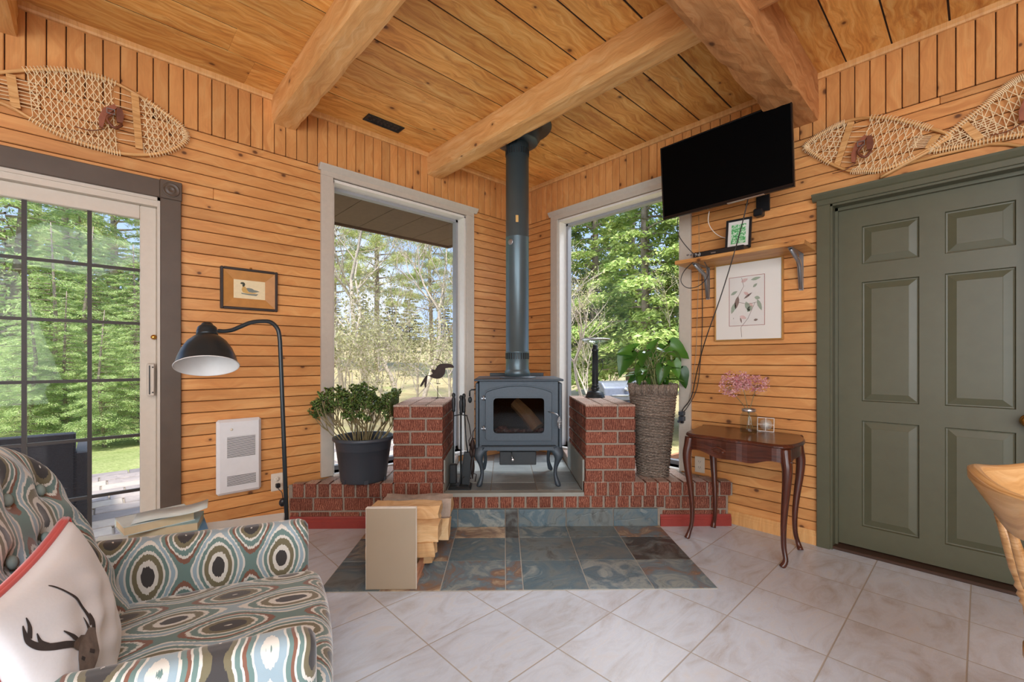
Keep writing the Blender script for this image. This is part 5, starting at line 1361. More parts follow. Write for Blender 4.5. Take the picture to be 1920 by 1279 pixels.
hx = (b.x-a.x)/2; z0, z1 = 0.302, 0.762
m = MB(150); m.box((-hx, -0.034, z0), (hx, 0.0, z1), ch=0.012); m.box((-hx+0.012, -0.040, z0+0.012), (hx-0.012, -0.030, z1-0.012), ch=0.005); m.build('casing', 'white_enamel', ht)
for (za, zb, x0, x1) in ((0.525, 0.655, -0.068, 0.085), (0.352, 0.415, -0.068, 0.088)):
    m = MB(151); m.box((x0, -0.0405, za), (x1, -0.0398, zb)); g_ = m.build('grille', 'heater_dark', ht)
    m = MB(151); z = za
    while z < zb: m.box((x0, -0.0425, z), (x1, -0.0405, z+0.0038)); z += 0.0078
    m.build('louvres', 'white_enamel', g_)
m = MB(152); m.M = Matrix.Translation((-0.045, -0.040, 0.70)) @ Matrix.Rotation(PI/2, 4, 'X'); m.lathe([(0.008, 0), (0.008, 0.003), (0.001, 0.004)], 16); m.build('thermostat_dial', 'off_white', ht)

dk = thing('duck_picture', 'small framed picture of a duck above the floor lamp', 'picture', ((-2.653-2.334)/2, -0.001, 1.573), LR)
m = MB(160); frame_ring(m, -0.160, 0.160, -0.130, 0.130, 0.016, -0.022, 0.0, 0.004); m.build('frame', 'frame_dark', dk)
m = MB(161)
ox, oz, ix, iz = 0.145, 0.115, 0.088, 0.058
vs = [(-ox, -0.016, -oz), (ox, -0.016, -oz), (ox, -0.016, oz), (-ox, -0.016, oz), (-ix, -0.006, -iz), (ix, -0.006, -iz), (ix, -0.006, iz), (-ix, -0.006, iz)]
m.add(vs, [[0, 1, 5, 4], [1, 2, 6, 5], [2, 3, 7, 6], [3, 0, 4, 7]]); m.build('tan_liner', 'frame_tan', dk)
m = MB(162); m.box((-ix, -0.006, -iz), (ix, -0.002, iz)); pp = m.build('paper', 'duck_paper', dk)
kx = 0.176/650; 
def dp(pts): return [((x-900)*kx, (690-y)*kx*1.02) for x, y in pts]
m = MB(163); m.prism(dp([(830, 660), (880, 650), (950, 660), (1000, 690), (1060, 700), (1110, 715), (1040, 735), (960, 750), (880, 742), (850, 700)])[::-1], -0.0072, -0.006, axis='y'); m.build('duck_wing', 'duck_grey', pp)
m = MB(163); m.prism(dp([(705, 560), (730, 535), (770, 530), (800, 550), (808, 590), (790, 620), (765, 640), (750, 610), (755, 580), (725, 575)])[::-1], -0.0074, -0.006, axis='y'); m.build('duck_head', 'duck_dark', pp)
m = MB(163); m.prism(dp([(755, 630), (800, 620), (850, 690), (870, 745), (960, 755), (1060, 745), (1000, 775), (850, 780), (760, 760), (735, 700)])[::-1], -0.0070, -0.006, axis='y'); m.build('duck_breast', 'duck_gold', pp)
m = MB(163); m.prism(dp([(720, 775), (860, 785), (1000, 780), (1080, 775), (1040, 820), (880, 815), (740, 800)])[::-1], -0.0066, -0.006, axis='y'); m.build('water_line', 'duck_grey', pp)
m = MB(164); m.M = Matrix.Translation((0.005, -0.012, 0.133)); m.lathe([(0.006, 0), (0.007, 0.004), (0.004, 0.008), (0.001, 0.009)], 12); m.build('hanger', 'brass', dk)

# ================================================================ RIGHT WALL: print, shelf, television
pr = thing('botanical_print', 'large botanical print in a thin gold frame below the wall shelf', 'picture', (-0.001, -2.112, 1.525), RR)
m = MB(170); frame_ring(m, -0.214, 0.214, -0.267, 0.267, 0.0095, -0.024, 0.0, 0.002); m.build('frame', 'gilt', pr)
m = MB(171); m.box((-0.206, -0.016, -0.259), (0.206, -0.006, 0.259)); mt = m.build('mat_board', 'mat_white', pr)
m = MB(172); m.box((-0.115, -0.0168, -0.165), (0.105, -0.016, 0.165)); m.build('print_paper', 'print_paper', mt)
m = MB(173); frame_ring(m, -0.117, 0.107, -0.167, 0.167, 0.0028, -0.0172, -0.016, 0.0002); m.build('red_border', 'print_line', mt)
kz = 0.534/560.0; kx2 = 0.428/485
def bq(x, y): return ((x-585)*kx2, (755-y)*kz)
def leafshape(m, a, b, w):
    ax_, az = bq(*a); bx_, bz = bq(*b); dx, dz = bx_-ax_, bz-az; L_ = math.hypot(dx, dz); nx, nz = -dz/L_, dx/L_
    P = []
    for t, s_ in ((0, 0), (0.25, 0.8), (0.5, 1), (0.8, 0.6), (1, 0), (0.8, -0.6), (0.5, -1), (0.25, -0.8)): P.append((ax_+dx*t+nx*w*s_, az+dz*t+nz*w*s_))
    m.prism(P[::-1], -0.0176, -0.0168, axis='y')
m = MB(174)
for a, b, w in (((465, 705), (515, 680), 0.010), ((610, 612), (680, 600), 0.010), ((625, 665), (655, 640), 0.008), ((635, 735), (675, 745), 0.012), ((655, 750), (685, 830), 0.012), ((500, 760), (470, 840), 0.014), ((575, 760), (600, 830), 0.016), ((585, 835), (620, 790), 0.014)): leafshape(m, a, b, w)
m.build('printed_leaves', 'print_green', mt)
m = MB(175)
for a, b, w in (((520, 715), (500, 810), 0.014), ((560, 740), (620, 700), 0.007), ((630, 895), (660, 890), 0.008), ((535, 870), (545, 910), 0.005)): leafshape(m, a, b, w)
for pts in (((520, 720), (560, 650), (545, 590)), ((640, 770), (590, 880), (540, 940), (545, 1010)), ((485, 870), (486, 878)), ((520, 760), (590, 780), (650, 770))):
    m.tube([(bq(*p)[0], -0.0172, bq(*p)[1]) for p in pts], 0.0012, 4)
m.build('printed_birds', 'print_brown', mt)
m = MB(176)
for a, b, w in (((540, 620), (590, 600), 0.012), ((600, 770), (625, 800), 0.009), ((530, 860), (580, 880), 0.012), ((560, 690), (600, 720), 0.010)): leafshape(m, a, b, w)
m.build('printed_blossoms', 'print_pink', mt)
m = MB(177); m.box((-0.2045, -0.0212, -0.2575), (0.2045, -0.0196, 0.2575)); m.build('picture_glass', 'picture_glass', pr)

SZ = 1.815
shf = thing('wall_shelf', 'knotty pine plank shelf on two grey steel brackets under the television', 'shelf', (0, 0, 0), RR)
m = MB(180); m.box((1.728, -0.272, SZ-0.026), (2.500, -0.024, SZ), axis=0, ch=0.002); m.build('shelf_board', 'shelf_wood', shf)
for bx_ in (1.845, 2.420):
    m = MB(181)
    z0 = 1.56; zt = SZ-0.0265
    m.box((bx_-0.012, -0.003, z0), (bx_+0.012, 0.0, zt)); m.box((bx_-0.012, -0.235, zt-0.003), (bx_+0.012, 0.0, zt))
    # hollow pressed brace
    for s_ in (-1, 1):
        P = [(-0.235, zt-0.003), (-0.200, zt-0.003), (-0.045, zt-0.055), (-0.022, zt-0.09), (-0.003, z0+0.01), (-0.003, z0), (-0.012, z0+0.005), (-0.045, zt-0.085), (-0.075, zt-0.055), (-0.22, zt-0.012)]
        m.prism([(p[0], p[1]) for p in P], bx_+s_*0.010-0.001, bx_+s_*0.010+0.001, axis='x')
    m.tube([(bx_, -0.22, zt-0.010), (bx_, -0.07, zt-0.060), (bx_, -0.04, zt-0.09), (bx_, -0.010, z0+0.01)], 0.009, 8); m.build('shelf_bracket', 'steel', shf)
a = ZP(1322, 478, SZ); b = ZP(1455, 452, SZ)
rc = thing('receiver_box', 'slim black television receiver lying on the wall shelf', 'receiver', (0, 0, SZ+0.0002), RR)
m = MB(182); x0, x1 = 1.832, 2.165; m.box((x0, -0.235, 0.003), (x1, -0.045, 0.040), ch=0.004); m.build('casing', 'plastic_black', rc)
m = MB(182); m.box((x0+0.004, -0.2365, 0.006), (x0+0.010, -0.2345, 0.036)); m.build('front_light', 'steel', rc)
m = MB(182); m.box((x0+0.13, -0.2365, 0.018), (x0+0.16, -0.235, 0.024)); m.build('front_display', 'steel', rc)
def text(body, size, parent, loc, rot, matn, name, ext=0.0004, align='CENTER'):
    c = bpy.data.curves.new(name, 'FONT'); c.body = body; c.size = size; c.extrude = ext; c.align_x = align; c.align_y = 'CENTER'
    tmp = bpy.data.objects.new(name, c); COL.objects.link(tmp); bpy.context.view_layer.update()
    me = bpy.data.meshes.new_from_object(tmp.evaluated_get(bpy.context.evaluated_depsgraph_get())); bpy.data.objects.remove(tmp)
    o = bpy.data.objects.new(name, me); COL.objects.link(o); o.parent = parent; o.location = loc; o.rotation_euler = rot; me.materials.clear(); me.materials.append(M[matn])
    return o
text('Bell', 0.026, rc, (x0+0.042, -0.2362, 0.024), (PI/2, 0, 0), 'white_enamel', 'logo')
m = MB(183); m.box((2.165, -0.225, 0.0), (2.33, -0.075, 0.010), ch=0.003)
o = m.build('game_tray', 'silver', rot=(0, 0, RR), loc=(0, 0, SZ+0.0002)); o.name = 'silver_tray'; tag(o, 'thin silver tray lying on the shelf beside the receiver', 'tray')
# small photo frame leaning behind the receiver
pf = thing('photo_frame', 'black photo frame with a green leafy picture leaning on the wall shelf', 'picture frame', (-0.135, -2.095, SZ+0.0405), RR+0.10)
m = MB(184); m.M = Matrix.Translation((0, 0, 0.0)) @ Matrix.Rotation(-0.17, 4, 'X'); frame_ring(m, -0.077, 0.077, 0.0, 0.205, 0.014, -0.014, 0.004, 0.002); m.box((-0.07, -0.001, 0.008), (0.07, 0.003, 0.197)); m.build('frame', 'plastic_black', pf)
m = MB(184); m.M = Matrix.Rotation(-0.17, 4, 'X'); m.box((-0.064, -0.006, 0.013), (0.064, -0.001, 0.192)); q = m.build('mat_board', 'mat_white', pf)
m = MB(184); m.M = Matrix.Rotation(-0.17, 4, 'X'); m.box((-0.044, -0.0068, 0.036), (0.044, -0.006, 0.168)); m.build('green_picture', 'green_art', q)
m = MB(184); m.M = Matrix.Translation((0, 0.07, 0)) @ Matrix.Rotation(0.42, 4, 'X'); m.box((-0.02, 0.0, 0.0), (0.02, 0.003, 0.12)); m.build('stand_leg', 'plastic_black', pf)
# television on a swing arm
tv = thing('television', 'black flat television on a wall arm tilted down over the window corner', 'television', (-0.335, -2.065, 2.352), RR+0.012)
Tt = Matrix.Rotation(math.radians(-0.9), 4, 'Y') @ Matrix.Rotation(math.radians(3.0), 4, 'X')
hwid, hh = 0.396, 0.247
m = MB(190); m.M = Tt; m.box((-hwid, 0.002, -hh), (hwid, 0.020, hh), ch=0.003); m.box((-hwid+0.04, 0.02, -hh+0.04), (hwid-0.04, 0.048, hh-0.08), ch=0.01)
frame_ring(m, -hwid, hwid, -hh, hh, 0.009, -0.006, 0.004, 0.002); m.box((-hwid+0.008, -0.005, -hh+0.008), (hwid-0.008, 0.002, -hh+0.020)); m.build('casing', 'tv_bezel', tv)
m = MB(191); m.M = Tt; m.box((-hwid+0.008, -0.003, -hh+0.018), (hwid-0.008, 0.001, hh-0.008)); m.build('screen', 'screen', tv)
text('LG', 0.012, tv, Tt @ Vector((0.0, -0.0058, -hh+0.012)), (PI/2+math.radians(3), 0, 0), 'steel', 'logo') if False else None
m = MB(192); m.M = Tt; m.box((0.03, -0.007, -hh+0.003), (0.24, 0.012, -hh-0.002), ch=0.001); m.build('trim_strip', 'silver', tv)
m = MB(192); m.box((-0.05, 0.048, -0.09), (0.09, 0.06, 0.05)); m.box((0.0, 0.06, -0.06), (0.035, 0.20, -0.02)); m.M = Matrix.Translation((0.125, 0.21, -0.04)); m.M = None
m.box((0.0, 0.19, -0.065), (0.16, 0.215, -0.015)); m.box((0.13, 0.20, -0.06), (0.165, 0.325, -0.02)); m.box((0.105, 0.315, -0.25), (0.185, 0.332, 0.08), ch=0.003); m.box((0.10, 0.27, -0.285), (0.155, 0.332, -0.235), ch=0.008)
m.build('wall_arm', 'plastic_black', tv)

# cords
def cord(label, pts, r, matn, name='cord', n=6):
    o = MB(200).tube(smooth_poly(pts, n), r, 6).build(name, matn); tag(o, label, 'cord'); return o
cord('thick black cord hanging from the television across the print to the floor', [DP(1404, 366, 2.72), DP(1394, 410, 2.76), DP(1375, 480, 2.78), DP(1350, 560, 2.84), DP(1322, 640, 2.95), RW(1306, 700, .06), RW(1296, 745, .05), RW(1280, 768, .05), RW(1276, 785, .05)], 0.0034, 'cord_black')
cord('black cord looping below the left end of the shelf', [DP(1271, 408, 2.95), DP(1272, 440, 2.96), DP(1296, 472, 2.97), DP(1320, 490, 2.97), DP(1328, 515, 2.98), DP(1312, 535, 2.98), DP(1290, 540, 2.98), DP(1277, 528, 2.98), DP(1283, 508, 2.98), DP(1306, 485, 2.98), DP(1308, 474, 2.99), DP(1322, 476, 3.0)], 0.0028, 'cord_black')
cord('black cord running straight down the wall from the shelf end', [DP(1304, 474, 3.0), RW(1315, 500, .03), RW(1317, 600, .012), RW(1313, 680, .012), RW(1306, 730, .02), RW(1288, 765, .05), RW(1277, 775, .05)], 0.0028, 'cord_black')
cord('thin pale cord running down the pine wall beside the window', [RW(1310, 405, .02), RW(1311, 480, .26), RW(1310, 520, .05), RW(1307, 600, .012), RW(1305, 660, .012), RW(1298, 720, .03), RW(1289, 760, .04)], 0.0018, 'cord_grey')
cord('pale cable curving from the television to the receiver', [DP(1330, 396, 2.95), DP(1328, 415, 2.98), DP(1336, 432, 3.0), DP(1352, 444, 3.02), DP(1376, 449, 3.0)], 0.0028, 'cord_white')
pa = thing('power_adapter', 'black power adapter plugged in by the window edge above the console table', 'power adapter', tuple(RW(1278, 776, .045)), RR)
m = MB(201); m.box((-0.018, -0.02, -0.012), (0.02, 0.02, 0.018), ch=0.004); m.box((-0.018, -0.018, -0.052), (0.022, 0.02, -0.018), ch=0.004); m.box((-0.03, -0.01, -0.068), (-0.014, 0.005, -0.05), ch=0.003); m.build('adapter_body', 'plastic_grey', pa)
m = MB(201); m.box((-0.01, 0.0, -0.07), (0.01, 0.018, 0.0)); m.build('wall_plug', 'plastic_black', pa)
m = MB(202); a = RW(1293, 478, .18)
m.M = Matrix.Translation(a); rng = random.Random(4)
for k in range(5): c = Vector((rng.uniform(-.02, .02), rng.uniform(-.03, .03), rng.uniform(-.012, .012))); m.tube([c, c+Vector((rng.uniform(-.02, .02), rng.uniform(-.03, .03), rng.uniform(-.01, .01)))], 0.006, 8)
o = m.build('cable_splitter', 'steel'); tag(o, 'small metal cable splitter at the left end of the shelf', 'cable splitter')

# ceiling vent
v = thing('ceiling_vent', 'black pierced metal vent in the ceiling boards', 'vent', (-1.670, -0.196, CEIL), 0)
m = MB(203); frame_ring(m, -0.142, 0.142, -0.050, 0.050, 0.012, -0.008, -0.0005, 0.002); m.v = [(x, z, y) for x, y, z in m.v]; m.f = [f[::-1] for f in m.f]; m.build('frame', 'black_iron', v)
m = MB(204)
for i in range(9): m.box((-0.13+i*0.0315, -0.04, -0.006), (-0.124+i*0.0315, 0.04, -0.003))
for i in range(9):
    cx_ = -0.112+i*0.028
    for sg in (-1, 1): m.tube(smooth_poly([(cx_-0.012, sg*0.036, -0.004), (cx_+0.01, sg*0.02, -0.004), (cx_-0.008, 0, -0.004), (cx_+0.012, -sg*0.018, -0.004)], 3), 0.003, 4)
m.build('scroll_grille', 'black_iron', v)
m = MB(204); m.box((-0.132, -0.042, -0.0022), (0.132, 0.042, -0.0005)); m.build('backing', 'heater_dark', v)
# ================================================================ ARMCHAIR (x forward, y to the sitter's left)
AC = CP(-0.55, 1.185, 0); ARZ = math.radians(-17.1)
ac = thing('armchair', 'tufted armchair in teal, rust and cream patterned fabric at the lower left', 'armchair', AC, ARZ)
def finish(o, lv=0):
    weld(o, 0.0008)
    if lv: subsurf(o, lv)
    return o
# seat cushion
def seat_def(w):
    x, y, z = w; cr = (1-(y/0.30)**2)*(1-(x/0.33)**2)
    if z > 0: z += 0.022*max(0, cr)
    if x > 0.2: x += 0.018*(1-(y/0.3)**2)
    return (x, y, z)
m = MB(300); rbox(m, (-0.245, 0.0, 0.385), (0.285, 0.283, 0.068), 0.045, 26, seat_def, uvf=lambda w: (w[1]+0.02, w[0]-w[2])); finish(m.build('seat_cushion', 'ikat', ac))
m = MB(301); rbox(m, (-0.27, 0, 0.20), (0.285, 0.35, 0.135), 0.02, 10, uaxes=(1, 2)); finish(m.build('front_panel', 'ikat', ac))
for sg in (1, -1):
    def arm_def(w, sg=sg):
        x, y, z = w
        f = max(0, min(1, (x+0.34)/0.68))           # 0 back .. 1 front
        if z > 0: z += 0.03*(1-f)**2-0.004
        y += sg*(0.010*f + (0.012 if z > 0.15 else 0)*0)
        return (x, y, z)
    m = MB(302); rbox(m, (-0.325, sg*0.325, 0.330), (0.335, 0.040, 0.268), 0.034, 24, arm_def, uvf=lambda w, sg=sg: (w[0], w[2]+sg*w[1])); finish(m.build('armrest', 'ikat', ac))
BT = [(-0.14, 0.16), (0.0, 0.16), (0.14, 0.16), (-0.07, 0.05), (0.07, 0.05), (-0.18, 0.04), (0.18, 0.05), (-0.14, -0.06), (0.0, -0.06), (0.14, -0.06)]
def back_def(w):
    x, y, z = w
    t = (z+0.28)/0.56
    wsc = 1.0-0.40*max(0, min(1, (t-0.45)/0.55))**1.7
    y2 = y*wsc
    z2 = z-0.10*max(0, t-0.3)*(abs(y)/0.262)**2.4
    if x > 0:
        for by, bz in BT: x -= 0.030*math.exp(-(((y-by)/0.032)**2+((z-bz)/0.030)**2))
        x += 0.010*math.cos((y+z*1.0)*2*PI/0.14)*0.5
        x += 0.030*(abs(y)/0.29)**2
    x2 = x-0.17*t-0.02
    return (x2, y2, z2)
m = MB(303); rbox(m, (-0.475, 0, 0.672), (0.065, 0.262, 0.285), 0.062, 44, back_def, uvf=lambda w: (w[1], w[2]+0.4*w[0])); finish(m.build('backrest', 'ikat', ac))
for by, bz in BT:
    p = back_def(Vector((0.065, by, bz))); m = MB(304); m.M = Matrix.Translation((-0.475+p[0]+0.012, p[1], 0.672+p[2])) @ Matrix.Rotation(PI/2-0.25, 4, 'Y'); m.lathe([(0.014, 0), (0.0145, 0.004), (0.010, 0.009), (0.001, 0.011)], 14); m.build('button', 'button_cloth', ac)
for sx, sy in ((-0.02, 0.30), (-0.02, -0.30), (-0.52, 0.30), (-0.52, -0.30)):
    m = MB(305); m.lathe([(0.014, 0), (0.022, 0.07)], 12, cx=sx, cy=sy); m.build('foot', 'mahogany', ac)
# cushion with stag print
pw = thing('throw_pillow', 'white throw pillow with a stag print and red edges on the armchair', 'pillow', AC, ARZ)
PA, PB, PH = 0.225, 0.172, 0.066
def pil(s, t, side):
    e = max(0.0, (1-s*s))*max(0.0, (1-t*t)); h = PH*e**0.42*side
    x = s*PA*(1-0.07*(1-t*t)*(abs(s)**3)); y = t*PB*(1-0.08*(1-s*s)*(abs(t)**3))
    wr = 0.0035*math.sin(9*s+5*t+1.5*math.sin(4*t))*e+0.003*math.sin(17*t-6*s)*e**0.5*(1-abs(s))*0.8
    return Vector((x, y, h+wr*(1 if side > 0 else 0)))
# pillow frame: s axis from far (sitter's left) to near, t axis up the leaning face, normal towards the front
ctr = Vector((-0.438, -0.160, 0.590)); lean = math.radians(13)
sa = Vector((0.10, -1, -0.03)).normalized(); ta = Vector((-math.sin(lean), -0.10, math.cos(lean))).normalized(); na = ta.cross(sa).normalized()
if na.x < 0: na = -na
ta = (sa.cross(na)).normalized(); ta = ta if ta.z > 0 else -ta
PMt = Matrix(((sa.x, ta.x, na.x, ctr.x), (sa.y, ta.y, na.y, ctr.y), (sa.z, ta.z, na.z, ctr.z), (0, 0, 0, 1)))
def grid_face(side, n=40):
    vs = []; fs = []; mi = []
    for j in range(n+1):
        for i in range(n+1): vs.append(PMt @ pil(-1+2*i/n, -1+2*j/n, side))
    for j in range(n):
        for i in range(n):
            q = [j*(n+1)+i, j*(n+1)+i+1, (j+1)*(n+1)+i+1, (j+1)*(n+1)+i]; fs.append(q if side > 0 else q[::-1])
    return vs, fs
m = MB(310); vs, fs = grid_face(1); m.add(vs, fs, smooth=True)
n = 40
for k in range(len(fs)):
    i, j = k % n, k//n; s_, t_ = -1+2*(i+.5)/n, -1+2*(j+.5)/n
fr = m.build('front_cover', ['pillow_white', 'pillow_red'], pw)
m = MB(311); vs, fs = grid_face(-1); m.add(vs, fs, smooth=True); m.build('back_cover', 'pillow_red', pw)
m = MB(312); pts = [PMt @ pil(s, t, 0.0) for s, t in [(-1+2*i/20, 1) for i in range(21)]+[(1, 1-2*i/20) for i in range(1, 21)]+[(1-2*i/20, -1) for i in range(1, 21)]+[(-1, -1+2*i/20) for i in range(1, 20)]]
m.tube(pts+[pts[0]], 0.0055, 6); m.build('piping', 'pillow_red', pw)
m = MB(312); m.tube([PMt @ (pil(-1+2*i/20, 1-0.01, 0.0)+Vector((0, 0.001, -0.006))) for i in range(21)], 0.009, 6); m.build('red_band', 'pillow_red', pw)
def ribbon(m, pts, ws, off=0.0012):
    """flat printed stroke on the pillow front; pts in (s,t)"""
    P = smooth_poly([(a, b, 0) for a, b in pts], 6); k = len(P); vs = []
    for i, p in enumerate(P):
        d = (P[min(i+1, k-1)]-P[max(i-1, 0)]); d.normalize(); nn = Vector((-d.y, d.x, 0)); f = i/(k-1)*(len(ws)-1); a = int(min(f, len(ws)-2)); w = ws[a]+(ws[a+1]-ws[a])*(f-a)
        for sg in (-1, -0.33, 0.33, 1):
            q = p+Vector((nn.x/PA, nn.y/PB, 0))*w*sg; v = pil(max(-.995, min(.995, q.x)), max(-.995, min(.995, q.y)), 1); vs.append(PMt @ (v+Vector((0, 0, off))))
    m.add(vs, [[i*4+c, i*4+c+1, i*4+c+5, i*4+c+4] for i in range(k-1) for c in range(3)], smooth=True)
m = MB(313)
ribbon(m, [(0.22, 0.14), (0.19, 0.22), (0.17, 0.32), (0.20, 0.44), (0.26, 0.58), (0.29, 0.69), (0.32, 0.77), (0.35, 0.82)], [0.007, 0.005, 0.004, 0.0035, 0.003, 0.0025, 0.002, 0.001])
ribbon(m, [(0.27, 0.10), (0.265, 0.18), (0.25, 0.27)], [0.005, 0.003, 0.001]); ribbon(m, [(0.24, 0.06), (0.19, 0.16), (0.15, 0.24)], [0.006, 0.004, 0.001])
ribbon(m, [(0.42, 0.08), (0.52, 0.17), (0.62, 0.26), (0.72, 0.35), (0.80, 0.45), (0.835, 0.55), (0.82, 0.64), (0.80, 0.70)], [0.004, 0.005, 0.006, 0.006, 0.006, 0.005, 0.003, 0.001])
ribbon(m, [(0.74, 0.38), (0.765, 0.46), (0.75, 0.55)], [0.006, 0.004, 0.001]); ribbon(m, [(0.82, 0.56), (0.77, 0.64), (0.74, 0.74)], [0.005, 0.004, 0.001]); ribbon(m, [(0.42, 0.10), (0.52, 0.26), (0.57, 0.38)], [0.005, 0.004, 0.001])
m.build('stag_antlers', 'deer_dark', pw)
m = MB(314)
ribbon(m, [(0.24, 0.12), (0.30, 0.05), (0.38, -0.02), (0.45, -0.09), (0.52, -0.18), (0.58, -0.30)], [0.008, 0.018, 0.026, 0.024, 0.018, 0.014], 0.0016); ribbon(m, [(0.33, 0.05), (0.43, 0.11), (0.54, 0.18)], [0.010, 0.013, 0.003], 0.0014)
m.build('stag_head', 'deer_grey', pw)
m = MB(315); ribbon(m, [(0.36, -0.045), (0.39, -0.065)], [0.005, 0.005], 0.0024); ribbon(m, [(0.47, -0.02), (0.50, -0.035)], [0.004, 0.004], 0.0024); m.build('stag_eye', 'deer_dark', pw)

# ================================================================ OAK CHAIR at the right edge
C0 = CP(1.372, 0.875, 0)
oc = thing('oak_chair', 'light oak armchair with a curved top rail and turned spindles at the door', 'chair', C0, TH-PI/2)      # x = to the right, y = away
L = 26; vs = []; fs = []; 
def rail_pt(a, r, z): return (r*math.cos(a)*1.05, r*math.sin(a)*1.04, z)
A0, A1 = math.radians(212), math.radians(62)
sec = lambda f: [(0.300+0.0, 0.858+0.010*math.cos(f*PI*4)), (0.313, 0.852+0.010*math.cos(f*PI*4)), (0.312, 0.840), (0.268, 0.750-0.012*math.cos(f*PI*6)), (0.252, 0.752-0.012*math.cos(f*PI*6)), (0.286, 0.838), (0.288, 0.852+0.010*math.cos(f*PI*4))]
m = MB(320); K = 7; uv = []
for i in range(L+1):
    f = i/L; a = A0+(A1-A0)*f
    for r, z in sec(f): vs.append(rail_pt(a, r, z))
for i in range(L):
    for k in range(K):
        k2 = (k+1) % K; fs.append([i*K+k, i*K+k2, (i+1)*K+k2, (i+1)*K+k]); u0, u1 = i*0.03, (i+1)*0.03; uv.append([(u0, k*0.03), (u0, (k+1)*0.03), (u1, (k+1)*0.03), (u1, k*0.03)])
fs.append([k for k in range(K)][::-1]); uv.append([(0, 0)]*K); fs.append([L*K+k for k in range(K)]); uv.append([(0, 0)]*K)
m.add(vs, fs, uv, smooth=True); rl = m.build('top_rail', 'oak', oc); rl.modifiers.new('b', 'BEVEL').width = 0.003; rl.modifiers['b'].segments = 2
m = MB(321); 
def spin(a, r0, r1, z0, z1, name='spindle'):
    m = MB(322); p0 = Vector(rail_pt(a, r0, z0)); p1 = Vector(rail_pt(a, r1, z1)); d = p1-p0; Lh = d.length
    m.M = Matrix.Translation(p0) @ d.to_track_quat('Z', 'Y').to_matrix().to_4x4()
    pr = []
    for t, r in ((0, .008), (.1, .011), (.25, .012), (.33, .009), (.36, .013), (.38, .009), (.41, .014), (.44, .009), (.47, .013), (.5, .009), (.6, .012), (.8, .010), (.92, .008), (1, .008)): pr.append((r, t*Lh))
    m.lathe(pr, 12); m.build(name, 'oak', oc)
for i in range(9): spin(math.radians(206-17.5*i), 0.195, 0.262, 0.452, 0.758)
m = MB(323); m.lathe([(0.10, 0.415), (0.215, 0.42), (0.235, 0.432), (0.235, 0.448), (0.22, 0.456), (0.10, 0.445), (0.001, 0.443)], 40); m.build('seat', 'oak', oc)
for i in range(4):
    a = PI/4+i*PI/2+0.3; m = MB(324); p0 = Vector((0.23*math.cos(a), 0.23*math.sin(a), 0)); p1 = Vector((0.15*math.cos(a), 0.15*math.sin(a), 0.42)); d = p1-p0
    m.M = Matrix.Translation(p0) @ d.to_track_quat('Z', 'Y').to_matrix().to_4x4(); Lh = d.length; m.lathe([(r, t*Lh) for t, r in ((0, .012), (.15, .015), (.3, .018), (.33, .013), (.36, .019), (.4, .014), (.7, .02), (.95, .014), (1, .014))], 14); m.build('leg', 'oak', oc)
# ================================================================ OUTSIDE
GZ = -0.14
m = MB(400); n = 60; vs = []; fs = []
def gz(x, y):
    d = max(0, math.hypot(max(x+3, 0)*0.8, max(y, 0))-6.5); return GZ-0.02+0.085*d+0.12*mnoise.noise(Vector((x*0.25, y*0.25, 0)))*min(1, d)
for j in range(n+1):
    for i in range(n+1):
        x = -26+62*i/n; y = -20+66*j/n; inside = (-7.5 < x < 0.8 and -7.5 < y < 0.8)
        vs.append((x, y, GZ-0.02 if inside else gz(x, y)))
for j in range(n):
    for i in range(n): fs.append([j*(n+1)+i, j*(n+1)+i+1, (j+1)*(n+1)+i+1, (j+1)*(n+1)+i])
m.add(vs, fs, smooth=True); struct(m.build('ground', 'ground_grass'))
# patio of long stone pavers beyond the left wall
m = MB(401); y = 0.17
while y < 3.35:
    x = -6.5+m.rng.uniform(0, .5); h = 0.215
    while x < 2.2:
        w = m.rng.uniform(0.40, 0.62); m.box((x+0.006, y+0.006, GZ-0.06), (x+w-0.006, y+h-0.006, GZ+0.03+m.rng.uniform(-.003, .003)), ch=0.006); x += w
    y += h
m.box((-6.5, 0.17, GZ-0.06), (2.7, 3.37, GZ+0.012), mi=1)
struct(m.build('patio_paving', ['paver', 'mortar']))
# roof eave above the left window
m = MB(402); x = -7.0
m.box((-7.0, 0.165, 2.46), (-0.21, 1.085, 2.56))
while x < -0.25: m.box((x, 0.165, 2.452), (min(x+0.295, -0.22), 1.06, 2.4605)); x += 0.30
m.box((-7.0, 1.085, 2.435), (-0.195, 1.105, 2.60)); m.box((-0.21, 0.165, 2.435), (-0.19, 1.085, 2.60)); struct(m.build('roof_eave', 'siding'))

def wicker_sofa():
    r = thing('patio_sofa', 'dark woven garden sofa standing outside the sliding glass door', 'sofa', (-4.15, 1.72, GZ+0.031), 0)
    def weave_box(name, a, b, seed):
        m = MB(seed); m.box(a, b, ch=0.01)
        x0, y0, z0 = a; x1, y1, z1 = b; z = z0+0.008
        while z < z1-0.004: m.box((x0, y0-0.003, z), (x1, y0, z+0.006)); m.box((x1, y0, z), (x1+0.003, y1, z+0.006)); z += 0.012
        m.build(name, 'wicker_dark', r)
    weave_box('backrest', (-0.87, -0.36, 0.02), (0.83, -0.26, 0.70), 403); weave_box('armrest', (0.83, -0.36, 0.02), (0.91, 0.40, 0.56), 404); weave_box('armrest', (-0.95, -0.36, 0.02), (-0.87, 0.40, 0.56), 405)
    weave_box('seat_base', (-0.87, -0.26, 0.02), (0.83, 0.40, 0.30), 406)
    m = MB(407); m.box((-0.86, -0.25, 0.30), (0.82, 0.40, 0.40), ch=0.03); m.build('seat_cushion', 'plastic_grey', r)
wicker_sofa()
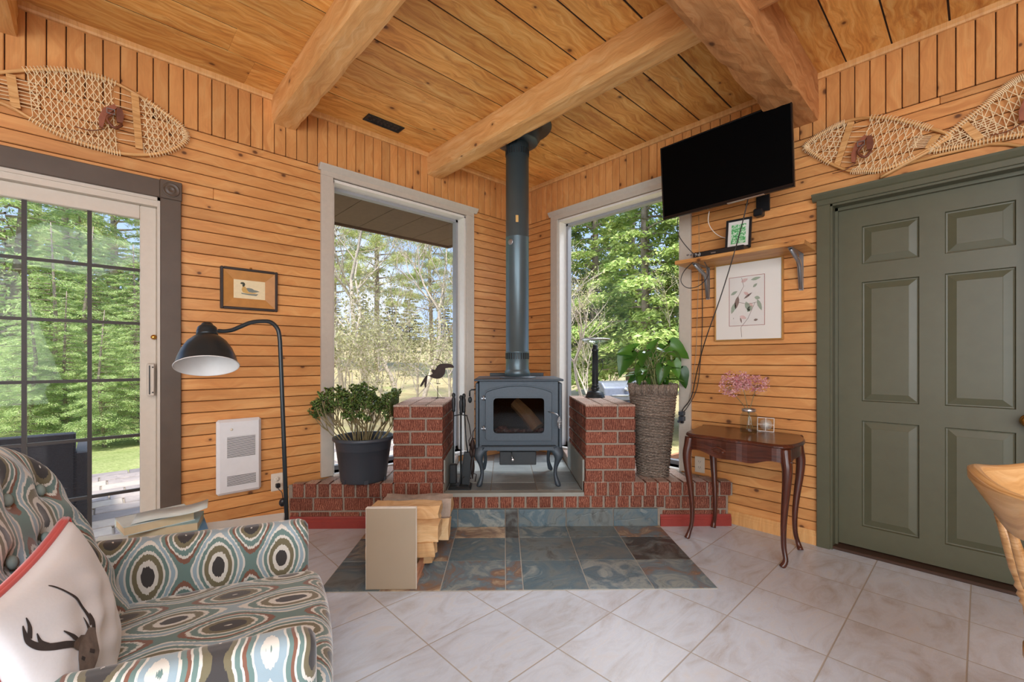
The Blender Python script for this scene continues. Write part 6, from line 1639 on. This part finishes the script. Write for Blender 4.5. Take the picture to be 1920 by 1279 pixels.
def grill():
    p = DP(1160, 740, 6.0); r = thing('barbecue_grill', 'grey covered gas barbecue seen through the right window', 'barbecue', (p.x, p.y, GZ-0.0), TH-PI/2+0.25)
    m = MB(410); P = [(-0.20, 0.72), (0.22, 0.72), (0.22, 0.80), (0.16, 0.92), (0.03, 0.98), (-0.08, 0.97), (-0.17, 0.90), (-0.20, 0.80)]; m.prism(P, -0.30, 0.30, axis='x'); bevel(m.build('lid', 'grill_grey', r), 0.02, 3)
    m = MB(411); m.box((-0.30, -0.22, 0.55), (0.30, 0.22, 0.72), ch=0.01); m.build('firebox', 'grill_dark', r)
    m = MB(412); m.box((-0.62, -0.20, 0.68), (-0.31, 0.20, 0.71), ch=0.005); m.build('side_shelf', 'grill_grey', r)
    m = MB(412); m.box((0.31, -0.20, 0.68), (0.62, 0.20, 0.71), ch=0.005); m.build('side_shelf', 'grill_grey', r)
    m = MB(413); m.box((-0.30, -0.235, 0.50), (0.30, -0.22, 0.66), ch=0.005)
    m.build('control_panel', 'grill_dark', r)
    m = MB(413); m.M = Matrix.Translation((0, -0.21, 0.88)) @ Matrix.Rotation(PI/2-0.5, 4, 'X'); m.lathe([(0.03, 0), (0.03, 0.012), (0.001, 0.014)], 20); m.build('thermometer', 'silver', r)
    m = MB(414); m.tube([(-0.22, -0.24, 0.80), (0.22, -0.24, 0.80)], 0.012, 8); m.build('lid_handle', 'steel', r)
    m = MB(415); m.box((-0.30, -0.20, 0.04), (0.30, 0.20, 0.50)); m.build('cabinet', 'grill_dark', r)
grill()
p = DP(1262, 850, 4.35)
gb = thing('garden_bed', 'brown plank garden bed outside below the right window', 'garden bed', (p.x, p.y, GZ-0.02), TH-PI/2+0.7)
m = MB(420); m.box((-0.5, -0.25, 0.16), (0.7, -0.21, 0.26)); m.box((-0.5, 0.21, 0.16), (0.7, 0.25, 0.26)); m.box((-0.5, -0.25, 0.16), (-0.46, 0.25, 0.26)); m.box((0.66, -0.25, 0.16), (0.7, 0.25, 0.26)); m.build('plank_frame', 'planter_wood', gb)
m = MB(421); m.box((-0.46, -0.21, 0.02), (0.66, 0.21, 0.215)); m.build('soil_fill', 'soil', gb)

# ---------------- trees
def quads(rng, P, A, B):
    """P (n,3) centres; A (n,3) half long axis; B (n,3) half short axis -> diamond leaves"""
    n = len(P); V = np.empty((n, 4, 3)); V[:, 0] = P-A; V[:, 1] = P+B*0.9-A*0.1; V[:, 2] = P+A; V[:, 3] = P-B*0.9-A*0.1
    return V.reshape(-1, 3), np.arange(n*4).reshape(n, 4)
def conifer(name, label, h, rb, nb, nq, leaf, seed, size=0.05, droop=0.25, z0=0.3, up=0.15, tuft=False, group=None, asp=0.35, trunk=0.012, cat='tree', shape=1.0):
    rng = np.random.default_rng(seed); r = thing(name, label, cat, (0, 0, 0), 0, group); br = MB(seed)
    br.tube([(0, 0, 0), (0.02*h*rng.normal(), 0.01*h, h*0.5), (0, 0, h)], [h*trunk, h*trunk*0.7, h*0.002], 8); B0 = []; 
    for i in range(nb):
        z = z0*h*0.3+(h*0.98-z0*h*0.3)*((i+rng.random())/nb); f = (1-z/h)**shape; Lb = rb*(0.12+0.95*f)*rng.uniform(0.7, 1.12); a = i*2.39996+rng.uniform(-.4, .4)
        s = np.array([0, 0, z]); d = np.array([math.cos(a), math.sin(a), 0.0]); pts = []
        for k in range(5):
            t = k/4; pts.append(s+d*Lb*t+np.array([0, 0, Lb*(up*t-droop*t*t)]))
        B0.append((pts, Lb, d)); br.tube([tuple(q) for q in pts], [h*0.0035*(0.5+f), h*0.002, h*0.0016, h*0.0012, 0.001*h], 4, caps=False)
    br.build('trunk', 'trunk_bark', r)
    w = np.array([b[1] for b in B0])**1.6; w /= w.sum(); idx = rng.choice(nb, nq, p=w)
    if tuft: t = np.clip(rng.choice([0.45, 0.62, 0.78, 0.9, 1.0], nq)+rng.normal(0, 0.035, nq), 0.2, 1.06)
    else: t = np.sqrt(rng.uniform(0.04, 1.0, nq))
    S = np.array([b[0][0] for b in B0]); D = np.array([b[2] for b in B0]); Lb = np.array([b[1] for b in B0])
    s = S[idx]; d = D[idx]; l = Lb[idx]; lat = np.stack([-d[:, 1], d[:, 0], np.zeros(nq)], 1)
    side = rng.uniform(-1, 1, nq); wid = l*(0.16+0.34*(1-t)) if not tuft else l*0.16
    if tuft: sd = rng.choice([-1, -.4, .4, 1], nq)*l*0.22*(1.3-t)+rng.normal(0, 1, nq)*l*0.045
    else: sd = side*wid
    P = s+d*(l*t)[:, None]+lat*sd[:, None]; P[:, 2] += l*(up*t-droop*t*t)-np.abs(sd)*droop*0.6+rng.normal(0, 1, nq)*l*(0.03 if not tuft else 0.04)
    if tuft:
        A = rng.normal(0, 1, (nq, 3)); A[:, 2] = np.abs(A[:, 2])*0.8+0.1
    else: A = d*0.8+lat*np.sign(side)[:, None]*0.8+rng.normal(0, 0.45, (nq, 3)); A[:, 2] -= 0.25
    A /= np.linalg.norm(A, axis=1)[:, None]; N = rng.normal(0, 0.55, (nq, 3)); N[:, 2] += 0.8; Bv = np.cross(A, N); Bv /= np.linalg.norm(Bv, axis=1)[:, None]+1e-9
    sz = size*rng.uniform(0.6, 1.4, nq); V, Fq = quads(rng, P, A*sz[:, None], Bv*(sz*asp)[:, None])
    fastmesh('foliage', V, Fq, rng.random(nq), [leaf], parent=r); return r
def broadleaf(name, label, h, seed, lean=0.0, nleaf=2500, leaf='leaf_bud', spread=0.8, group=None, cat='tree', r0=None):
    rng = random.Random(seed); r = thing(name, label, cat, (0, 0, 0), 0, group); br = MB(seed); tips = []
    def grow(p, d, L, rad, lvl):
        pts = [p]; q = p.copy(); dd = d.copy(); k = 5
        for i in range(k):
            dd = (dd+Vector((rng.uniform(-.2, .2), rng.uniform(-.2, .2), rng.uniform(-.06, .16)))).normalized(); q = q+dd*L/k; pts.append(q.copy())
        br.tube(pts, [rad*(1-0.11*i) for i in range(k+1)], 6 if lvl > 1 else 4, caps=False)
        if lvl <= 1: tips.extend(pts[2:])
        if lvl == 0: return
        for i in range(rng.randint(3, 5) if lvl > 1 else 5):
            b = pts[rng.randint(2, k)]; a = rng.uniform(0, 2*PI); nd = (dd+Vector((math.cos(a)*spread, math.sin(a)*spread, rng.uniform(-.1, .5)))).normalized(); grow(b, nd, L*rng.uniform(.5, .75), rad*0.48, lvl-1)
    grow(Vector((0, 0, 0)), Vector((lean, 0, 1)).normalized(), h*0.52, r0 or h*0.013, 4); br.build('trunk', 'bare_bark', r)
    g = np.random.default_rng(seed); T = np.array([tuple(t) for t in tips]); P = T[g.integers(0, len(T), nleaf)]+g.normal(0, 0.09, (nleaf, 3)); A = g.normal(0, 1, (nleaf, 3)); A /= np.linalg.norm(A, axis=1)[:, None]; Bv = np.cross(A, g.normal(0, 1, (nleaf, 3))); Bv /= np.linalg.norm(Bv, axis=1)[:, None]
    sz = 0.022*g.uniform(.6, 1.5, nleaf); V, Fq = quads(g, P, A*sz[:, None], Bv*(sz*.6)[:, None]); fastmesh('foliage', V, Fq, g.random(nleaf), [leaf], parent=r); return r
def copy_tree(o, parent=None):
    c = o.copy(); COL.objects.link(c)
    if parent is not None: c.parent = parent
    for ch in o.children: copy_tree(ch, c)
    return c
def place(o, px, dist, rot=0.0, sc=1.0, dz=0.0, label=None, group=None):
    p = CP((px-960)/F*dist, dist); o.location = (p.x, p.y, gz(p.x, p.y)-0.02+dz); o.rotation_euler = (0, 0, rot); o.scale = (sc, sc, sc)
    if label: o['label'] = label
    if group: o['group'] = group
    return o
# near trees
cd = conifer('cedar_tree', 'bright green cedar filling the upper middle of the right window', 7.0, 1.75, 95, 23000, 'leaf_cedar', 11, size=0.05, droop=0.35, z0=0.5, up=0.18, asp=0.42)
place(cd, 1215, 7.6, 0.3)
c2 = copy_tree(cd); place(c2, 1345, 7.2, 2.0, 0.95, label='bright cedar at the far right edge of the right window')
c3 = copy_tree(cd); place(c3, 1110, 9.6, 4.0, 1.1, label='bright cedar behind the candle lamp in the right window')
cdd = conifer('dark_cedar_tree', 'darker green cedar at the inner edge of the right window', 8.0, 1.5, 80, 14000, 'leaf_cedar_dark', 12, size=0.06, droop=0.3, z0=0.4)
place(cdd, 1062, 11.0, 1.0); c4 = copy_tree(cdd); place(c4, 1180, 12.5, 3.0, 1.2, label='dark cedar behind the bright cedars in the right window')
sp = conifer('spruce_tree', 'pale green spruce behind the leftmost panes of the sliding door', 8.5, 2.3, 90, 30000, 'needle_spruce', 13, size=0.062, droop=0.22, z0=0.25, up=0.1, asp=0.22)
place(sp, 10, 9.5, 0.5)
s2 = copy_tree(sp); place(s2, 150, 11.5, 2.4, 1.0, label='pale green spruce behind the middle panes of the sliding door')
s3 = copy_tree(sp); place(s3, 268, 13.0, 4.0, 0.62, label='low spruce behind the lock side of the sliding door')
s4 = copy_tree(sp); place(s4, 95, 7.6, 5.0, 0.42, label='young spruce low behind the garden sofa')
s6 = copy_tree(sp); place(s6, 175, 9.2, 3.0, 0.45, label='young spruce behind the paving in the lowest panes')
s5 = copy_tree(sp); place(s5, 250, 8.6, 1.0, 0.40, label='small young spruce near the patio behind the sliding door')
for k_, (px_, d_, sc_, lab_) in enumerate(((50, 6.6, 0.30, 'knee high spruce just beyond the garden sofa'), (125, 7.0, 0.28, 'small spruce beyond the end of the garden sofa'), (196, 6.5, 0.24, 'smallest spruce at the edge of the paving'), (262, 6.9, 0.30, 'small spruce beside the door lock stile'))):
    c = copy_tree(sp); place(c, px_, d_, k_*1.7, sc_, label=lab_)
pn = conifer('pine_tree', 'tall open pine rising in the middle of the left window', 13.0, 3.0, 60, 34000, 'needle_pine', 14, size=0.105, droop=0.10, z0=1.0, up=0.28, tuft=True, asp=0.10, trunk=0.011, shape=0.7)
place(pn, 706, 19.0, 0.4, 0.86)
p2 = copy_tree(pn); place(p2, 812, 17.0, 2.2, 0.66, label='tall open pine near the inner jamb of the left window')
p3 = copy_tree(pn); place(p3, 628, 20.0, 3.4, 0.82, label='tall pine at the outer jamb of the left window')
p4 = copy_tree(pn); place(p4, 215, 17.0, 1.1, 0.95, label='tall pine against the sky in the upper right panes of the door')
p5 = copy_tree(pn); place(p5, 60, 17.0, 5.1, 1.0, label='tall pine high behind the spruces of the sliding door')
bt = broadleaf('bare_tree', 'leaning bare tree crossing the left window', 6.0, 21, 0.35, 1500); place(bt, 700, 9.0, TH-PI/2+PI, 1.0)
b2 = broadleaf('bare_tree', 'bare tree with forked trunk beside the metal bird', 5.4, 22, 0.1, 1500); place(b2, 790, 9.8, 1.0)
b3 = copy_tree(bt); place(b3, 640, 10.5, 4.0, 0.85, label='slender bare tree at the outer edge of the left window')
b4 = copy_tree(b2); place(b4, 745, 12.5, 2.6, 1.05, label='bare tree in the centre of the left window behind the others')
b5 = copy_tree(b2); place(b5, 850, 12.0, 5.0, 0.9, label='bare tree at the inner edge of the left window')
b6 = copy_tree(b2); place(b6, 1130, 6.8, 3.3, 0.50, label='low bare shrub behind the candle lamp')
b7 = copy_tree(bt); place(b7, 1235, 6.6, 0.3, 0.42, label='low bare shrub behind the woven basket')
b8 = copy_tree(b2); place(b8, 665, 8.2, 0.3, 0.42, label='low bare shrub behind the potted jade plant')
# thickets and the far wood
sh = broadleaf('thicket_shrub', 'dense budding shrub of the thicket behind the garden', 2.6, 23, 0.0, 1800, 'leaf_far', 0.9, 'budding shrubs of the thicket', 'shrub', 0.02)
sh['label'] = 'budding tangled shrub of the thicket behind the left window'; sh['group'] = 'thicket shrubs behind the left window'; place(sh, 660, 14.5, 0.2)
R_ = random.Random(31)
for px, d0, wnd in [(p_, 8.0, 'left window') for p_ in (610, 670, 730, 790, 850)]+[(p_, 11.5, 'left window') for p_ in (600, 720, 840)]+[(p_, 9.0, 'right window') for p_ in (1080, 1150, 1220, 1290)]+[(p_, 13.0, 'sliding door') for p_ in (-40, 60, 140, 220, 290)]:
    c = copy_tree(sh); d = d0+R_.uniform(-.6, 1.4); place(c, px+R_.uniform(-12, 12), d, R_.uniform(0, 6), R_.uniform(0.8, 1.2), label='budding tangled shrub of the thicket behind the '+wnd, group='thicket shrubs behind the '+wnd)
fw_ = conifer('far_tree', 'hazy olive tree of the far wood', 9.5, 2.6, 60, 16000, 'leaf_far', 41, size=0.15, droop=0.15, z0=0.15, up=0.2, group='trees of the far wood behind the sliding door', asp=0.4)
fw_['label'] = 'hazy olive tree of the far wood seen through the sliding door'
place(fw_, 40, 28, 0, 0.8)
for px, wnd in [(p_, 'sliding door') for p_ in range(-140, 330, 52)]+[(p_, 'left window') for p_ in range(585, 960, 48)]+[(p_, 'right window') for p_ in range(1040, 1380, 56)]:
    c = copy_tree(fw_); d = R_.uniform(26, 38); place(c, px+R_.uniform(-10, 10), d, R_.uniform(0, 6), R_.uniform(0.6, 0.9)*(0.62 if wnd == 'left window' else 1.0), label='hazy olive tree of the far wood seen through the '+wnd, group='trees of the far wood behind the '+wnd)
# ================================================================ SNOWSHOES on the walls
def inside(poly, x, y):
    c = False; n = len(poly)
    for i in range(n):
        x1, y1 = poly[i]; x2, y2 = poly[(i+1) % n]
        if (y1 > y) != (y2 > y) and x < (x2-x1)*(y-y1)/(y2-y1)+x1: c = not c
    return c
def clip_line(poly, p, d, L=3.0):
    """intersections of the line p+td with the polygon as (t0,t1) spans"""
    ts = []; n = len(poly)
    for i in range(n):
        (x1, y1), (x2, y2) = poly[i], poly[(i+1) % n]; ex, ey = x2-x1, y2-y1; det = d[0]*ey-d[1]*ex
        if abs(det) < 1e-12: continue
        t = ((x1-p[0])*ey-(y1-p[1])*ex)/det; s = ((x1-p[0])*d[1]-(y1-p[1])*d[0])/det
        if 0 <= s <= 1: ts.append(t)
    ts.sort(); return list(zip(ts[::2], ts[1::2]))
def snowshoe(label, wall, outline, bars, tail=None, toe_net=True, group='snowshoes on the walls', y0=-0.022, pitch=0.023, binding=None, net_zone=None, name='snowshoe'):
    """outline, bars, tail in photograph pixels of the wall they hang on"""
    W_ = LW if wall == 'L' else RW; rz = LR if wall == 'L' else RR
    pts = [W_(a, b, 0.02) for a, b in outline]; c = sum(pts, Vector())/len(pts)
    r = thing(name, label, 'snowshoe', tuple(c), rz, group); Lc = to_local(r)
    def P2(a, b): q = Lc(W_(a, b, 0.02)); return (q.x, q.z)
    out = [P2(a, b) for a, b in outline]; sm = [(v.x, v.y) for v in smooth_poly([(a, b, 0) for a, b in out], 4, True)]
    m = MB(500); m.tube([(a, 0, b) for a, b in sm]+[(sm[0][0], 0, sm[0][1])], 0.0085, 8, up=(0, 1, 0), flat=1.25); m.build('frame', 'ash_frame', r)
    if tail:
        m = MB(501); T_ = [P2(a, b) for a, b in tail]; m.tube(smooth_poly([(a, 0, b) for a, b in T_], 3), 0.0095, 8, up=(0, 1, 0), flat=1.3); m.build('tail', 'ash_frame', r)
    for (a, b, c_, d_) in bars:
        m = MB(502); p, q = P2(a, b), P2(c_, d_); dv = Vector((q[0]-p[0], q[1]-p[1])).normalized(); nx, nz = -dv.y*0.016, dv.x*0.016
        m.prism([(p[0]-nx, p[1]-nz), (q[0]-nx, q[1]-nz), (q[0]+nx, q[1]+nz), (p[0]+nx, p[1]+nz)], -0.006, 0.006, axis='y'); m.build('crossbar', 'ash_frame', r)
    B_ = [(P2(a, b), P2(c_, d_)) for a, b, c_, d_ in bars]
    # main axis
    xs = [p[0] for p in sm]; 
    mean = Vector((sum(p[0] for p in sm)/len(sm), sum(p[1] for p in sm)/len(sm))); sxx = sum((p[0]-mean.x)**2 for p in sm); szz = sum((p[1]-mean.y)**2 for p in sm); sxz = sum((p[0]-mean.x)*(p[1]-mean.y) for p in sm)
    th = 0.5*math.atan2(2*sxz, sxx-szz)
    def side(pt, bar): (x1, z1), (x2, z2) = bar; return (x2-x1)*(pt[1]-z1)-(z2-z1)*(pt[0]-x1)
    net = MB(503)
    ext = 1.2
    for fam, pit, dz in ((math.radians(60), pitch, 0.001), (math.radians(-60), pitch, -0.001), (0.0, pitch*1.0, 0.0)):
        a = th+(math.radians(90) if fam == 0 else 0)+(fam if fam else 0)
        d = (math.cos(a), math.sin(a)); nn = (-d[1], d[0]); k = -int(ext/pit)
        while k*pit < ext:
            # paired strands give hexagonal holes
            for o in (0.0,) if fam else (0.0,):
                p = (mean.x+nn[0]*(k*pit+o), mean.y+nn[1]*(k*pit+o))
                for t0, t1 in clip_line(sm, p, d):
                    seg = []
                    n_ = max(2, int((t1-t0)/0.02))
                    cur = []
                    for i in range(n_+1):
                        t = t0+(t1-t0)*i/n_; q = (p[0]+d[0]*t, p[1]+d[1]*t)
                        ok = True
                        if net_zone is not None: ok = net_zone(q, B_)
                        if ok: cur.append((q[0], dz+0.0015*math.sin(t*180), q[1]))
                        else:
                            if len(cur) > 1: net.tube(cur, 0.0021, 4, caps=False)
                            cur = []
                    if len(cur) > 1: net.tube(cur, 0.0021, 4, caps=False)
            k += 1
    # wrapping loops of lacing over the frame
    n = len(sm)
    for i in range(0, n):
        for f in (0.0, 0.5):
            x, z = sm[i][0]*(1-f)+sm[(i+1) % n][0]*f, sm[i][1]*(1-f)+sm[(i+1) % n][1]*f; 
            if net_zone is not None and not net_zone((x*0.93+mean.x*0.07, z*0.93+mean.y*0.07), B_): continue
            tx, tz = sm[(i+1) % n][0]-sm[i][0], sm[(i+1) % n][1]-sm[i][1]; l = math.hypot(tx, tz) or 1; tx, tz = tx/l, tz/l; nx, nz = -tz, tx
            net.tube([(x+nx*0.016*math.cos(a), -0.011*math.sin(a)*1.0, z+nz*0.016*math.cos(a)) for a in (0.0, 0.8, 1.6, 2.4, 3.14)], 0.0022, 4, caps=False)
    net.build('lacing', 'rawhide', r)
    # long strands between crossbars and net
    if len(B_) >= 1:
        for bi, bar in enumerate(B_):
            st = MB(504)
            (x1, z1), (x2, z2) = bar
            for k in range(1, 9):
                f = k/9; q = (x1+(x2-x1)*f, z1+(z2-z1)*f)
                for dr in (1, -1):
                    L_ = 0.085; e = (q[0]+math.cos(th)*L_*dr, q[1]+math.sin(th)*L_*dr+(q[1]-mean.y)*0.05)
                    if inside(sm, *e): st.tube([(q[0], -0.002, q[1]), (e[0], 0.0, e[1])], 0.0021, 4, caps=False)
            st.build('strands', 'rawhide', r)
    if binding:
        bx, bz = P2(*binding)
        m = MB(505); P = [(-0.040, -0.085), (-0.026, -0.09), (-0.012, -0.02), (0.030, 0.035), (0.020, 0.052), (-0.024, 0.015), (-0.042, -0.04)]; m.prism([(bx+a, bz+b) for a, b in P], -0.030, -0.012, axis='y'); m.build('toe_strap', 'leather_red', r)
        m = MB(506)
        m.prism([(bx+a, bz+b) for a, b in [(0.030, -0.04), (0.052, -0.038), (0.058, 0.0), (0.050, 0.036), (0.030, 0.040), (0.026, 0.0)]], -0.034, -0.016, axis='y'); m.tube(smooth_poly([(bx+0.05, -0.034, bz-0.05), (bx+0.02, -0.045, bz-0.08), (bx-0.01, -0.04, bz-0.04), (bx+0.02, -0.04, bz)], 4), 0.007, 6); m.build('leather_pad', 'leather', r)
        m = MB(507); frame_ring(m, bx-0.012, bx+0.022, bz-0.012, bz+0.016, 0.004, -0.046, -0.040, 0.001); m.build('buckle', 'steel', r)
        m = MB(508); m.tube(smooth_poly([(bx-0.02, -0.02, bz-0.09), (bx-0.07, -0.03, bz-0.12), (bx-0.13, -0.025, bz-0.12)], 5), 0.006, 6, flat=0.4); m.build('heel_strap', 'leather', r)
    return r
def zone_main(q, B):
    # leave the gaps at both sides of the first crossbar open
    (x1, z1), (x2, z2) = B[0]; L_ = math.hypot(x2-x1, z2-z1); dd = ((x2-x1)*(q[1]-z1)-(z2-z1)*(q[0]-x1))/L_
    ok = not (-0.085 < dd < 0.02) if ZSG > 0 else not (-0.02 < dd < 0.085)
    for bar in B[1:]:
        (x1, z1), (x2, z2) = bar; L_ = math.hypot(x2-x1, z2-z1); d2 = ((x2-x1)*(q[1]-z1)-(z2-z1)*(q[0]-x1))/L_
        if -0.05 < d2 < 0.05: ok = False
    return ok
ZSG = 1
snowshoe('large round webbed snowshoe above the sliding door, hanging sideways', 'L',
    [(349, 262), (343, 240), (310, 213), (262, 180), (210, 153), (160, 138), (110, 131), (60, 131), (0, 136), (-60, 142), (-110, 152), (-135, 160), (-110, 168), (-60, 178), (0, 192), (40, 212), (90, 240), (140, 263), (190, 279), (230, 288), (280, 290), (322, 281)],
    [(252, 172, 261, 279), (20, 140, 30, 203)], tail=[(-133, 160), (-190, 158), (-240, 155)], binding=(205, 215), net_zone=zone_main)
ZSG = -1
snowshoe('rounded webbed snowshoe beside the television above the olive door', 'R',
    [(1509, 276), (1526, 260), (1549, 246), (1572, 234), (1595, 226), (1618, 221.5), (1663, 221.5), (1709, 231), (1745, 241), (1779, 253), (1772, 263), (1739, 281), (1698, 303), (1652, 319), (1618, 321), (1590, 320), (1556, 306), (1526, 289)],
    [(1596, 229, 1569, 312), (1757, 252, 1741, 279)], binding=(1615, 275), net_zone=zone_main, pitch=0.030)
snowshoe('snowshoe running off the photo at the upper right, its tail crossing the rounded one', 'R',
    [(1744, 282), (1776, 254), (1810, 226), (1846, 198), (1870, 176), (1893, 158), (1918, 144), (1960, 128), (2010, 128), (2050, 150), (2055, 185), (2025, 220), (1980, 240), (1935, 250), (1881, 257), (1824, 270), (1780, 278)],
    [(1808, 233, 1838, 262)], tail=[(1744, 282), (1700, 306), (1651, 333)], binding=(1935, 190), net_zone=lambda q, B: True, pitch=0.030)
m = MB(520); base = RW(1780, 285, 0.008); 
o = MB(520).tube([RW(a, b, 0.012) for a, b in ((1700, 308), (1760, 291), (1810, 279), (1856, 270), (1890, 270), (1935, 277), (1990, 292))], 0.009, 8).build('snowshoe_rail', 'ash_frame')
tag(o, 'curved pale wooden rail of a further snowshoe just above the olive door', 'snowshoe')
